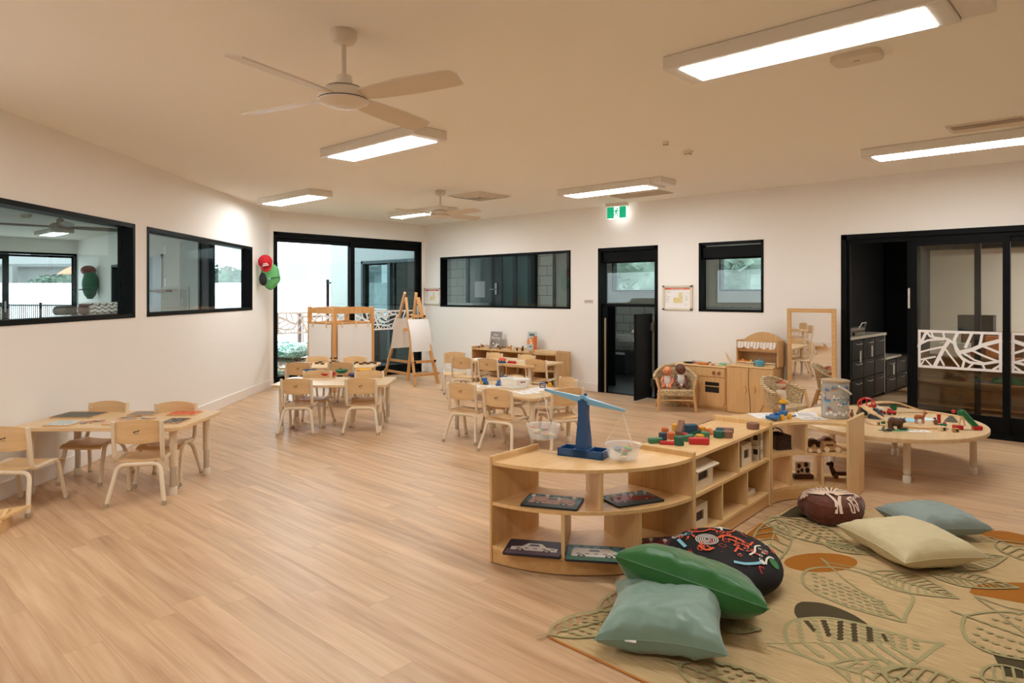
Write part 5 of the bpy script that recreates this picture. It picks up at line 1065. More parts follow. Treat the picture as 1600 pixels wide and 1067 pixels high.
# ================================================================ THINGS ON THE TABLES
def quad(P, z):
    g = [G(px, py, z) for px, py in P]; c = (g[0]+g[1]+g[2]+g[3])/4; u = ((g[1]-g[0])+(g[2]-g[3]))/2; v = ((g[3]-g[0])+(g[2]-g[1]))/2; return c, u.length, v.length, math.atan2(u.y, u.x)
def art_mat(name, cols, sc=18): return floralmat(name, cols, sc)
def board(name, P, z, art, label, cat, group, th=.008, edge=None, dims=None, knobs=0, drawing=None, kcol=WHITEP):
    c, w_, d_, a = quad(P, z+th)
    if dims: w_, d_ = dims
    t = thing(name, label, cat, (c.x, c.y, z+.0005), a, group); m = MB(); m.prism(rrect(w_, d_, .012, 3), 0, th-.0006); m.build('base_board', edge or OAKV, t)
    m = MB(); m.prism(rrect(w_-.012, d_-.012, .010, 3), th-.0006, th); pic = m.build('picture', art, t)
    if drawing: drawing(w_, d_, th+.0002, pic)
    for k in range(knobs):
        x = -w_*.36+w_*.72*k/max(1, knobs-1); y = d_*(.12+.1*math.sin(k*2.3)); q = MB(); q.T = TR(x, y, th); q.lathe([(.006, 0), (.005, .006), (.011, .010), (.011, .016), (.004, .019)], 10); q.build('peg_knob', kcol, t)
    return t
g = 'flat picture boards on the puzzle table'; z1 = .49
GREYA = art_mat('grey_art', [srgb(84,80,72), srgb(120,116,104), srgb(70,74,70), srgb(130,120,100)], 20)
board('puzzle_board', [(81,652),(148,652),(164,643.6),(104,643)], z1, GREYA, 'large dark grey picture board at the wall end of the puzzle table', 'puzzle', g)
board('puzzle_board', [(64.5,664.5),(112,664.5),(127,657),(92,657)], z1, art_mat('pale_blue_art', [srgb(170,190,196), srgb(214,216,208), srgb(150,174,180), srgb(220,214,200)], 14), 'pale blue picture board at the near left corner of the puzzle table', 'puzzle', g)
board('puzzle_board', [(200,648.7),(241,648),(251,642.3),(211,642.3)], z1, M('grey_brown_card', srgb(150,134,118), .6, var=.15, vscale=20), 'plain grey brown board between the two far chairs', 'puzzle', g)
board('puzzle_board', [(262.5,648),(305,648),(316,642),(272,642)], z1, art_mat('orange_art', [srgb(200,84,50), srgb(222,112,72), srgb(214,98,60), srgb(230,150,110)], 16), 'orange picture board at the outer far corner of the puzzle table', 'puzzle', g)
board('puzzle_board', [(253,661),(282,661),(296.5,653),(264.5,653)], z1, art_mat('brown_art', [srgb(84,70,60), srgb(104,88,78), srgb(96,84,76), srgb(190,180,170)], 16), 'dark brown picture board at the outer near corner of the puzzle table', 'puzzle', g)
board('puzzle_board', [(157,663),(205,663),(222,656.5),(178,656.5)], z1, M('pink_card', srgb(224,186,160), .6, var=.1, vscale=20), 'pink board partly behind the pulled out chair back', 'puzzle', g)
rnd = random.Random(11)
pc = [M('piece_grey', srgb(150,150,146), .6), M('piece_pink', srgb(206,140,130), .6), M('piece_tan', srgb(200,170,130), .6), M('piece_brown', srgb(150,100,70), .6)]
for k, (px, py) in enumerate([(131, 662), (137, 659.5), (142, 661), (148, 659), (155, 658.5), (160, 660), (186, 657), (193, 655.5), (199, 655), (206, 653.5), (211, 654.5), (217, 653), (224, 654.5), (232, 655), (240, 654.5)]):
    p = G(px, py, z1); z0_ = z1+.0105 if 157 < px < 222 else z1+.001; t = thing('puzzle_piece', ('loose puzzle piece in the cluster left of the pink board' if px < 165 else 'loose puzzle piece in the pink and grey cluster above the chair back'), 'puzzle piece', (p.x, p.y, z0_), rnd.random()*3, 'loose puzzle pieces left of the pink board' if px < 165 else 'loose puzzle pieces above the chair back')
    m = MB(); n = 10; m.prism([(.022*(1+.3*math.sin(3*2*PI*i/n+k))*math.cos(2*PI*i/n), .016*(1+.3*math.cos(2*2*PI*i/n))*math.sin(2*PI*i/n)) for i in range(n)], 0, .006); m.build('piece', pc[k % 4], t)
# wooden display stand at the left edge
p = G(4, 828); t = thing('book_stand', 'wooden display stand poking in at the left edge of the view', 'stand', (p.x-.10, p.y-.02, 0), YAW+R(20))
m = MB(); m.T = TR(.06, 0, 0) @ Matrix.Rotation(PI/2, 4, 'Z') @ STAND; m.prism([(-.22, 0), (.05, 0), (.03, .09), (-.03, .11), (-.20, .05)], 0, .018); m.build('side_panel', BEECHZ, t)
m = MB(); m.T = TR(.078, -.02, .075, ry=R(-4)); m.prism([(-.40, -.12), (0, -.12), (.09, .10), (-.40, .10)], 0, .014); m.build('ledge', BEECH, t); m = MB(); m.box(-.35, .06, -.20, -.18, .03, .10, .003); m.build('back_board', BEECH, t)
# coloured bowls on table two
def bowl(px, py, z, r_, mat, label, seed, fill=True, group='coloured sorting bowls'):
    p = G(px, py, z); t = thing('sorting_bowl', label, 'bowl', (p.x, p.y, z), seed, group); m = MB()
    n = 24; prof = [(.55, .0), (.8, .012), (1.0, .034), (.96, .036), (.74, .014), (.5, .005)]
    for i in range(len(prof)-1):
        pass
    m.lathe([(q*r_, w_*r_/.07) for q, w_ in prof], n); b = m.build('shell', mat, t); r2 = random.Random(seed)
    if fill:
        for k in range(7):
            a = k*.9; q = MB(); q.T = TR(math.cos(a)*r_*.5, math.sin(a)*r_*.5, .022*r_/.07, rz=r2.random()*3, ry=r2.uniform(-.5, .5)); q.cb((0, 0, 0), (r_*.62, r_*.22, r_*.16), .003); q.build('counter', mat, t)
    return t
bowl(484.5, 583.5, z1, .088, M('bowl_blue', srgb(26,74,116), .35), 'dark blue bowl of counters on the second table', 1)
bowl(512.5, 589.0, z1, .094, M('bowl_red', srgb(206,22,26), .35), 'red bowl of counters on the second table', 2)
bowl(534, 583.0, z1, .080, M('bowl_green', srgb(14,116,72), .35), 'green bowl of counters on the second table', 3)
bowl(568, 583.0, z1, .098, M('bowl_yellow', srgb(246,192,70), .35), 'yellow bowl of counters on the second table', 4)
bowl(553, 588.5, z1, .070, M('bowl_purple', srgb(64,54,120), .35), 'purple bowl mostly hidden behind the near right chair back', 5)
# log slices on table three
LOGT = M('log_cut', srgb(206,176,140), .7, var=.3, vscale=60); BARK = M('bark', srgb(96,70,48), .9, var=.3, vscale=40)
for k, (px, py, r_, zz) in enumerate([(485, 570, .022, 0), (495, 568.5, .026, 0), (501, 567, .024, 0), (504, 569.5, .022, 0), (511, 566, .026, 0), (516, 568, .024, 0), (521, 565.5, .028, 0), (527, 567, .026, 0), (516, 564, .024, .026), (524, 563.5, .024, .026), (553, 569, .024, 0), (558, 567.5, .022, 0), (564, 569.5, .026, 0), (570, 568, .026, 0), (575, 569, .026, 0), (581, 567.5, .026, 0), (586, 568.5, .022, 0)]):
    p = G(px, py, z1); t = thing('wooden_log_slice', 'small bark edged log slice in the left heap on the farthest table' if px < 530 else 'small bark edged log slice in the right row on the farthest table', 'block', (p.x, p.y, z1+zz+.0005), k*.7, 'log slices in the left heap' if px < 530 else 'log slices in the right row')
    m = MB(); m.lathe([(r_, 0), (r_*1.04, .012), (r_, .024)], 12); m.build('bark_ring', BARK, t); m = MB(); m.lathe([(r_*.86, .0238), (r_*.86, .0248)], 12); m.build('cut_face', LOGT, t)
# tubs stored below the farthest table
for k, (px, py) in enumerate([(499, 597), (565, 597)]):
    p = G(px, py, .0); crate('storage_tub', (p.x, p.y, 0), .34, .26, .22, M('speckled_tub', srgb(214,204,186), .6, var=.25, vscale=30), ['speckled pale tub on the floor under the farthest table, left', 'speckled pale tub on the floor under the farthest table, right'][k], 'tub', rz=YAW)
# basket table
def basket(loc, rz, w_, d_, h_, label):
    t = thing('plastic_basket', label, 'basket', loc, rz); mat = WHITEP; fl = 1.16
    def P(x, y, z): k = 1+(fl-1)*z/h_; return (x*k, y*k, z)
    m = MB(); m.prism(rrect(w_, d_, .012, 3), 0, .003); m.build('base', mat, t)
    for (ax, L_, off) in (('x', w_, -d_/2), ('x', w_, d_/2), ('y', d_, -w_/2), ('y', d_, w_/2)):
        m = MB()
        def Q(s__, z): return P(s__, off, z) if ax == 'x' else P(off, s__, z)
        m.T = Matrix()
        nz = 5; n_ = int(L_/.017)
        for i in range(nz+1): z = .003+i*(h_*.50)/nz; m.beam(Q(-L_/2, z), Q(L_/2, z), .003, .004)
        for i in range(n_+1): x = -L_/2+L_*i/n_; m.beam(Q(x, .002), Q(x, h_*.52), .004, .003)
        a, b, c, d = Q(-L_/2, h_*.5), Q(L_/2, h_*.5), Q(L_/2, h_), Q(-L_/2, h_); m._add([a, b, c, d], [(0,1,2,3)]); e = .0025; sg = 1 if off > 0 else -1
        ins = [(p_[0]-(0 if ax == 'x' else sg*e), p_[1]-(sg*e if ax == 'x' else 0), p_[2]) for p_ in (a, b, c, d)]; m._add(ins, [(3,2,1,0)])
        m.build('side', mat, t)
    k = fl*.5; m = MB(); m.tube([(-w_*k, -d_*k, h_), (w_*k, -d_*k, h_), (w_*k, d_*k, h_), (-w_*k, d_*k, h_)], .004, 6, closed=True); m.build('rim', mat, t); return t
bt = basket((-4.63, 5.01, z1+.0005), R(-6), .215, .15, .09, 'white perforated plastic basket on the middle table')
m = MB(); m.T = Matrix.Translation((.1075*1.13+.0015, 0, .066)) @ Matrix.Rotation(PI/2, 4, 'Z') @ Matrix.Rotation(R(-8), 4, 'X') @ STAND
for k, c in enumerate(('r', 'b', 'b2', 'y')):
    m.mi = k % 3; m.disc((-.024+.016*k, 0), .009, .008, 12)
m.build('logo', [REDP, BLUEP, ORG], bt)
def toy_car(loc, rz, body, wheel, label, s_=1.0, name='toy_car', group=None, shape='wagon', cat='toy car'):
    t = thing(name, label, cat, loc, rz, group); L_, W__, Hh = .11*s_, .05*s_, .045*s_; wr = .016*s_
    m = MB(); m.T = Matrix.Translation((0, W__/2, wr*.6)) @ Matrix.Rotation(PI/2, 4, 'X')
    out = {'wagon': [(-L_/2, 0), (L_/2, 0), (L_/2, Hh*.5), (L_*.30, Hh*.58), (L_*.16, Hh), (-L_*.42, Hh), (-L_/2, Hh*.55)], 'beetle': [(-L_/2, 0), (L_/2, 0), (L_/2, Hh*.35), (L_*.25, Hh*.62), (L_*.1, Hh*.95), (-L_*.15, Hh*.95), (-L_*.36, Hh*.6), (-L_/2, Hh*.3)], 'open': [(-L_/2, 0), (L_/2, 0), (L_/2, Hh*.4), (L_*.1, Hh*.5), (0, Hh*1.1), (-L_*.1, Hh*1.1), (-L_*.12, Hh*.45), (-L_/2, Hh*.5)]}[shape]
    m.prism(out, 0, W__); b = m.build('body', body, t)
    if shape != 'open':
        m = MB(); m.T = Matrix.Translation((0, W__/2+.0006, wr*.6)) @ Matrix.Rotation(PI/2, 4, 'X'); m.prism([(-L_*.34, Hh*.60), (L_*.10, Hh*.60), (L_*.04, Hh*.86), (-L_*.30, Hh*.86)] if shape == 'wagon' else [(-L_*.22, Hh*.55), (L_*.12, Hh*.55), (L_*.04, Hh*.84), (-L_*.12, Hh*.84)], -.0, W__+.0012); m.build('window', M('toy_window', srgb(90,56,34), .5), b)
    for sx in (-.29, .29):
        for sy in (-1, 1): m = MB(); m.T = TR(sx*L_, sy*W__/2-(.004*s_ if sy < 0 else -.0)-.004*s_*0, wr, rx=PI/2); m.lathe([(wr*.6, -.005*s_), (wr, -.004*s_), (wr, .004*s_), (wr*.6, .005*s_)], 14); m.build('wheel', wheel, t)
    return t
def at_px(px, py, z): p = G(px, py, z); return (p.x, p.y, z+.0005)
toy_car(at_px(757, 600, z1), R(-30), BLUEP, YELP, 'blue toy buggy with yellow wheels at the left rear of the basket table', 1.1, shape='open', name='toy_buggy')
toy_car(at_px(780, 602.5, z1), R(-60), BLUEP, YELP, 'blue toy buggy with yellow wheels touching the white basket', .9, shape='open', name='toy_buggy')
def frame_block(loc, rz, label, mat, s_=.045, up=True):
    t = thing('frame_block', label, 'toy', loc, rz); m = MB()
    for a, b in (((-.5, .15), (-.5, 1)), ((.5, .15), (.5, 1))): m.box(a[0]*s_-.005, a[0]*s_+.005, -.008, .008, 0, s_, .001)
    m.box(-.5*s_, .5*s_, -.008, .008, 0, .009, .001); m.box(-.5*s_, .5*s_, -.008, .008, s_-.009, s_, .001); m.build('ring', mat, t); return t
frame_block(at_px(787, 598, z1), R(20), 'upright blue square frame piece behind the white basket', BLUEP, .075)
frame_block(at_px(848, 606, z1), R(40), 'upright blue square frame piece near the raised scale arm', BLUEP, .05)
t = thing('yellow_roller', 'yellow toy roller beside the blue frame near the scale arm', 'toy', at_px(858, 604.5, z1), 0); m = MB(); m.T = TR(0, .01, .022, rx=PI/2); m.lathe([(.012, -.01), (.022, -.008), (.022, .008), (.012, .01)], 14); m.build('tyre', YELP, t); m = MB(); m.T = TR(0, .01, .022, rx=PI/2); m.lathe([(.008, -.014), (.008, .014)], 8); m.build('hub', ORG, t)
def printed(name, P, z, label, cat='paper', cols=None, seed=1, dims=None, group='printed sheets on the tables'):
    c, w_, d_, a = quad(P, z)
    if dims: w_, d_ = dims
    w_ = min(w_, .30); d_ = min(d_, .22)
    t = thing(name, label, cat, (c.x, c.y, z+.0006), a, group); m = MB(); m.box(-w_/2, w_/2, -d_/2, d_/2, 0, .0012); s__ = m.build('sheet', PAPER, t)
    m = MB(); r2 = random.Random(seed); cols = cols or [M('print_grey', srgb(150,146,140), .7)]
    for k in range(14):
        m.mi = k % len(cols); x = r2.uniform(-.38, .25)*w_; y = (r2.random()-.5)*.8*d_; m.box(x, x+w_*r2.uniform(.05, .22), y, y+.006, .0012, .0016)
    m.build('print', cols, s__); return t
printed('worksheet', [(757,604.5),(782,605.5),(790,602),(766,601)], z1, 'white sheet in front of the blue buggies')
printed('worksheet', [(800,616.5),(832,614),(846,609.5),(814,611)], z1, 'white printed sheet at the near edge below the basket')
printed('worksheet', [(826,609),(848,612),(858,607.5),(838,604)], z1, 'stacked printed sheet right of the basket')
printed('worksheet', [(736,604.5),(750,606),(757,602.5),(744,601.5)], z1, 'small printed sheet at the left end of the basket table')
printed('worksheet', [(737,561.5),(757,563),(764,559.5),(745,558.5)], z1, 'dotted white card at the left end of the threading table')
printed('worksheet', [(808,564.5),(835,565),(842,561),(815,560)], z1, 'dotted white card at the right end of the threading table')
def toy_bar(px, py, mat, label, rz, L_=.14):
    t = thing('threading_toy', label, 'toy', at_px(px, py, z1), rz); m = MB()
    m.prism(rrect(L_, .055, .02, 4), 0, .02); m.build('body', mat, t)
    for k in (-1, 0, 1): q = MB(); q.T = TR(k*L_*.3, 0, .02); q.lathe([(.012, 0), (.012, .012), (.006, .014)], 10); q.build('peg', mat, t)
toy_bar(783.5, 567, M('bowl_blue', None), 'dark blue pegged toy on the threading table', R(12)); toy_bar(800, 567.5, REDP, 'bright red pegged toy on the threading table', R(8)); toy_bar(785, 563, M('coral', srgb(232,100,70), .4), 'coral pegged toy lying behind the dark blue one', R(5), .12)
# ================================================================ ANIMAL SHELF CONTENTS
def book(x, y, z, w_, h_, label, cover, lean=.12, rz=0, deco=None, th=.012):
    t = thing('picture_book', label, 'book', (x, y, z), 0, 'picture books propped on the oak shelf', rot=(-lean, 0, rz)); m = MB(); m.box(-w_/2+.003, w_/2, -th/2+.0015, th/2-.0015, .003, h_-.003); m.build('pages', PAPER, t)
    m = MB(); m.box(-w_/2, w_/2+.003, -th/2-.0005, -th/2+.0015, 0, h_); cv = m.build('front_cover', cover, t); m = MB(); m.box(-w_/2, w_/2+.003, th/2-.0015, th/2+.0005, 0, h_); m.box(-w_/2, -w_/2+.002, -th/2, th/2, 0, h_); m.build('back_cover', cover, t)
    if deco: deco(cv, w_, h_, -th/2-.001)
    return t
za_ = .5385
def deco1(cv, w_, h_, y):
    m = MB(); m.T = Matrix.Translation((0, y, 0)) @ STAND; m.text('Our', .055, .0, h_*.80, .0002); m.text('Morning', .055, .0, h_*.62, .0002); m.build('title', M('white_ink', None), cv)
    m = MB(); m.T = Matrix.Translation((0, y, 0)) @ STAND; m.mi = 0; m.disc((-.045, h_*.30), .042, .036, 16); m.mi = 1; m.disc((-.04, h_*.29), .024, .022, 14, z=.0003); m.poly([(-.03, h_*.06, .0004), (.09, h_*.12, .0004), (.085, h_*.24, .0004), (.03, h_*.30, .0004)]); m.mi = 0; m.disc((.07, h_*.10), .022, .028, 12, z=.0006); m.build('picture', [M('ink_brown', srgb(74,56,50), .7), M('ink_pale', srgb(206,196,180), .7)], cv)
x, _ = WR(773, 540, 7.98); book(x, 7.985, za_, .235, .275, 'grey picture book with white handwritten title on the animal shelf', M('grey_cover', srgb(140,130,128), .5, var=.15, vscale=9), .16, R(4), deco1)
def deco2(cv, w_, h_, y):
    m = MB(); m.T = Matrix.Translation((0, y, 0)) @ STAND; m.mi = 0; m.poly([(-w_/2, h_*.35, 0), (w_/2, h_*.35, 0), (w_/2, h_*.66, 0), (0, h_*.72, 0), (-w_/2, h_*.58, 0)]); m.mi = 1; m.disc((.0, h_*.42), .022, .022, 14, z=.0003); m.disc((-.02, h_*.56), .018, .016, 12, z=.0003); m.mi = 2; m.box(-.035, .02, h_*.20, h_*.26, .0002, .0005); m.box(-.05, .05, h_*.78, h_*.90, .0002, .0004); m.build('picture', [M('cover_orange', srgb(224,138,76), .6), M('cover_cream', srgb(236,216,190), .6), M('cover_slate', srgb(86,98,104), .6)], cv)
x, _ = WR(830.5, 545, 7.98); book(x-.02, 7.985, za_, .17, .30, 'tall orange and blue picture book right of the animals', M('pale_blue_cover', srgb(186,196,192), .5), .14, R(2), deco2)
x, _ = WR(836.5, 545, 7.95); book(x+.0, 7.94, za_, .05, .24, 'narrow orange book leaning on the tall picture book', M('orange_cover', srgb(206,104,38), .5), .12, R(30))
def animal(loc, rz, s_, mat, label, kind='quad', group=None, mat2=None, name='toy_animal'):
    """small figurine facing +x, s_ = body length"""
    t = thing(name, label, 'figurine', loc, rz, group); m = MB()
    if kind == 'quad':
        m.ell((0, 0, s_*.62), (s_*.5, s_*.20, s_*.22)); m.ell((-s_*.28, 0, s_*.62), (s_*.24, s_*.2, s_*.24)); m.tube([(s_*.36, 0, s_*.68), (s_*.52, 0, s_*.92)], [s_*.15, s_*.10], 8); m.ell((s_*.60, 0, s_*.97), (s_*.18, s_*.10, s_*.11)); m.ell((s_*.52, s_*.07, s_*1.08), (s_*.03, s_*.03, s_*.06)); m.ell((s_*.52, -s_*.07, s_*1.08), (s_*.03, s_*.03, s_*.06)); m.tube([(-s_*.48, 0, s_*.66), (-s_*.58, 0, s_*.42)], [s_*.04, s_*.02], 6)
    elif kind == 'bear':
        m.ell((0, 0, s_*.50), (s_*.5, s_*.25, s_*.27)); m.ell((-s_*.2, 0, s_*.55), (s_*.3, s_*.26, s_*.27)); m.ell((s_*.52, 0, s_*.55), (s_*.2, s_*.16, s_*.17)); m.ell((s_*.70, 0, s_*.50), (s_*.09, s_*.08, s_*.07)); m.ell((s_*.48, s_*.12, s_*.70), .035*s_/.1*.1*10*.1+.0); m.ell((s_*.46, s_*.12, s_*.70), s_*.05); m.ell((s_*.46, -s_*.12, s_*.70), s_*.05)
    elif kind == 'bird':
        m.ell((0, 0, s_*.5), (s_*.26, s_*.24, s_*.42)); m.ell((s_*.05, 0, s_*1.0), (s_*.17, s_*.16, s_*.17)); m.tube([(s_*.18, 0, s_*1.0), (s_*.36, 0, s_*.96)], [s_*.05, s_*.01], 6); m.tube([(-s_*.15, 0, s_*.3), (-s_*.4, 0, s_*.12)], [s_*.12, s_*.04], 6)
    elif kind == 'low':
        m.ell((0, 0, s_*.2), (s_*.5, s_*.16, s_*.17)); m.ell((s_*.5, 0, s_*.22), (s_*.18, s_*.12, s_*.12)); m.tube([(-s_*.4, 0, s_*.18), (-s_*.7, s_*.1, s_*.06), (-s_*.95, 0, s_*.04)], [s_*.1, s_*.06, s_*.01], 8)
    elif kind == 'sit':
        m.ell((0, 0, s_*.38), (s_*.28, s_*.24, s_*.38)); m.ell((s_*.10, 0, s_*.88), (s_*.17, s_*.14, s_*.16)); m.ell((s_*.27, 0, s_*.85), (s_*.10, s_*.07, s_*.07)); m.tube([(s_*.15, s_*.1, s_*.5), (s_*.42, s_*.06, s_*.55)], [s_*.07, s_*.05], 6); m.tube([(s_*.15, -s_*.1, s_*.5), (s_*.42, -s_*.06, s_*.55)], [s_*.07, s_*.05], 6); m.tube([(-s_*.2, 0, s_*.12), (-s_*.6, 0, s_*.05)], [s_*.1, s_*.03], 6)
    b = m.build('body', mat, t)
    if kind in ('quad', 'bear'):
        r_ = s_*(.05 if kind == 'quad' else .10)
        for sx in (-.34, .32):
            for sy in (-1, 1): q = MB(); q.tube([(sx*s_, sy*s_*.11, s_*.5), (sx*s_*1.05, sy*s_*.12, s_*.25), (sx*s_, sy*s_*.12, .0)], [r_*1.5, r_, r_*1.05], 7); q.build('leg', mat, t)
    if mat2:
        q = MB()
        for k in range(5): q.ell((s_*(-.4+.2*k), (-1)**k*s_*.15, s_*.66), (s_*.09, s_*.07, s_*.09), 8, 6)
        q.build('patch', mat2, b)
    return t
AB = M('animal_black', srgb(34,30,28), .5); AW = M('animal_white', srgb(220,212,200), .5); ABR = M('animal_brown', srgb(120,76,46), .55); AT_ = M('animal_tan', srgb(196,150,96), .55); AG = M('animal_grey', srgb(120,112,104), .55)
ga_ = 'small animal figures along the oak shelf'
for px, y_, s_, mt_, kd, lb, m2 in [(748.5, 7.86, .07, AB, 'low', 'dark crawling animal figure at the left end of the animal shelf', None), (753.5, 7.92, .06, ABR, 'quad', 'brown standing animal figure near the left end of the animal shelf', None), (760, 7.88, .07, AW, 'quad', 'white long legged animal figure left of the grey book', AB), (766, 7.84, .07, AG, 'low', 'grey low animal figure below the grey book', None), (777, 7.82, .08, AT_, 'low', 'tan lizard figure below the grey book', None), (781, 7.86, .06, ABR, 'sit', 'brown sitting animal figure at the corner of the grey book', None), (789, 7.84, .06, AW, 'low', 'white low animal figure right of the grey book', AB), (796, 7.88, .075, AT_, 'quad', 'tan animal figure with dark head between the two books', AB), (802, 7.84, .06, AW, 'quad', 'pale animal figure between the two books', None), (808, 7.80, .055, AB, 'bird', 'small black bird figure between the two books', None), (816.5, 7.84, .075, AB, 'bird', 'taller black penguin figure left of the orange book', None)]:
    x, _ = WR(px, 545, y_); animal((x, y_, za_), random.Random(px).uniform(-.6, .6)+(PI if int(px) % 2 else 0), s_, mt_, lb, kd, ga_, m2)
def tray(loc, rz, w_, d_, h_, mat, label, name='wooden_tray'):
    return crate(name, loc, w_, d_, h_, mat, label, 'tray', rz)
for px, w_, l in ((844, .12, 'small wooden tray left of the pair on the bow fronted shelf'), (853, .15, 'wooden tray in the middle of the bow fronted shelf'), (864, .16, 'wooden tray at the right end of the bow fronted shelf')):
    x, _ = WR(px, 545, 7.85); tray((x, 7.86, za_), R(5), w_, .12, .045, RAWW, l)
for px, py, mt_, l in ((852, 571, AB, 'black and white figure at the left of the middle bow shelf'), (859, 572, REDP, 'red figure in the middle of the bow shelf'), (868, 572, AB, 'dark rounded figure at the right of the middle bow shelf')):
    x, _ = WR(px, py, 7.9); animal((x, 7.86, .289), px*.3, .05, mt_, l, 'low')
for k in range(7):
    x, _ = WR(850+k*2.6, 598, 7.86); mt_ = [GRNP, REDP, M('teal_plastic', srgb(40,140,130), .4)][k % 3]; t = thing('toy_brick', 'small coloured brick on the lowest bow shelf', 'brick', (x, 7.80+.03*(k % 2), .079), k, 'coloured bricks on the lowest bow shelf'); m = MB(); m.cb((0, 0, .012), (.05, .03, .024), .003); m.build('brick_body', mt_, t)
# ================================================================ TOY KITCHEN CONTENTS
kz = .5455
def kx(px, y=7.92): return WR(px, 570, y)[0]
t = thing('toy_pan', 'black toy tray on the left of the play cooker', 'pan', (kx(1078), 7.92, kz), 0); m = MB(); m.prism(rrect(.10, .12, .02), 0, .014); m.build('body', BLACKP, t); m = MB(); m.box(-.09, -.05, -.01, .01, .004, .012, .002); m.build('handle', BLACKP, t)
for k, px in enumerate((1085, 1090, 1094)):
    t = thing('toy_cup', 'small white cup at the back of the play cooker', 'cup', (kx(px, 8.0), 8.0, kz), 0, 'white cups on the play cooker'); m = MB(); m.lathe([(.018, 0), (.026, .012), (.03, .04), (.027, .04), (.02, .01)], 16); m.build('bowl', WHITEP, t); m = MB(); m.tube([(.028, 0, .032), (.043, 0, .026), (.04, 0, .014), (.026, 0, .012)], .003, 6); m.build('handle', WHITEP, t)
t = thing('toy_pan', 'orange toy frying pan with fried egg on the play cooker', 'pan', (kx(1102), 7.88, kz), 0); m = MB(); m.lathe([(.06, 0), (.072, .02), (.068, .02), (.055, .004)], 24); m.build('bowl', ORG, t); m = MB(); m.box(-.15, -.065, -.010, .010, .010, .020, .003); m.build('handle', REDP, t); m = MB(); m.box(.06, .10, -.008, .008, .026, .036, .003); m.build('grip', BLACKP, t)
t = thing('toy_egg', 'toy fried egg in the orange pan', 'toy food', (kx(1102), 7.88, kz+.0055), 0); m = MB(); m.ell((0, 0, .003), (.034, .03, .003)); m.build('white', WHITEP, t); m = MB(); m.ell((0, 0, .007), (.013, .013, .006)); m.build('yolk', YELP, t)
for px, mt_, l in ((1114, M('tomato', srgb(180,60,50), .5), 'red toy food slice on the play cooker'), (1121, WHITEP, 'white toy plate scrap on the play cooker'), (1126, M('mint', srgb(190,214,190), .5), 'pale toy food piece near the green pot')):
    t = thing('toy_food', l, 'toy food', (kx(px, 7.86), 7.86, kz), 0); m = MB(); m.ell((0, 0, .007), (.026, .018, .007), 12, 6); m.build('piece', mt_, t)
t = thing('green_pot', 'pale green toy saucepan at the right of the play cooker', 'pan', (kx(1129.5, 7.92), 7.92, kz), R(30)); m = MB(); m.lathe([(.035, 0), (.042, .03), (.039, .03), (.03, .004)], 18); m.build('bowl', M('pot_mint', srgb(160,214,170), .4), t); m = MB(); m.box(.04, .09, -.007, .007, .018, .026, .002); m.build('handle', M('pot_mint', None), t)
t = thing('driftwood', 'pale forked driftwood stick at the wall end of the play cooker', 'stick', (kx(1139, 8.05), 8.05, .5755), 0); m = MB(); m.tube([(.03, 0, .008), (0, 0, .03), (-.03, 0, .09), (-.045, .0, .12)], [.012, .012, .009, .003], 8); m.build('stem', RAWW, t); m = MB(); m.tube([(.0, 0, .03), (.03, -.01, .045)], [.01, .005], 7); m.build('branch', RAWW, t)
cz_ = ch_+.0005
def fruit_crate(px, label, w_=.125):
    x, _ = WR(px, 570, KF+.10); t = thing('fruit_crate', label, 'crate', (x, KF+.115, cz_), 0, 'slatted crates in the toy shop')
    for y in (-.05, .05):
        for z in (.012, .038): m = MB(); m.box(-w_/2, w_/2, y-.003, y+.003, z-.008, z+.008, .001); m.build('slat', RAWW, t)
    for x_ in (-w_/2, w_/2): m = MB(); m.box(x_-.003, x_+.003, -.053, .053, 0, .048, .001); m.build('end_board', RAWW, t)
    m = MB(); m.box(-w_/2, w_/2, -.05, .05, 0, .004); m.build('base', RAWW, t); return x
c1 = fruit_crate(1160, 'slatted crate of oranges at the left of the toy shop'); c2 = fruit_crate(1173, 'slatted crate of yellow fruit beside the blue pot', .10); c3 = fruit_crate(1204, 'slatted crate at the right of the toy shop')
for k, (dx, dy) in enumerate(((-.03, -.01), (.02, -.012), (.028, .02), (-.02, .022), (.0, .0))):
    t = thing('toy_orange', 'toy orange in the left crate of the toy shop', 'fruit', (c1+dx, KF+.115+dy, cz_+.03+(.022 if k == 4 else .004)), k, 'toy oranges'); m = MB(); m.ell((0, 0, .0), .023, 14, 9); m.build('skin', M('orange_skin', srgb(232,130,30), .55), t); m = MB(); m.tube([(0, 0, .022), (.002, 0, .030)], .002, 5); m.build('stalk', DGREEN, t)
for k, (dx, mt_) in enumerate(((-.02, YELP), (.02, M('plum', srgb(60,34,40), .4)), (.0, YELP))):
    t = thing('toy_fruit', ['yellow toy fruit at the left of the middle crate', 'dark toy plum in the middle crate', 'yellow toy fruit topmost in the middle crate'][k], 'fruit', (c2+dx, KF+.11, cz_+.028+(.018 if k == 2 else 0)), k); m = MB(); m.ell((0, 0, 0), (.020, .018, .022)); m.build('skin', mt_, t); m = MB(); m.tube([(0, 0, .02), (.004, 0, .03)], .002, 5); m.build('stalk', DARKW, t)
for k in range(4):
    t = thing('toy_bread', 'brown toy roll in the right crate of the toy shop', 'toy food', (c3-.04+.027*k, KF+.115+.01*(-1)**k, cz_+.032), k, 'toy rolls in the right crate'); m = MB(); m.ell((0, 0, 0), (.018, .026, .015)); m.build('roll', M('bread', srgb(150,96,62), .7), t)
x, _ = WR(1187.5, 570, KF+.06); t = thing('blue_pot', 'sky blue lidded toy pot in front of the toy shop', 'pot', (x, KF+.045, cz_), 0); BP = M('pot_blue', srgb(104,180,206), .35)
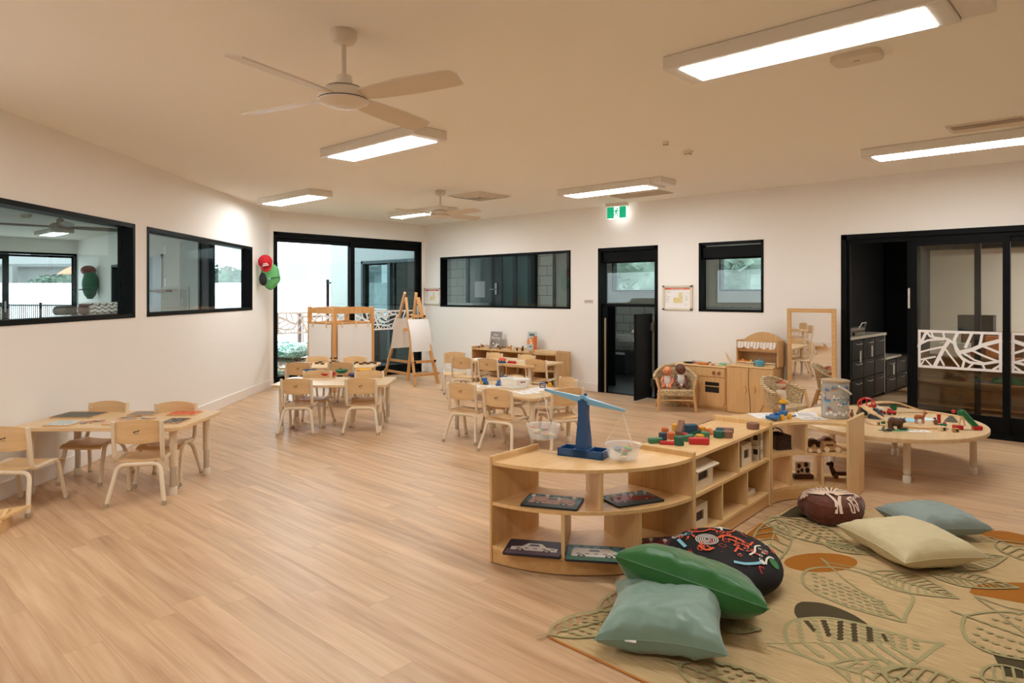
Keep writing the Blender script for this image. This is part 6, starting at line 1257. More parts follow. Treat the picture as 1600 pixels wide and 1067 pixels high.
m = MB(); m.lathe([(.040, 0), (.050, .012), (.056, .055), (.053, .055), (.045, .01)], 24); m.build('bowl', BP, t); m = MB(); m.lathe([(.059, .056), (.059, .062), (.03, .072), (.006, .075)], 24); m.T = TR(0, 0, .075); m.lathe([(.006, 0), (.012, .006), (.011, .014), (.004, .017)], 12); m.build('lid', BP, t)
for s_ in (-1, 1): m = MB(); m.tube([(s_*.054, -.015, .045), (s_*.072, -.01, .047), (s_*.072, .01, .047), (s_*.054, .015, .045)], .004, 6); m.build('handle', BP, t)
# ================================================================ DOLLS (small plastic dolls)
def doll(loc, rz, skin, hair, cloth, label, s_=.30, swaddle=False, group='dolls in the rattan chairs'):
    """seated doll facing +y, s_ = approx height seated"""
    t = thing('baby_doll', label, 'doll', loc, rz, group); m = MB(); h = s_
    if swaddle:
        m.ell((0, 0, h*.30), (h*.26, h*.22, h*.34)); m.ell((0, .02, h*.08), (h*.22, h*.26, h*.12)); b = m.build('wrap', cloth, t)
        m = MB(); m.ell((0, .01, h*.74), (h*.20, h*.20, h*.21), 18, 12); hd = m.build('head', skin, t)
        m = MB(); m.grid(lambda u, v: (math.cos(u*2*PI)*h*.225*math.cos((v*.62+.0)*PI/2*1.0-.1), .005+math.sin(u*2*PI)*h*.225*math.cos(v*.62*PI/2-.1), h*.70-(v-.5)*h*.22), 20, 6); m.build('hood', cloth, t)
    else:
        m.ell((0, 0, h*.34), (h*.20, h*.14, h*.28)); m.ell((0, .0, h*.12), (h*.19, h*.15, h*.13)); b = m.build('body', cloth, t)
        m = MB(); m.ell((0, .01, h*.78), (h*.19, h*.20, h*.21), 18, 12); m.ell((0, h*.21, h*.76), (h*.03, h*.03, h*.03), 8, 6); m.ell((h*.19, 0, h*.77), (h*.03, h*.04, h*.05), 8, 6); m.ell((-h*.19, 0, h*.77), (h*.03, h*.04, h*.05), 8, 6); m.tube([(0, 0, h*.52), (0, 0, h*.64)], h*.07, 8); hd = m.build('head', skin, t)
        for s__ in (-1, 1):
            m = MB(); m.tube([(s__*h*.17, 0, h*.50), (s__*h*.27, h*.10, h*.34), (s__*h*.20, h*.26, h*.24)], [h*.075, h*.06, h*.045], 8); m.ell((s__*h*.19, h*.29, h*.22), (h*.05, h*.06, h*.045), 8, 6); m.build('arm', skin, t)
            m = MB(); m.tube([(s__*h*.10, h*.04, h*.12), (s__*h*.16, h*.28, h*.14), (s__*h*.17, h*.46, h*.08)], [h*.10, h*.085, h*.06], 8); m.ell((s__*h*.17, h*.52, h*.10), (h*.05, h*.08, h*.055), 8, 6); m.build('leg', skin, t)
    for s__ in (-1, 1): q = MB(); q.ell((s__*h*.075, .01+h*(.185 if not swaddle else .19), h*.79 if not swaddle else h*.76), (h*.025, h*.012, h*.03), 8, 6); q.build('eye', M('doll_eye', srgb(30,24,22), .2), hd)
    q = MB(); q.ell((0, .01+h*.19, h*.68), (h*.05, h*.012, h*.014), 8, 5); q.build('mouth', M('doll_mouth', srgb(150,60,50), .5), hd)
    q = MB(); q.grid(lambda u, v: (math.cos(u*2*PI)*h*.198*math.cos(v*PI/2), -.002+math.sin(u*2*PI)*h*.208*math.cos(v*PI/2)-h*.012, h*.80+math.sin(v*PI/2)*h*.205), 18, 6) if not swaddle else q.ell((0, 0, h*.84), (h*.17, h*.17, h*.13)); q.build('hair', hair, hd); return t
SKL = M('doll_skin_light', srgb(224,140,96), .5); SKD = M('doll_skin_dark', srgb(104,60,44), .45); HRL = M('doll_hair_ginger', srgb(226,140,86), .6); HRD = M('doll_hair_dark', srgb(70,36,28), .5); CLW = M('doll_clothes', srgb(232,224,218), .85, var=.06, vscale=30)
def rc(RC, RA, x, y, z): return (RC[0]+x*math.cos(RA)-y*math.sin(RA), RC[1]+x*math.sin(RA)+y*math.cos(RA), z)
doll(rc(RC1, RA1, .085, -.02, .263), RA1-R(15), SKL, HRL, CLW, 'light skinned doll in white at the left of the rattan armchair', .27)
doll(rc(RC1, RA1, -.075, -.02, .263), RA1+R(5), SKD, HRD, CLW, 'dark skinned doll in white at the right of the rattan armchair', .30)
doll(rc(RC2, RA2, .0, -.02, .263), RA2+R(28), M('doll_skin_tan', srgb(196,110,70), .5), M('doll_hair_rust', srgb(150,76,44), .6), M('swaddle_cloth', srgb(220,200,170), .9, bump=.5, bscale=60), 'doll swaddled in cream cloth in the rattan armchair by the mirror', .27, True)
p = G(1036, 634); doll((p.x-.02, p.y+.16, .142), RA1, M('doll_orange', srgb(214,112,60), .5), HRL, M('doll_orange', None), 'orange doll lying low behind the rattan armchair legs', .13)
t = thing('wicker_basket', 'low wicker basket on the floor beneath the rattan armchair', 'basket', (p.x+.02, p.y+.16, 0), 0); m = MB(); m.lathe([(.14, 0), (.17, .07), (.175, .13), (.165, .13), (.155, .07), (.13, .01)], 24); m.build('bowl', RAT, t); m = MB(); m.tube([(.17*math.cos(a*PI/12), .17*math.sin(a*PI/12), .132) for a in range(24)], .010, 6, closed=True); m.build('rim', RAT, t)
# ================================================================ ON AND IN THE SHELF UNITS
BZt = BZ+.0005
# balance scales
SB = M('scale_navy', srgb(28,78,128), .38); SLB = M('scale_sky', srgb(134,188,220), .35)
pb = AT(912, 712, 3.746); hing = .842; pR = AT(973.5, 647, 3.64); pL = AT(849, 614, 3.86); dv = Vector((pR.x-pL.x, pR.y-pL.y)); sa = math.atan2(dv.y, dv.x)
t = thing('balance_scales', 'navy balance scales with sky blue arm tipped to the right', 'scales', (pb.x, pb.y, BZt), sa)
m = MB(); BW_, BD_ = .132, .058
m.box(-BW_, BW_, -BD_, -BD_+.008, 0, .042, .002); m.box(-BW_, BW_, BD_-.008, BD_, 0, .042, .002); m.box(-BW_, -BW_+.010, -BD_, BD_, 0, .042, .002); m.box(BW_-.010, BW_, -BD_, BD_, 0, .042, .002); m.box(-BW_, BW_, -BD_, BD_, 0, .006)
m.box(-.045, .045, -BD_, BD_, .006, .042, .002); m.build('base', SB, t)
m = MB(); V = []; prof = [(.036, .034, .042), (.034, .032, .09), (.027, .027, .17), (.024, .024, .22), (.025, .024, .305)]
def lo_(k): w_, d_, z = prof[k]; return [(-w_, -d_, z), (w_, -d_, z), (w_, d_, z), (-w_, d_, z)]
for k in range(len(prof)): V += lo_(k)
Fq = [(3,2,1,0), tuple(len(V)-4+i for i in range(4))]
for k in range(len(prof)-1):
    for i in range(4): Fq.append((4*k+i, 4*k+(i+1) % 4, 4*k+4+(i+1) % 4, 4*k+4+i))
m._add(V, Fq); m.build('column', SB, t)
hz = hing-BZt; tilt = math.atan2(pR.z-pL.z, dv.length); La = dv.length/2
m = MB(); m.T = TR(0, 0, hz, ry=-tilt)
for s_ in (-1, 1):
    m._add([(0, -.016, -.020), (0, .016, -.020), (0, .016, .016), (0, -.016, .016), (s_*La*1.02, -.004, -.006), (s_*La*1.02, .004, -.006), (s_*La*1.02, .004, .006), (s_*La*1.02, -.004, .006)], [(0,1,5,4) if s_ < 0 else (4,5,1,0), (3,2,6,7) if s_ > 0 else (7,6,2,3), (0,4,7,3) if s_ > 0 else (3,7,4,0), (1,2,6,5) if s_ > 0 else (5,6,2,1), (4,5,6,7)])
m.T = TR(0, 0, hz, ry=-tilt) @ Matrix.Rotation(PI/2, 4, 'X'); m.lathe([(.026, -.019), (.028, -.017), (.028, .017), (.026, .019)], 20); ar = m.build('arm', SLB, t)
m = MB(); m.T = TR(0, 0, hz) @ Matrix.Rotation(PI/2, 4, 'X'); m.lathe([(.009, -.032), (.009, .032)], 14); m.T = TR(.01, 0, hz+.022); m.cb((0, 0, .006), (.014, .02, .016), .003); m.build('pivot', SB, t)
CLR = M('clear_plastic', (.93,.95,.96), .15, trans=0, alpha=.26)
CORD = M('white_cord', srgb(240,232,222), .6)
Ti = Matrix.Translation((pb.x, pb.y, BZt)) @ Matrix.Rotation(sa, 4, 'Z'); Tinv = Ti.inverted()
for side, (ep, cz_, lb) in enumerate(((pL, None, 'left'), (pR, None, 'right'))):
    top_ = Tinv @ ep; pw = AT(850.5, 664, 3.86) if side == 0 else AT(973.5, 694, 3.64); c = Tinv @ pw; cxp = top_.x+(.0 if side else .0); zr = c.z if side == 0 else max(c.z, .085)
    Rr = .100; hp = .074
    m = MB(); m.T = Matrix.Translation((cxp, top_.y, zr-hp)); m.lathe([(.070, 0), (.078, .006), (.090, hp*.7), (.090, hp-.004), (Rr, hp), (Rr, hp+.002), (.088, hp-.002), (.086, hp*.7), (.074, .008), (.002, .003)], 32, cap0=True, cap1=False); pn = m.build('pan', CLR, t)
    for a in (R(200), R(320), R(80)):
        q = (cxp+Rr*.97*math.cos(a), top_.y+Rr*.97*math.sin(a), zr); m = MB(); m.tube([(top_.x, top_.y, top_.z), q], .0018, 6); m.build('cord', CORD, t)
    cols = [M('counter_orange', srgb(232,140,60), .4), M('counter_teal', srgb(60,160,150), .4), M('counter_green', srgb(120,180,110), .4), M('counter_cream', srgb(232,212,160), .4), M('counter_red', srgb(206,90,60), .4), M('counter_blue', srgb(60,90,140), .4)]; r2 = random.Random(3+side)
    for k in range(13):
        a = r2.random()*2*PI; rr = r2.uniform(.01, .06); lp = Ti @ Vector((cxp+math.cos(a)*rr, top_.y+math.sin(a)*rr, zr-hp+.012+.0035*k)); tt = thing('counting_token', 'coloured plastic counting token in the %s pan of the scales' % ('raised left' if side == 0 else 'lowered right'), 'token', lp, r2.random()*3, 'tokens in the %s pan' % ('raised' if side == 0 else 'lowered'), rot=(r2.uniform(-.2, .2), r2.uniform(-.2, .2), r2.random()*3))
        m = MB(); n = r2.choice((5, 8, 14)); m.prism([(.021*math.cos(2*PI*i/n), .021*math.sin(2*PI*i/n)) for i in range(n)], 0, .005); m.build('disc', cols[(k+side*2) % 6], tt)
# puzzles in the convex unit
def car_art(body, ground, sky, kind=0, wheels=True):
    def f(w_, d_, z, par):
        m = MB(); m.mi = 0; m.poly([(-w_/2+.008, -d_/2+.008, z), (w_/2-.008, -d_/2+.008, z), (w_/2-.008, -d_*.14, z), (-w_/2+.008, -d_*.14, z)])
        z += .0002; m.mi = 1; L_ = w_*.40
        if kind == 0: m.poly([(-L_, -d_*.22, z), (L_, -d_*.22, z), (L_*1.02, d_*.0, z), (L_*.5, d_*.05, z), (L_*.25, d_*.26, z), (-L_*.35, d_*.26, z), (-L_*.55, d_*.04, z), (-L_*1.02, -d_*.02, z)])
        elif kind == 1: m.poly([(-L_, -d_*.25, z), (L_, -d_*.25, z), (L_, d_*.05, z), (L_*.6, d_*.28, z), (-L_*.9, d_*.28, z), (-L_, d_*.1, z)])
        else: m.poly([(-L_, -d_*.2, z), (L_, -d_*.26, z), (L_*1.02, d_*.02, z), (L_*.3, d_*.1, z), (L_*.1, d_*.30, z), (-L_, d_*.22, z)])
        m.mi = 2; z += .0002
        if kind != 2: m.poly([(-L_*.30, d_*.07, z), (L_*.20, d_*.07, z), (L_*.13, d_*.20, z), (-L_*.22, d_*.20, z)])
        for k in range(5): x = -L_*.8+k*L_*.38; m.box(x, x+.02, -d_*.10, -d_*.05, z, z+.0002)
        m.mi = 3
        for x in (-L_*.58, L_*.58): m.disc((x, -d_*.22), d_*.095, n=14, z=z+.0003)
        m.mi = 4
        for x in (-L_*.58, L_*.58): m.disc((x, -d_*.22), d_*.05, n=12, z=z+.0005)
        m.mi = 5
        for k in range(6): m.disc((-w_*.42+w_*.17*k, d_*.36+.006*math.sin(k*2)), w_*.04, d_*.05, 10, z=z-.0003)
        m.build('picture_print', [ground, body, M('art_glass', srgb(60,80,92), .4), M('art_tyre', srgb(26,24,26), .5), M('art_hub', srgb(200,196,188), .5), M('art_tree', srgb(34,66,60), .6)], par)
    return f
EDGB = M('puzzle_edge', srgb(30,30,34), .5); SKYB = M('art_teal_sky', srgb(84,136,148), .5, var=.2, vscale=12); GRD = M('art_ground', srgb(70,90,96), .5, var=.2, vscale=20)
NIGHT = M('art_night', srgb(40,38,62), .5, var=.4, vscale=12); ROAD = M('art_road', srgb(96,82,100), .5, var=.2, vscale=18); WHT = M('art_white', srgb(222,216,206), .45); RED_ = M('art_red', srgb(168,40,40), .45); BEI = M('art_beige', srgb(196,160,140), .5)
gp_ = 'wooden knob puzzles of vehicles in the curved shelf'; sz = .323; bz = .093
board('knob_puzzle', [(815,790.5),(900,796),(911,777.5),(829,768.5)], sz, SKYB, 'knob puzzle with beige vehicle on the left middle shelf', 'puzzle', gp_, .010, EDGB, (.30, .21), 4, car_art(BEI, GRD, SKYB, 1))
board('knob_puzzle', [(961,792),(1033,781.5),(1008,765),(943,774.5)], sz, M('art_teal2', srgb(110,140,150), .5, var=.2, vscale=12), 'knob puzzle with red vehicle on the right middle shelf', 'puzzle', gp_, .010, EDGB, (.29, .20), 5, car_art(RED_, GRD, SKYB, 2))
board('knob_puzzle', [(788,863),(875,871),(883,848),(797,842)], bz, NIGHT, 'puzzle of a white car at night on the lower left shelf', 'puzzle', gp_, .010, EDGB, (.30, .21), 0, car_art(WHT, ROAD, NIGHT, 0))
board('knob_puzzle', [(884,873),(972,877),(978,857),(888,851)], bz, SKYB, 'puzzle of a white ambulance on the lower middle shelf', 'puzzle', gp_, .010, EDGB, (.30, .21), 0, car_art(WHT, M('art_grass', srgb(70,110,90), .5), SKYB, 1))
board('knob_puzzle', [(1004,866),(1066,858),(1050,837),(1003,839)], bz, M('art_mauve', srgb(110,80,96), .5, var=.2, vscale=14), 'knob puzzle with dark red truck on the lower right shelf', 'puzzle', gp_, .010, EDGB, (.27, .19), 4, car_art(M('art_maroon', srgb(120,36,44), .45), ROAD, SKYB, 2))
# coloured blocks on the straight unit
bc = {'g': M('blk_green', srgb(64,124,84), .6, var=.12, vscale=40), 'dg': M('blk_forest', srgb(34,92,72), .6, var=.12, vscale=40), 'b': M('blk_blue', srgb(44,78,96), .6, var=.12, vscale=40), 'r': M('blk_red', srgb(188,40,40), .6, var=.12, vscale=40), 'o': M('blk_orange', srgb(206,106,52), .6, var=.12, vscale=40), 'y': M('blk_yellow', srgb(220,160,50), .6, var=.12, vscale=40), 'n': M('blk_brown', srgb(132,92,74), .6, var=.12, vscale=40), 'k': M('blk_navy', srgb(42,58,80), .6, var=.12, vscale=40)}
cn = {'g': 'green', 'dg': 'dark green', 'b': 'slate blue', 'r': 'red', 'o': 'orange', 'y': 'yellow', 'n': 'brown', 'k': 'navy'}
# px,py of the base centre; colour; shape; size; rotation; stacked height
BL = [(1024, 692, 'g', 'box', (.085,.035,.03), 10, 0), (1036, 687.5, 'k', 'box', (.04,.04,.045), 30, 0), (1039, 681, 'o', 'cyl', (.022,.05), 0, 0), (1048, 694.5, 'r', 'box', (.13,.035,.018), -14, 0), (1050, 683.5, 'g', 'box', (.075,.035,.03), -25, 0), (1048.5, 691.5, 'o', 'cyl', (.024,.04), 0, .020), (1061, 695.5, 'dg', 'cyl', (.029,.052), 0, 0), (1056, 674, 'y', 'box', (.04,.04,.05), 10, 0), (1065, 683, 'r', 'box', (.08,.035,.028), -40, 0), (1064, 682.5, 'n', 'box', (.105,.038,.034), 62, .030), (1078, 677.5, 'b', 'box', (.085,.05,.06), 5, 0), (1085, 680, 'dg', 'tri', (.08,.04,.04), -30, 0), (1076, 688.5, 'g', 'box', (.075,.035,.035), 35, 0), (1092, 694, 'r', 'box', (.115,.042,.038), -6, 0), (1093.5, 686.5, 'y', 'cyl', (.026,.03), 0, 0), (1097, 676.5, 'y', 'cyl', (.024,.04), 0, 0), (1102, 685.5, 'g', 'cyl', (.026,.042), 0, 0), (1107, 678.5, 'o', 'arc', (.06,.04,.035), -40, 0), (1086.5, 673.5, 'r', 'box', (.05,.03,.035), 20, 0), (1123, 683.5, 'dg', 'cyl', (.032,.042), 0, 0), (1125, 676, 'b', 'cyl', (.026,.03), 0, 0), (1136.5, 683.5, 'n', 'cyl', (.033,.042), 0, 0), (1137, 676, 'n', 'box', (.075,.04,.03), -18, 0), (1176.5, 669.8, 'n', 'cyl', (.040,.038), 0, 0)]
tot = {}
for i, (px, py, c, shp, sz_, rz_, zz) in enumerate(BL):
    tot[(c, shp)] = tot.get((c, shp), 0)+1
seen = {}
places = ['at the near left of the heap', 'in the middle of the heap', 'at the far right of the heap']
spots_ = {3: 'lying flat under the orange cylinder', 13: 'at the near right edge of the heap', 8: 'under the tilted brown block', 18: 'behind the dark slate block', 0: 'farthest left of the heap', 4: 'behind the flat red plank', 12: 'right of the dark green cylinder', 2: 'behind the navy cube', 5: 'on top of the flat red plank', 14: 'just behind the long red block', 15: 'at the back beside the orange arch', 6: 'nearest the viewer in the heap', 19: 'in the small group right of the heap', 21: 'in the small group right of the heap', 23: 'alone at the far end of the straight shelf', 9: 'leaning across the heap', 22: 'behind the brown disc in the small group'}
shn = {'box': 'block', 'cyl': 'cylinder', 'tri': 'wedge', 'arc': 'arch'}
for i, (px, py, c, shp, sz_, rz_, zz) in enumerate(BL):
    p = G(px, py, BZ); t = thing('wooden_block', '%s wooden %s %s' % (cn[c], shn[shp], spots_.get(i, 'in the heap on the straight shelf')), 'block', (p.x, p.y, BZt+zz), YAW+R(rz_), 'coloured wooden blocks on the straight shelf', rot=(0, R(-35) if i == 9 else 0, YAW+R(rz_)))
    m = MB(); 
    if shp == 'box': m.cb((0, 0, sz_[2]/2+(.02 if i == 9 else 0)), sz_, .004)
    elif shp == 'cyl': r_, h_ = sz_; m.lathe([(r_-.003, 0), (r_, .003), (r_, h_-.003), (r_-.003, h_)], 22)
    elif shp == 'tri': m.T = TR(0, sz_[1]/2, 0) @ Matrix.Rotation(PI/2, 4, 'X'); m.prism([(-sz_[0]/2, 0), (sz_[0]/2, 0), (sz_[0]/2, sz_[2])], 0, sz_[1])
    else:
        m.T = TR(0, sz_[1]/2, 0) @ Matrix.Rotation(PI/2, 4, 'X'); m.prism([(sz_[0]/2*math.cos(a*PI/10), sz_[2]*math.sin(a*PI/10)) for a in range(11)]+[(-.012+.024*k/4, .0+.010*math.sin(PI*k/4)) for k in range(5)], 0, sz_[1])
    m.build('body', bc[c], t)
# pale wooden house blocks inside the straight unit
def house(u, v, z, w_, d_, h_, label, roof=True, win=True, rz=0, name='wooden_house', cat='toy house'):
    x, y = onS(u, v); t = thing(name, label, cat, (x, y, z+.0005), SA1+rz)
    e = .009; m = MB()
    # four walls with window holes on the front (-y) and the near end (-x)
    def wallp(T_, L_, hole):
        m.T = T_
        if not hole: m.box(0, L_, 0, e, 0, h_); return
        a, b, c, d = L_*.26, L_*.74, h_*.36, h_*.80; m.box(0, a, 0, e, 0, h_); m.box(b, L_, 0, e, 0, h_); m.box(a, b, 0, e, 0, c); m.box(a, b, 0, e, d, h_)
    wallp(TR(-w_/2, -d_/2), w_, win); wallp(TR(-w_/2, d_/2-e), w_, False); wallp(TR(-w_/2+e, -d_/2, rz=PI/2), d_, win); wallp(TR(w_/2, -d_/2, rz=PI/2), d_, win)
    b = m.build('walls', PALEW, t)
    m = MB(); m.box(-w_/2+e, w_/2-e, -d_/2+e, d_/2-e, .0, h_*.96); m.build('interior', M('house_inside', srgb(70,52,36), .8), b)
    if roof:
        m = MB(); m.T = TR(0, 0, h_+.012, rx=R(14)); m.box(-w_/2-.012, w_/2+.012, -d_/2-.035, d_/2, 0, .012, .002); r_ = m.build('roof', PALEW, t)
        for k in (-1, 0, 1): m = MB(); m.T = TR(k*w_*.28, -.02, h_+.018, rx=R(14)); m.lathe([(.006, 0), (.006, .007)], 10); m.build('stud', WHITEM, r_)
        m = MB(); m.prism([(-w_/2, d_/2-e), (w_/2, d_/2-e), (w_/2, d_/2), (-w_/2, d_/2)], h_, h_+.045); m.build('back_wall', PALEW, t)
    else: m = MB(); m.box(-w_/2, w_/2, -d_/2, d_/2, h_, h_+.009, .002); m.T = TR(0, 0, h_+.009); m.lathe([(.006, 0), (.006, .008)], 10); m.build('roof', PALEW, t)
    return t
house(.19, .14, .323, .26, .21, .130, 'pale wooden toy house with sloping studded roof in the upper left bay')
house(.42, .30, .323, .09, .08, .15, 'tall narrow pale wooden block at the back of the upper left bay', False, False, name='wooden_tower', cat='toy house')
house(.70, .13, .323, .02, .12, .11, 'thin upright pale panel left of the middle toy house', False, False, name='wooden_plank', cat='toy panel')
house(.85, .12, .323, .17, .15, .125, 'flat roofed pale toy house in the upper right bay', False)
house(1.06, .06, .323, .05, .07, .085, 'lower windowed tower block in the upper right bay', False, name='wooden_tower', cat='toy house')
x_, y_ = onS(1.03, .06); house(1.06, .06, .323+.097, .05, .07, .082, 'upper windowed tower block stacked in the upper right bay', False, name='wooden_tower', cat='toy house')
house(.17, .13, .093, .20, .17, .125, 'flat roofed pale toy house in the lower left bay', False)
house(.49, .10, .093, .06, .07, .11, 'narrow windowed pale house in the lower middle bay', False, name='wooden_tower', cat='toy house')
house(.58, .20, .093, .07, .06, .12, 'rounded pale house at the back of the lower middle bay', False, name='wooden_tower', cat='toy house')
def plank(u, v, z, w_, d_, h_, label, rz=0, win=0): x, y = onS(u, v); t = thing('wooden_plank', label, 'toy panel', (x, y, z+.0005), SA1+rz); m = MB(); m.box(-w_/2, w_/2, -d_/2, d_/2, 0, h_, .002); b = m.build('board', PALEW, t); m = MB(); m.T = TR(0, 0, h_); m.lathe([(.006, 0), (.006, .003)], 10); m.build('dowel', WHITEM, b)
plank(.06, .05, .323, .05, .07, .004, 'thin pale panel lying by the near end of the upper left bay', R(20)); plank(.07, .05, .093, .07, .09, .004, 'thin pale panel lying at the near end of the lower left bay', R(15))
for k in range(3): plank(.95, .13, .093+.0115*k, .19, .14, .011, ['bottom pale board in the stack of the lower right bay', 'middle pale board in the stack of the lower right bay', 'top pale board in the stack of the lower right bay'][k], R(2*k))
plank(.80, .16, .093, .03, .05, .09, 'upright pale board in the lower right bay')
# contents of the concave unit
def on2p(f_, r_, z): x, y, a = on2(f_, r_); return (x, y, z+.0005), a
DWK = M('dark_wicker', None); DWK2 = rattan('dark_rattan')
for n_ in DWK2.node_tree.nodes:
    if n_.type == 'VALTORGB': n_.color_ramp.elements[0].color = srgb(20,14,10); n_.color_ramp.elements[1].color = srgb(84,62,44)
(lc, a_) = on2p(.61, .56, sz); t = thing('dark_basket', 'dark woven rectangular basket with handle in the concave shelf', 'basket', lc, a_); m = MB(); w_, d_, h_ = .15, .12, .10
m.box(-w_/2, w_/2, -d_/2, d_/2, 0, .008); m.box(-w_/2, -w_/2+.01, -d_/2, d_/2, 0, h_, .003); m.box(w_/2-.01, w_/2, -d_/2, d_/2, 0, h_, .003); m.box(-w_/2, w_/2, -d_/2, -d_/2+.01, 0, h_, .003); m.box(-w_/2, w_/2, d_/2-.01, d_/2, 0, h_, .003); m.build('box_body', DWK2, t)
m = MB(); m.tube([(-w_/2, 0, h_), (-w_/4, 0, h_+.035), (w_/4, 0, h_+.04), (w_/2, 0, h_)], .005, 6); m.build('handle', DWK2, t)
TOYW = wood('toy_beech', srgb(176,128,80), srgb(198,150,98), .5)
WAL = wood('toy_walnut', srgb(74,44,28), srgb(104,64,40), .5)
gc = 'wooden toy cars in the concave shelf'; zc_ = sz+.0
def carpx(px, py, z, rz, body, wh, label, s_, shp): p = G(px, py, z); toy_car((p.x, p.y, z+.0005), rz, body, wh, label, s_, group=gc, shape=shp)
carpx(1298, 705, sz, YAW+R(-6), TOYW, RAWW, 'large tan wooden station wagon in the concave shelf', 1.15, 'wagon')
carpx(1291, 694.5, sz, YAW+R(172), M('toy_mid', srgb(150,104,64), .5), RAWW, 'brown wooden car directly behind the tan station wagon', 1.1, 'beetle')
carpx(1271, 697.5, sz, YAW+R(-10), WAL, WAL, 'very dark wooden car at the left of the concave shelf', 1.05, 'beetle')
carpx(1272, 706.5, sz, YAW+R(165), TOYW, RAWW, 'small light wooden racing car in front of the dark car', .85, 'open')
p = G(1254, 747, bz); t = thing('cow_block', 'upright black and white patched block on the lower concave shelf', 'toy', (p.x, p.y, bz+.0005), YAW); m = MB(); m.box(-.05, .05, -.012, .012, .03, .115, .003); b = m.build('board', PALEW, t); m = MB(); m.T = Matrix.Translation((0, -.0125, 0)) @ STAND
for (x, z, r_) in ((-.03, .09, .014), (.02, .10, .016), (.03, .06, .016), (-.01, .06, .012), (-.035, .05, .010)): m.disc((x, z), r_, r_*1.2, 10)
m.build('spot', AB, b); m = MB(); m.box(-.07, .07, -.03, .03, 0, .03, .004); m.build('base', WAL, t)
p = G(1315, 747, bz); t = thing('wooden_dog', 'long dark wooden pull-along dog on the lower concave shelf', 'toy', (p.x, p.y, bz+.0005), YAW+R(-8)); m = MB(); m.box(-.07, .10, -.02, .02, .02, .045, .008); m.tube([(-.055, 0, .04), (-.075, 0, .085)], [.018, .014], 8); m.ell((-.085, 0, .10), (.022, .014, .014)); m.build('body', WAL, t); m = MB(); m.ell((-.066, .015, .10), (.008, .005, .018)); m.ell((-.066, -.015, .10), (.008, .005, .018)); m.build('ear', AB, t)
for x in (-.045, .07): m = MB(); m.T = TR(x, 0, .016, rx=PI/2); m.lathe([(.016, -.028), (.016, .028)], 12); m.build('wheel', DARKW, t)
# on top of the concave unit
PB = [M('print_blue', srgb(70,120,176), .6), M('print_grey', None)]
printed('printed_sheet', [(1168,655),(1206,653),(1222,646),(1184,645)], BZ, 'white sheet with blue print at the left of the concave unit top', cols=PB, seed=4)
printed('printed_sheet', [(1241,656.5),(1282,655.5),(1281,648),(1246,648)], BZ, 'white printed card lying left of the clear bucket', seed=9)
t = thing('folded_card', 'folded white card with a slanted face beside the clear bucket', 'card', at_px(1263, 652, BZ+.002), YAW+R(-8)); m = MB(); m.T = TR(0, .02, .0, rx=R(-68)); m.box(-.075, .075, -.0006, .0006, 0, .06); m.build('front_leaf', PAPER, t); m = MB(); m.T = TR(0, .025, 0, rx=R(-85)); m.box(-.07, .07, -.0006, .0006, 0, .05); m.build('back_leaf', PAPER, t)
m = MB(); m.T = TR(0, .0185, .0, rx=R(-68)) @ STAND
for k in range(4): m.box(-.06, .05-.01*k, .015+.010*k, .018+.010*k, 0, .0004)
m.build('print', M('print_grey', None), t)
# construction toy
p = G(1220, 655, BZ); t = thing('construction_toy', 'blue and yellow construction set vehicle on the concave unit', 'toy', (p.x, p.y, BZt), YAW+R(35)); BB = M('brick_blue', srgb(50,110,170), .4)
for i, (c, d, r_) in enumerate([((0, 0, .030), (.12, .045, .016), 0), ((.03, 0, .048), (.06, .04, .02), 0), ((-.045, 0, .045), (.05, .03, .012), 18)]): m = MB(); m.T = TR(*c, ry=R(r_)); m.cb((0, 0, 0), d, .003); m.build('beam', BB, t)
m = MB(); m.T = TR(-.085, 0, .022, ry=R(-22)); m.box(-.035, .03, -.04, .04, 0, .008, .001); m.box(-.035, -.02, -.04, .04, 0, .022, .001); m.build('shovel', BB, t)
for x in (-.035, .05):
    for s_ in (-1, 1): m = MB(); m.T = TR(x, s_*.034, .020, rx=PI/2); m.lathe([(.010, -.010), (.020, -.008), (.020, .008), (.010, .010)], 14); m.build('wheel', YELP, t)
m = MB(); m.cb((.03, 0, .085), (.022, .026, .050), .006); m.build('column', BB, t); m = MB(); m.T = TR(.03, 0, .108); m.lathe([(.020, 0), (.030, .006), (.030, .018), (.016, .024), (.016, .032)], 10); m.build('flower_cap', YELP, t)
t = thing('blue_plate', 'flat blue construction strip beside the yellow wheeled toy', 'toy', at_px(1242, 650.5, BZ+.0), YAW+R(20)); m = MB(); m.box(-.05, .05, -.012, .012, 0, .007, .001); m.build('strip', BB, t)
for k in range(5): m = MB(); m.T = TR(-.04+.02*k, 0, .007); m.lathe([(.005, 0), (.005, .003)], 8); m.build('stud', BB, t)
# clear bucket
p = G(1305, 652, BZ); Yb = CA and 0; t = thing('clear_bucket', 'clear plastic bucket printed with construction toys, white handle down', 'bucket', (p.x, p.y, BZt), YAW); rb, hb = .093, .27
CLB = M('bucket_clear', srgb(206,204,198), .2, alpha=.42)
m = MB(); m.lathe([(rb*.96, 0), (rb, .006), (rb, hb), (rb-.002, hb), (rb-.002, .008), (.001, .006)], 40, True, False); bk = m.build('tub', CLB, t)
m = MB(); m.lathe([(rb+.004, hb-.012), (rb+.004, hb), (rb-.006, hb+.003), (.002, hb+.004)], 40, False, True); m.build('lid', M('lid_tan', srgb(176,150,112), .35), t)
r2 = random.Random(12); m = MB(); cols = [BB, ORG, M('pale_print', srgb(226,224,220), .5), M('print_slate', srgb(110,120,130), .5), M('print_cyan', srgb(90,190,210), .5)]
def on_cyl(pts, off=.0012): return [((rb+off)*math.cos(u), (rb+off)*math.sin(u), z) for u, z in pts]
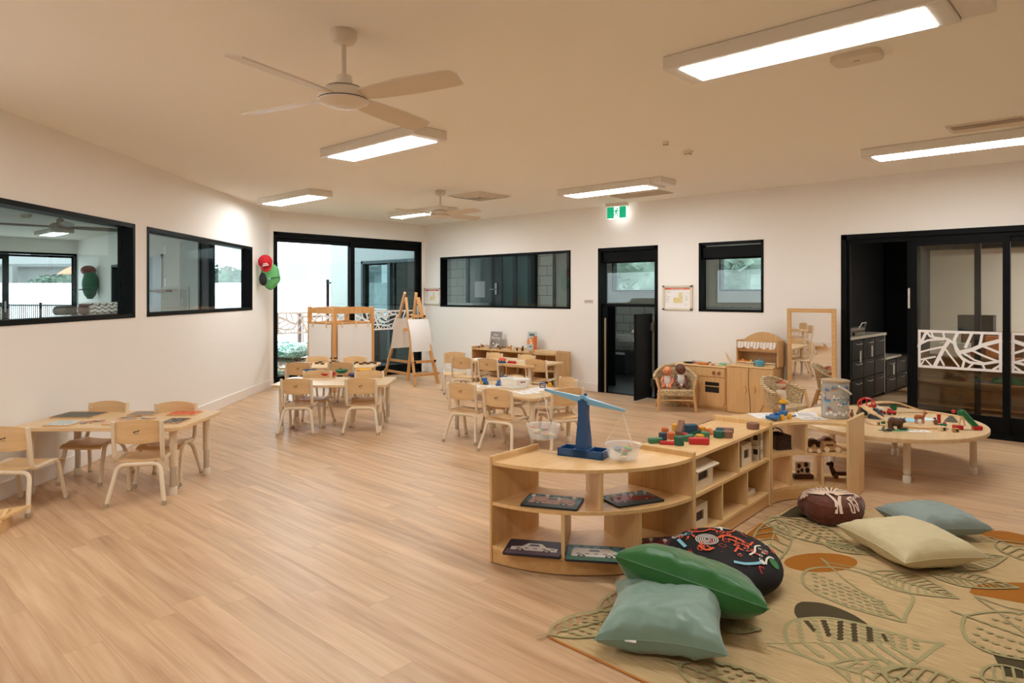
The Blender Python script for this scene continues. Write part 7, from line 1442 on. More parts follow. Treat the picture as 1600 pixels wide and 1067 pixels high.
for (az, z, s_, kind) in [(-150, .20, .030, 0), (-118, .215, .034, 1), (-60, .22, .030, 0), (-150, .13, .040, 2), (-112, .15, .036, 3), (-75, .12, .040, 4), (-48, .13, .034, 0), (-140, .07, .030, 1), (-95, .10, .030, 3), (-40, .06, .026, 1), (-35, .18, .03, 2), (-165, .16, .03, 3)]:
    u0 = R(az); cA, cB, cC = [(0, 1, 3), (3, 1, 0), (0, 4, 1), (2, 3, 1), (4, 0, 1)][kind]
    def blob(cu, cz, ru, rz_, mi, n=9, off=.0012): m.mi = mi; m.poly(on_cyl([(cu+ru/rb*math.cos(2*PI*i/n), cz+rz_*math.sin(2*PI*i/n)) for i in range(n)], off))
    blob(u0, z, s_*.7, s_*.22, cA); blob(u0-s_/rb*.35, z+s_*.3, s_*.2, s_*.35, cA, 4, .0016); blob(u0+s_/rb*.4, z-s_*.25, s_*.2, s_*.2, cB, 10, .002); blob(u0-s_/rb*.3, z-s_*.28, s_*.2, s_*.2, cB, 10, .002); blob(u0+s_/rb*.2, z+s_*.35, s_*.5, s_*.10, cC, 4, .0018)
for k in range(7): blob(R(-150+17*k), .035+.012*(k % 2), .017, .014, 2, 4, .0015)
for k in range(9): m.mi = 2; u0 = R(-100+r2.uniform(-30, 30)); z = .165-.006*k; m.poly(on_cyl([(u0, z), (u0+.25, z), (u0+.25, z+.0025), (u0, z+.0025)], .0014))
m.build('print', cols, bk)
hp_ = []
for k in range(17): a = PI*k/16; hp_.append(((rb+.008)*math.cos(a+R(0)), -(rb+.010)*math.sin(a)*.98, hb-.02-.085*math.sin(a)*1.0))
m = MB(); m.tube([( -.02, -(rb+.006), hb-.035), (.035, -(rb+.004)*.95, hb-.065), (.085, -(rb)*.62, hb-.095)], .0075, 8); m.build('handle', WHITEP, t)
for s_ in (-1, 1): m = MB(); m.ell((s_*(rb+.004), 0, hb-.02), (.005, .009, .009), 10, 6); m.build('handle_pivot', WHITEP, t)
for k in range(8):
    a = k*.8; q = thing('construction_piece', 'loose construction piece inside the clear bucket', 'toy', (p.x+.05*math.cos(a), p.y+.05*math.sin(a), BZt+.010+.004*k), a, 'loose pieces inside the clear bucket'); m = MB(); m.cb((0, 0, .012), (.04, .02, .02), .002); m.build('piece', [BB, YELP, REDP, WHITEP][k % 4], q)
animal(at_px(1334, 655, BZ) if False else (G(1331, 652, BZ).x, G(1331, 652, BZ).y, BZt), YAW+R(60), .055, M('animal_rust', srgb(150,90,60), .6), 'small brown standing animal right of the clear bucket', 'sit', None, None)
# ================================================================ TRAIN TABLE
TR_ = M('track_beech', srgb(222,184,138), .5); tz = TZ+.0005
def track(P, label, w_=.048, th=.012, zs=None, support=False):
    """wooden railway along pixel waypoints P=(px,py,height)"""
    pts = []
    for px, py, hh in P:
        g_ = G(px, py, TZ+hh+th); pts.append(Vector((g_.x, g_.y, tz+hh)))
    sm = bez([(q, .12) for q in pts], 5); c = sm[0].copy(); t = thing('train_track', label, 'toy track', (c.x, c.y, 0), 0, 'wooden railway pieces')
    V = []; F = []
    for i, q in enumerate(sm):
        d = sm[min(i+1, len(sm)-1)]-sm[max(i-1, 0)]; d.z = 0; d.normalize(); n_ = Vector((-d.y, d.x, 0)); q = q-Vector((c.x, c.y, 0))
        for o_, zz in ((-.5, 0), (-.5, th), (-.32, th), (-.30, th-.003), (-.22, th-.003), (-.20, th), (.20, th), (.22, th-.003), (.30, th-.003), (.32, th), (.5, th), (.5, 0)): V.append(q+n_*w_*o_+Vector((0, 0, zz)))
    for i in range(len(sm)-1):
        for k in range(12): F.append((i*12+k, (i+1)*12+k, (i+1)*12+(k+1) % 12, i*12+(k+1) % 12))
    F += [tuple(range(12)), tuple((len(sm)-1)*12+k for k in range(12))[::-1]]
    m = MB(); m._add(V, F); m.build('rail_bed', TR_, t); return t, sm
track([(1347,634,.095), (1365,627.5,.095), (1400,627,.09), (1420,634,.05), (1440,641,.005), (1465,644,0), (1500,650,0), (1512,655,0)], 'long wooden track sloping off the bridge along the far table edge')
track([(1350,634,.095), (1362,643,.09), (1376,650,.06), (1390,660,.02), (1405,662,0)], 'wooden track ramp descending toward the viewer')
track([(1405,664,0), (1430,667,0), (1455,667.5,0), (1480,668,0)], 'straight wooden track along the near side of the table')
def hill(px, py, r_, h_, mat, label, nm='toy_hill'):
    p = G(px, py, TZ); t = thing(nm, label, 'toy hill', (p.x, p.y, tz), 0); m = MB(); m.grid(lambda u, v: (math.cos(u*2*PI)*r_*(1-v*.78)*(1+.15*noise.noise(Vector((u*9, v*3, px)))), math.sin(u*2*PI)*r_*.7*(1-v*.78), h_*v**.8), 14, 5); m.build('rock', mat, t); m = MB(); m.prism([(r_*.22*math.cos(a*PI/4), r_*.16*math.sin(a*PI/4)) for a in range(8)], h_-.004, h_); m.build('cap', mat, t)
SL_ = M('slate_rock', srgb(58,66,74), .8, var=.3, vscale=40); hill(1369, 654, .07, .085, SL_, 'dark slate toy hill supporting the track ramp'); hill(1347, 648, .05, .085, SL_, 'small dark toy hill left under the bridge end')
hill(1486, 659, .05, .05, M('mossy_rock', srgb(104,100,84), .9, var=.4, vscale=50), 'grey striped toy rock at the right of the table')
# red bridge arches
p = AT(1357, 627, 6.1); t = thing('red_bridge', 'red toy bridge arches over the raised track', 'toy bridge', (G(1354, 634, TZ+.1).x, G(1354, 634, TZ+.1).y, tz+.10), YAW+R(-25))
for k, y in enumerate((-.03, .03)):
    m = MB(); m.tube([(.07*math.cos(a*PI/10), y, .065*math.sin(a*PI/10)) for a in range(11)], .005, 6)
    for x in (-.04, 0, .04): m.tube([(x, y, 0), (x, y, .065*math.sqrt(max(0, 1-(x/.07)**2)))], .004, 6)
    m.tube([(-.07, y, 0), (.07, y, 0)], .005, 6); m.build('arch', REDP, t)
m = MB(); m.box(-.07, .07, -.03, .03, -.006, -.001); m.build('deck', REDP, t)
for x in (-.055, .055): m = MB(); m.box(x-.008, x+.008, -.02, .02, -.10, -.006, .002); m.build('pier', DARKW, t)
def wagon(px, py, h_, mat, label, rz, s_=1, cab=None):
    p = G(px, py, TZ+h_); t = thing('toy_train', label, 'toy train', (p.x, p.y, tz+h_), rz, 'toy train wagons'); m = MB(); m.box(-.035*s_, .035*s_, -.017, .017, .010, .036*s_, .004); b = m.build('body', mat, t)
    m = MB(); m.box(-.03*s_, 0, -.015, .015, .036*s_, .052*s_, .003); m.build('cab', cab or mat, t)
    for x in (-.02, .02):
        for y in (-.016, .016): m = MB(); m.T = TR(x, y, .009, rx=PI/2); m.lathe([(.009, -.003), (.009, .003)], 12); m.build('wheel', AB, t)
wagon(1373, 643, .03, WHITEP, 'white toy train car coming down behind the hill', YAW+R(-35), 1.0, WHITEP); wagon(1378, 647, .0, REDP, 'red toy train engine at the foot of the white car', YAW+R(-30), .8)
wagon(1393, 648, .0, REDP, 'red toy wagon beside the green toy tree', YAW+R(-10), 1.0)
p = G(1396, 645, TZ); t = thing('toy_tree', 'green arched toy tree behind the red wagon', 'toy tree', (p.x, p.y, tz), YAW); m = MB(); m.box(-.03, .03, -.01, .01, .02, .075, .009); m.build('crown', GRNP, t); m = MB(); m.box(-.012, .012, -.008, .008, 0, .025); m.build('trunk', GRNP, t)
p = G(1343, 651, TZ); t = thing('toy_tree', 'small green toy bush at the left table edge', 'toy tree', (p.x, p.y, tz), YAW); m = MB(); m.ell((0, 0, .018), (.022, .016, .018)); m.build('crown', GRNP, t); m = MB(); m.box(-.01, .01, -.006, .006, 0, .01); m.build('base', GRNP, t)
def ponds(px, py, rx, ry, mat, label): p = G(px, py, TZ); t = thing('felt_pond', label, 'felt shape', (p.x, p.y, tz), YAW); m = MB(); m.prism([(rx*(1+.12*math.sin(3*a*PI/12))*math.cos(a*PI/12), ry*(1+.1*math.cos(2*a*PI/12))*math.sin(a*PI/12)) for a in range(24)], 0, .002); m.build('felt', mat, t)
ponds(1412, 656, .13, .10, M('felt_sky', srgb(150,200,220), .9), 'pale blue felt pond in the middle of the train table'); ponds(1448, 655, .10, .07, M('felt_ice', srgb(206,220,224), .9), 'whitish felt pond beside the deer'); ponds(1398, 672.5, .12, .035, M('felt_green', srgb(70,150,110), .9), 'green felt grass under the bear'); 
animal((G(1437, 662, TZ).x, G(1437, 662, TZ).y, tz+.0025), YAW+R(4), .085, M('deer_brown', srgb(170,98,56), .55), 'brown toy deer with antlers standing by the pond', 'quad', None, None, 'toy_deer')
d_ = D.objects['toy_deer']; m = MB(); s_ = .085
for y in (-1, 1): m.tube([(s_*.55, y*s_*.05, s_*1.06), (s_*.50, y*s_*.14, s_*1.22), (s_*.60, y*s_*.2, s_*1.34)], s_*.02, 5)
m.build('antler', M('deer_brown', None), d_)
animal((G(1399, 671, TZ).x, G(1399, 671, TZ).y, tz+.0025), YAW+R(6), .115, M('bear_brown', srgb(96,64,42), .7), 'brown toy bear walking on the green felt', 'bear', None, None, 'toy_bear')
animal((G(1390, 674.5, TZ).x, G(1390, 674.5, TZ).y, tz+.0025), YAW+R(20), .07, M('dark_olive', srgb(40,44,38), .6), 'dark low toy animal in front of the bear', 'low'); animal((G(1413, 672, TZ).x, G(1413, 672, TZ).y, tz), YAW+R(10), .05, M('croc_green', srgb(46,66,44), .6), 'dark green toy crocodile right of the bear', 'low')
animal((G(1413, 661, TZ).x, G(1413, 661, TZ).y, tz+.0025), YAW, .038, AG, 'tiny grey toy figure on the blue pond', 'bird'); animal((G(1462, 664, TZ).x, G(1462, 664, TZ).y, tz), YAW+R(180), .06, ABR, 'brown sitting toy bear cub right of the deer', 'sit')
animal((G(1380, 673, TZ).x, G(1380, 673, TZ).y, tz), YAW, .04, AG, 'small grey toy rabbit left of the bear', 'sit')
printed('printed_sheet', [(1413,676.5),(1452,676.5),(1450,671.5),(1424,671)], TZ, 'white card with tiny animals at the near table edge', seed=3, dims=(.16, .07))
for k, (px, py, lb) in enumerate([(1370, 664, 'small pale block with black face left of the bear'), (1380, 662, 'tiny green and black block near the track ramp'), (1472, 673, 'pale wooden block with black opening at the near edge'), (1493, 675, 'small wooden log cabin block at the near edge')]):
    p = G(px, py, TZ); t = thing('village_block', lb, 'block', (p.x, p.y, tz), YAW+R(25-10*k)); s_ = (.040, .026, .048, .040)[k]; m = MB(); m.box(-s_/2, s_/2, -s_*.4, s_*.4, 0, s_*.72, .002); b = m.build('body', [RAWW, GRNP, RAWW, TOYW][k], t); m = MB(); m.box(-s_*.1, s_*.34, -s_*.41, -s_*.39, .004, s_*.56); m.build('opening', AB, b)
p = G(1467, 661, TZ); t = thing('toy_signal', 'red toy crossing signal beside the striped rock', 'toy', (p.x, p.y, tz), YAW); m = MB(); m.box(-.012, .012, -.01, .01, 0, .05, .003); m.build('post', REDP, t); m = MB(); m.cb((0, 0, .06), (.03, .014, .02), .003); m.build('head', REDP, t)
p = G(1474, 666, TZ); t = thing('toy_bush', 'green and red toy bush cluster beside the signal', 'toy tree', (p.x, p.y, tz), YAW)
m = MB(); m.ell((0, 0, .012), (.03, .02, .012)); m.build('leaf_mound', GRNP, t); m = MB(); m.ell((.01, 0, .026), (.014, .010, .010)); m.build('berry', REDP, t)
# green crane / slide toy
p = G(1513, 671, TZ); t = thing('green_crane', 'green and red toy loading crane leaning at the right end', 'toy', (p.x, p.y, tz), YAW+R(-8))
t.scale = (1.25, 1.25, 1.25); m = MB(); m.T = TR(-.03, 0, .10, ry=R(48)); m.box(-.02, .11, -.018, .018, -.015, .015, .004); m.build('boom', GRNP, t); m = MB(); m.box(-.06, -.02, -.014, .014, .085, .115, .004); m.build('cab', GRNP, t)
m = MB(); m.tube([(-.055, 0, .02), (-.04, 0, .09)], .006, 6); m.tube([(-.02, 0, .02), (-.035, 0, .09)], .006, 6); m.build('tower', RAWW, t)
for x in (-.06, .05): m = MB(); m.box(x-.025, x+.025, -.022, .022, 0, .025, .004); m.build('foot', REDP, t)
m = MB(); m.ell((-.085, 0, .11), .012); m.build('counterweight', REDP, t)
# ================================================================ RUG
rug = thing('patterned_rug', 'large sandy rug printed with olive, brown and charcoal leaves', 'rug', (-1.80, 2.168, 0), R(-1.5))
RW, RH = 4.0, 2.72; RZ = .009
def rugmat():
    m_, nt, b = NT('rug_weave'); N = nt.nodes.new; L = nt.links.new; tc = N('ShaderNodeTexCoord'); mp = N('ShaderNodeMapping'); mp.inputs['Scale'].default_value = (8, 190, 1); L(tc.outputs['Object'], mp.inputs[0])
    n = N('ShaderNodeTexNoise'); n.inputs['Scale'].default_value = 1.0; n.inputs['Detail'].default_value = 4; L(mp.outputs[0], n.inputs['Vector']); cr = N('ShaderNodeValToRGB'); cr.color_ramp.elements[0].position = .35; cr.color_ramp.elements[1].position = .66; cr.color_ramp.elements[0].color = srgb(180,152,108); cr.color_ramp.elements[1].color = srgb(206,180,136); L(n.outputs['Fac'], cr.inputs[0]); L(cr.outputs[0], b.inputs['Base Color']); b.inputs['Roughness'].default_value = .95; b.inputs['Specular IOR Level'].default_value = .1
    bp = N('ShaderNodeBump'); bp.inputs['Strength'].default_value = .5; bp.inputs['Distance'].default_value = .003; L(n.outputs['Fac'], bp.inputs['Height']); L(bp.outputs[0], b.inputs['Normal']); return m_
def fuzz(name, c): return M(name, c, .95, spec=.1, var=.14, vscale=260, bump=.4, bscale=300)
RUGG = fuzz('rug_olive', srgb(168,158,114)); RUGD = fuzz('rug_charcoal', srgb(82,72,50)); RUGB = fuzz('rug_rust', srgb(168,106,40)); RUGE = M('rug_edge', srgb(196,130,66), .9)
m = MB(); m.ks = .000012; m.mi = 0; m.box(0, RW, 0, RH, .0005, RZ, .003)
inv = (Matrix.Translation((-1.80, 2.168, 0)) @ Matrix.Rotation(R(-1.5), 4, 'Z')).inverted()
def rp(px, py): q = inv @ G(px, py, RZ); return (q.x, q.y)
def zc(x, y): return rp(1200+x/4, 840+y/4)
def rpoly(P, mi, z): m.mi = mi; m.poly([(x, y, z) for x, y in P])
def rstrip(P, w_, z, mi=1): m.mi = mi; m.strip(P, w_*1.25, z)
def sub(P, n=6):
    v = [Vector(p) for p in P]; out = []
    for i in range(len(v)-1):
        p0 = v[max(0, i-1)]; p1 = v[i]; p2 = v[i+1]; p3 = v[min(len(v)-1, i+2)]
        for k in range(n):
            t_ = k/n; out.append(tuple(.5*((2*p1)+(p2-p0)*t_+(2*p0-5*p1+4*p2-p3)*t_*t_+(3*p1-p0-3*p2+p3)*t_**3)))
    out.append(tuple(v[-1])); return out
Z1, Z2, Z3 = RZ+.0006, RZ+.0012, RZ+.0018
# charcoal cap and jagged bars of the front leaf
rpoly(sub([zc(*q) for q in [(190,510),(165,470),(172,425),(205,403),(245,401),(330,408),(430,436),(520,475),(580,510),(620,545),(500,518),(400,508),(300,500),(190,510)]], 4)[:-1], 2, Z1)
for k, (x0, y0, x1, y1, w_) in enumerate([(235,518,300,590,42),(345,514,385,620,46),(452,520,452,642,48),(535,535,545,650,46),(632,556,640,652,52),(715,600,745,650,34)]):
    n = 6; L_ = []; R2_ = []
    for i in range(n*2+1):
        f_ = i/(n*2); cx_, cy_ = x0+(x1-x0)*f_, y0+(y1-y0)*f_; ww = w_*(.5 if i % 2 else .28); L_.append(zc(cx_-ww, cy_)); R2_.append(zc(cx_+ww, cy_))
    rpoly(L_+R2_[::-1], 2, Z1)
OL = .012
leafA_top = sub([zc(*q) for q in [(105,600),(112,560),(135,530),(200,510),(330,500),(450,512),(600,545),(760,592),(900,630),(1000,652),(1100,662)]]); leafA_bot = sub([zc(*q) for q in [(105,600),(120,650),(180,710),(280,760),(400,800),(560,815),(700,818),(840,820),(950,760),(1040,690),(1100,662)]])
rstrip(leafA_top, OL*1.2, Z2); rstrip(leafA_bot, OL*1.2, Z2); rstrip([zc(-10,662), zc(400,656), zc(780,655)], .006, Z2); rstrip(sub([zc(0,672), zc(200,735), zc(380,790)]), .007, Z2)
def dots(P0, P1, n, r_, z=Z2): 
    for k in range(n): f_ = k/(n-1); x, y = P0[0]+(P1[0]-P0[0])*f_, P0[1]+(P1[1]-P0[1])*f_; m.mi = 1; m.k = getattr(m, 'k', 0)+1; m.disc((x, y), r_*1.35, r_*1.1, n=8, z=z+m.k*.000012)
for a, b, n in [((190,530),(215,650),6), ((290,520),(330,640),6), ((395,520),(415,650),6), ((495,530),(500,655),6), ((588,550),(592,655),5), ((680,575),(690,660),5), ((760,600),(775,665),4), ((840,625),(850,690),4), ((920,645),(925,690),3), ((250,680),(330,740),5), ((340,668),(470,760),7), ((430,670),(570,785),7), ((520,672),(680,800),8), ((610,675),(780,805),8), ((700,680),(860,790),7), ((790,690),(910,760),6)]: dots(zc(*a), zc(*b), n, .0115)
# veined leaf overlapping below
rstrip(sub([zc(*q) for q in [(380,795),(480,770),(600,760),(730,765),(840,820),(920,870),(990,930)]]), OL, Z2); rstrip(sub([zc(*q) for q in [(380,795),(470,860),(540,925),(600,1000)]]), OL, Z2); rstrip([zc(400,800), zc(600,860), zc(800,960), zc(900,1040)], .009, Z2)
for a, b in [((470,822),(560,775)), ((560,848),(680,772)), ((650,885),(770,800)), ((740,925),(850,850)), ((830,975),(930,905)), ((500,835),(500,880)), ((590,862),(600,950)), ((680,900),(700,1000))]: rstrip([zc(*a), zc(*b)], .010, Z2)
# rust ellipse and leaf above it
def rell(cx_, cy_, rx, ry, mi, z, n=30, rot=0): rpoly([zc(cx_+rx*math.cos(2*PI*k/n)*math.cos(rot)-ry*math.sin(2*PI*k/n)*math.sin(rot), cy_+rx*math.cos(2*PI*k/n)*math.sin(rot)+ry*math.sin(2*PI*k/n)) for k in range(n)], mi, z)
rell(330, 156, 230, 60, 3, Z1)
lt = sub([zc(*q) for q in [(213,255),(225,222),(260,198),(340,187),(450,192),(560,215),(700,262),(800,305),(900,362),(895,420),(860,480),(850,530)]]); lb_ = sub([zc(*q) for q in [(213,255),(232,300),(280,335),(380,385),(480,425),(560,452),(700,492),(850,530)]])
rstrip(lt, OL, Z2); rstrip(lb_, OL, Z2); rstrip([zc(330,130), zc(480,265), zc(620,360), zc(850,528)], .008, Z2); rstrip([zc(330,130), zc(380,160), zc(560,192)], .007, Z2)
for k in range(9): a = (260+60*k*.85, 215+28*k*.75); b = (300+62*k*.9, 345+22*k*.85); dots(zc(a[0]+30, min(a[1]+12, 440)), zc(b[0]+10, min(b[1]+10, 480)), 6, .0105)
def leaf(p0, p1, wd, veins=7, w_=.010, dotty=False, z=Z2):
    a = Vector(p0); b = Vector(p1); d = b-a; n_ = Vector((-d.y, d.x))/d.length
    up = [a+d*f_+n_*wd*math.sin(PI*f_**.75)*(1 if f_ < 1 else 0) for f_ in [k/16 for k in range(17)]]; dn = [a+d*f_-n_*wd*math.sin(PI*f_**.75) for f_ in [k/16 for k in range(17)]]
    rstrip([tuple(q) for q in up], w_, z); rstrip([tuple(q) for q in dn], w_, z); rstrip([tuple(a-d*.12), tuple(b)], w_*.8, z)
    for k in range(veins):
        f_ = .15+.72*k/veins; c = a+d*f_
        for sg in (-1, 1):
            e_ = a+d*min(1, f_+.10)+n_*sg*wd*math.sin(PI*min(1, f_+.10)**.75)*.92
            if dotty: dots(tuple(c), tuple(e_), 4, .0105, z)
            else: rstrip([tuple(c), tuple(e_)], w_*.8, z)
leaf(zc(640,215), zc(1190,382), .13, 9)
leaf(zc(1230,490), zc(2100,800), .26, 9, .012, True); rstrip([zc(1290,370), zc(1440,470), zc(1650,640)], .008, Z2); rstrip([zc(1290,370), zc(1500,440), zc(1650,470)], .008, Z2)
rpoly([zc(*q) for q in [(1258,342),(1275,312),(1330,290),(1450,280),(1700,282),(1700,430),(1600,412),(1400,375),(1290,358)]], 3, Z1); leaf(zc(1000,225), zc(1570,318), .10, 8); leaf(zc(900,150), zc(1490,122), .15, 9)
rpoly([zc(*q) for q in [(1400,715),(1750,780),(1750,900),(1475,866)]], 2, Z1); leaf(zc(1330,880), zc(1900,960), .12, 6)
leaf(rp(1205,808), rp(1340,862), .16, 8, .010, True); leaf(rp(1290,850), rp(1366,868), .07, 6); leaf(rp(1216,812), rp(1190,900), .10, 6)
rpoly([rp(*q) for q in [(1216,808),(1236,795),(1252,786),(1268,789),(1262,800),(1268,809)]], 2, Z1); rpoly([rp(*q) for q in [(1161.6,838.8),(1188.7,816.9),(1206,825.6),(1218.5,845)]], 3, Z1)
rpoly(sub([rp(*q) for q in [(1526,832),(1540,829),(1570,830),(1600,836),(1640,846),(1640,858),(1600,853),(1560,845),(1526,832)]], 4)[:-1], 3, Z1); rpoly([rp(*q) for q in [(1335,828),(1352,818),(1378,822),(1370,834)]], 3, Z1)
leaf(rp(1560,845), rp(1700,900), .14, 7)
leaf(rp(858,992), rp(1010,955), .10, 7, .010, True); leaf(rp(935,955), rp(1060,900), .08, 6); leaf(rp(1060,1040), rp(1290,1120), .12, 8, .011, True); leaf(rp(1120,980), rp(1190,985), .05, 6); leaf(rp(1380,1055), rp(1560,1100), .12, 6)
for (x0, y0, x1, y1, dt) in [(2.2, .5, 3.0, .9, True), (3.1, 1.2, 3.8, 1.7, False), (2.3, 1.5, 3.0, 2.1, True), (3.0, 2.2, 3.7, 2.5, False), (1.9, 2.3, 2.6, 2.55, False)]: leaf((x0, y0), (x1, y1), .16, 8, .011, dt)
m.build('pile', [rugmat(), RUGG, RUGD, RUGB], rug)
m = MB(); m.tube([(0, 0, .005), (RW, 0, .005), (RW, RH, .005), (0, RH, .005)], .0055, 6, closed=True); m.build('bound_edge', RUGE, rug)
# ================================================================ CUSHIONS
def fabric(name, c, sheen=0, rough=.75, bumpy=.9):
    return M(name, c, rough, spec=.35, bump=bumpy, bscale=7, sheen=sheen)
def cushion(name, label, loc, rot, w_, d_, h_, mat, seed, piping=None, group='scatter cushions on the rug', **kw):
    t = thing(name, label, 'cushion', loc, 0, group, rot=rot); m = MB(); pillow(m, w_, d_, h_, seed, 56, **kw); m.build('cover', mat, t)
    f_ = pillow_fn(w_, d_, h_, seed, **kw); E = []
    for u, v in [(k/20, 0) for k in range(20)]+[(1, k/20) for k in range(20)]+[(1-k/20, 1) for k in range(20)]+[(0, 1-k/20) for k in range(20)]: E.append(f_(u, v, 1))
    m = MB(); m.tube(E, .0022, 6, closed=True); m.build('seam', piping or mat, t); return t
TEAL = fabric('sage_satin', srgb(122,150,136), .3, .42); GRNC = fabric('green_satin', srgb(40,104,44), .3, .40); CREAM = fabric('cream_cotton', srgb(204,190,150), 0, .7); BLUEC = fabric('duck_egg_cotton', srgb(138,152,146), 0, .6)
c1 = cushion('square_cushion', 'sage green satin cushion under the bright green one', (-1.445, 2.475, .108), (R(4), R(-3), R(24)), .50, .48, .20, TEAL, 2, cr=.006)
f_ = pillow_fn(.47, .45, .19, 2, cr=.012)
m = MB(); m.T = TR(-.11, -.212, -.004, rz=R(-4)); m.box(-.022, .022, -.008, .004, 0, .004); m.build('white_tag', PAPER, c1)
m = MB(); m.T = TR(-.225, -.19, .004, rz=R(-35)); m.box(-.012, .012, -.012, .004, 0, .004); m.build('green_tab', M('tab_green', srgb(20,92,50), .6), c1)
cushion('square_cushion', 'bright green satin cushion resting on the sage cushion', (-1.49, 2.76, .155), (R(-20), R(12), R(23)), .64, .46, .22, GRNC, 5, cr=.005, pinch=.10)
cushion('square_cushion', 'cream cotton cushion lying in front of the duck egg cushion', (-.945, 4.145, .095), (R(1), R(0), R(52)), .47, .54, .17, CREAM, 9, cr=.005, pinch=.10)
cushion('square_cushion', 'duck egg blue cushion behind the cream cushion', (-.94, 4.66, .092), (R(0), R(0), R(47)), .44, .42, .15, BLUEC, 12, cr=.005, pinch=.10)
# round black printed cushion
BKC = M('black_print_cloth', (.012,.010,.011), .7, spec=.25); BK = (-1.52, 3.15); RBK, HBK = .275, .10
def rsurf(x, y, R0=RBK, h_=HBK, p_=2.6):
    r_ = min(1, math.hypot(x, y)/R0); return h_*(1-r_**p_)**.5
t = thing('round_cushion', 'round black cushion with orange and white dot painting', 'cushion', (BK[0], BK[1], .115), 0, None, rot=(R(7), R(3), YAW-R(10)))
m = MB(); m.grid(lambda u, v: ((RBK*math.sin(v*PI/2))*math.cos(u*2*PI), (RBK*math.sin(v*PI/2))*math.sin(u*2*PI), rsurf(RBK*math.sin(v*PI/2)*math.cos(u*2*PI), RBK*math.sin(v*PI/2)*math.sin(u*2*PI))*(1+.02*noise.noise(Vector((math.cos(u*6.28)*3, math.sin(u*6.28)*3, v*3))))), 48, 24)
m.grid(lambda u, v: ((RBK*math.sin(v*PI/2))*math.cos(-u*2*PI), (RBK*math.sin(v*PI/2))*math.sin(-u*2*PI), -rsurf(RBK*math.sin(v*PI/2), 0)*1.0), 48, 16); cv = m.build('cover', BKC, t)
def drape(mb, fn, off=.0045):
    mb.v = [(x, y, fn(x, y)*1.03+off+z*.2) for x, y, z in mb.v]
ORD = M('paint_orange', srgb(214,84,40), .7); WHD = M('paint_white', srgb(224,216,204), .7); BLD = M('paint_cyan', srgb(130,190,206), .7); GRD_ = M('paint_green', srgb(50,120,60), .7); RDD = M('paint_red', srgb(160,34,26), .7)
m = MB(); m.mi = 0
def ringdots(cx_, cy_, r_, n, s_, mi): 
    m.mi = mi
    for k in range(n): m.disc((cx_+r_*math.cos(2*PI*k/n), cy_+r_*math.sin(2*PI*k/n)), s_, n=8)
def line(P, w_, mi): m.mi = mi; m.strip(sub(P, 5) if len(P) > 2 else [(P[0][0]+(P[1][0]-P[0][0])*k/6, P[0][1]+(P[1][1]-P[0][1])*k/6) for k in range(7)], w_)
ringdots(.0, .165, .065, 22, .0075, 0); line([(-.045, .165), (.045, .165)], .012, 1); line([(0, .12), (0, .21)], .012, 1); line([(-.02, .15), (.02, .185)], .010, 1)
for r_ in (.012, .022, .032, .042, .052): line([(-.085+r_*math.cos(2*PI*k/16), .0+r_*math.sin(2*PI*k/16)) for k in range(17)], .0045, 1)
line([(-.03, .02), (0, .055), (.05, .05), (.09, .02)], .014, 0); line([(.0, .05), (-.01, .02)], .007, 0); line([(.05, .05), (.06, .02)], .007, 0); line([(-.17, .14), (-.15, .10), (-.10, .09), (-.06, .12), (-.03, .13)], .012, 0); line([(-.12, .16), (-.13, .12)], .016, 0)
for k in range(34):
    r2 = random.Random(k); a = r2.random()*2*PI; rr = .05*math.sqrt(r2.random()); m.mi = 0 if k % 3 else 4; m.disc((.085+rr*math.cos(a), -.03+rr*math.sin(a)*.9), .0065, n=7)
for a in (40, 130, 220, 310): line([(.085+.045*math.cos(R(a)), -.03+.045*math.sin(R(a))), (.085+.085*math.cos(R(a+12)), -.03+.085*math.sin(R(a+12)))], .010, 0)
line([(.10, -.10), (.13, -.06), (.14, -.01), (.17, .02)], .009, 1); line([(.17, -.13), (.18, -.09), (.20, -.06), (.22, -.055)], .009, 1)
for x, y in ((.16, -.02), (.17, -.05), (.155, -.08), (.15, -.11), (.19, -.02)): line([(x-.006, y-.006), (x+.006, y-.004), (x+.004, y+.006), (x-.006, y+.005), (x-.006, y-.006)], .0028, 1)
line([(.02, -.17), (.07, -.17), (.12, -.15), (.15, -.13)], .014, 2); m.mi = 1; m.disc((.155, -.125), .013); m.mi = 3; m.disc((.215, -.09), .022, .028); line([(-.22, .03), (-.205, -.02), (-.19, -.06)], .016, 2); line([(-.24, .07), (-.20, .09)], .006, 1); line([(-.235, .055), (-.195, .075)], .006, 1)
line([(-.13, -.06), (-.10, -.10), (-.06, -.08)], .012, 0); line([(-.15, .05), (-.14, .02)], .010, 0); line([(-.17, .04), (-.175, .01)], .010, 0); line([(.14, .12), (.18, .10)], .010, 4); line([(.20, .10), (.24, .07)], .006, 1); line([(.195, .09), (.235, .06)], .006, 1)
for k in range(40): r2 = random.Random(100+k); a = r2.random()*2*PI; rr = .26*math.sqrt(r2.random()); m.mi = (4, 0, 4, 1)[k % 4]; m.disc((rr*math.cos(a), rr*math.sin(a)), .003, n=6)
for k in range(26):
    r2 = random.Random(300+k); a = r2.random()*2*PI; rr = .25*math.sqrt(r2.random()); cx_, cy_ = rr*math.cos(a), rr*math.sin(a); mi_ = (0, 4, 0, 0, 4, 3, 2)[k % 7]
    if k % 3 == 0: ringdots(cx_, cy_, .016, 8, .0042, mi_)
    elif k % 3 == 1: line([(cx_, cy_), (cx_+.022*math.cos(k), cy_+.022*math.sin(k)), (cx_+.03*math.cos(k+1), cy_+.04*math.sin(k+1))], .008, mi_)
    else: ringdots(cx_, cy_, .009, 5, .005, mi_)
m.v = [(x, y, z) for x, y, z in m.v]
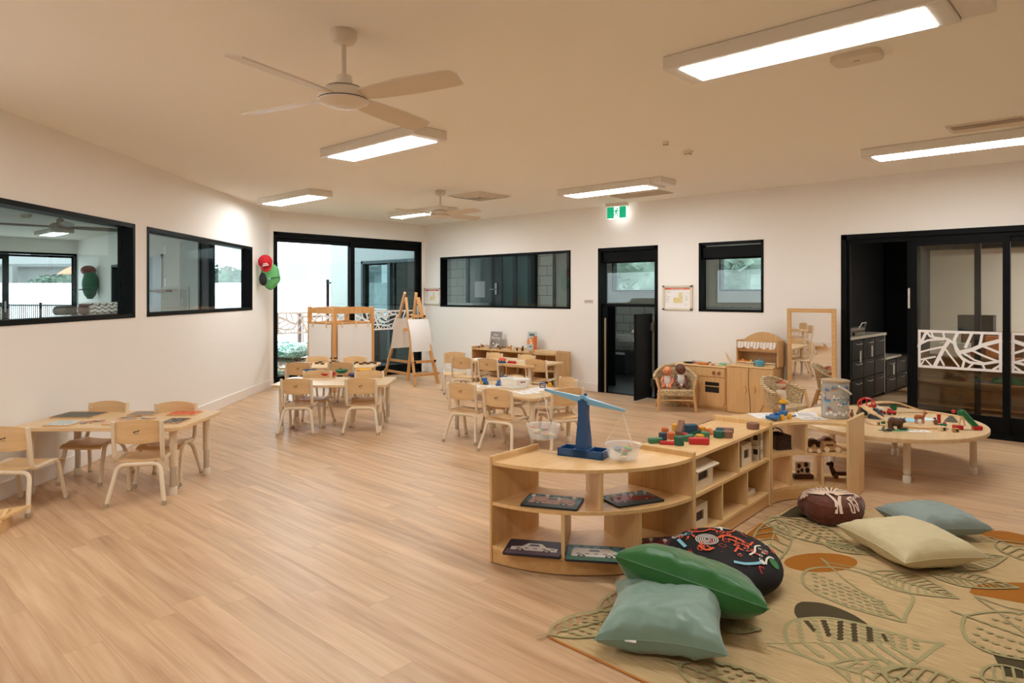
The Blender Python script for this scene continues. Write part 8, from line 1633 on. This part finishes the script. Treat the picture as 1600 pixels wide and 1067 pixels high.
drape(m, rsurf); m.build('dot_painting', [ORD, WHD, BLD, GRD_, RDD], cv)
# brown tree cushion
BRC = M('bark_plush', srgb(96,46,24), .9, var=.5, vscale=22, bump=.5, bscale=60, sheen=.2)
BC = (-1.455, 4.50); bw, bd, bh = .175, .215, .135
t = thing('tree_cushion', 'thick rust brown cushion printed with a white tree canopy', 'cushion', (BC[0], BC[1], .024), 0, rot=(R(6), 0, YAW+R(-6)))
def bsh(u): a = u*2*PI; k = 1+.05*math.sin(3*a+1)+.03*math.sin(5*a); return .195*math.cos(a)*k, .165*math.sin(a)*k
m = MB(); lv = [(0, .80), (.02, .93), (.06, 1.0), (.095, .98), (.125, .90), (.14, .72), (.146, .40), (.148, .02)]
def bf(u, v):
    i = v*(len(lv)-1); k = int(min(len(lv)-2, i)); f_ = i-k; z = lv[k][0]+(lv[k+1][0]-lv[k][0])*f_; s_ = lv[k][1]+(lv[k+1][1]-lv[k][1])*f_; x, y = bsh(u); w__ = 1+.03*math.sin(u*2*PI*9)*(1-v)*(v > .02)
    return (x*s_*w__, y*s_*w__, z)
m.grid(bf, 60, 21); m.poly([(bsh(k/30)[0]*.8, bsh(k/30)[1]*.8, 0) for k in range(30)][::-1]); cv = m.build('cover', BRC, t)
def bsurf(x, y):
    r_ = math.hypot(x/.195, y/.165)
    P_ = [(0, .148), (.40, .146), (.72, .140), (.90, .125), (.98, .095)]
    for k in range(4):
        if r_ <= P_[k+1][0]: f_ = (r_-P_[k][0])/(P_[k+1][0]-P_[k][0]); return P_[k][1]+(P_[k+1][1]-P_[k][1])*f_
    return .09
m = MB()
def bl(P, w_): w_ *= 1.5; P = [(x*1.12, y*1.16-.004) for x, y in P]; m.mi = 0; m.strip(sub(P, 5) if len(P) > 2 else [(P[0][0]+(P[1][0]-P[0][0])*k/6, P[0][1]+(P[1][1]-P[0][1])*k/6) for k in range(7)], w_)
bl([(-.03, -.145), (-.015, -.10), (-.02, -.05), (-.03, .0)], .012); bl([(.0, -.145), (.0, -.11), (.012, -.07), (.03, -.03)], .012)
outl = []
for k in range(49): a = R(200)-R(220)*k/48*1.0-0; rr = 1+.045*(-1)**k; outl.append((-.01+.150*math.cos(a)*rr, .02+.105*math.sin(a)*rr))
bl(outl, .006); bl([(p[0]*.9, p[1]*.88) for p in outl], .004)
for a in range(0, 190, 14): bl([(-.02+.03*math.cos(R(a)), -.02+.02*math.sin(R(a))), (-.01+.125*math.cos(R(a)), .02+.085*math.sin(R(a)))], .007 if a % 28 else .011)
for k in range(9): bl([(-.09+.02*k, .02+.006*k), (-.075+.02*k, .08)], .004)
bl([(.05, -.10), (.06, -.13), (.075, -.12), (.06, -.06), (.09, -.03)], .007); bl([(.08, -.10), (.10, -.11), (.09, -.05)], .006)
for k in range(8): bl([(.05+.012*k, -.06+.008*k), (.075+.010*k, -.085+.012*k)], .0045)
drape(m, bsurf, .003); m.build('tree_print', M('print_cream', srgb(232,204,180), .8), cv)
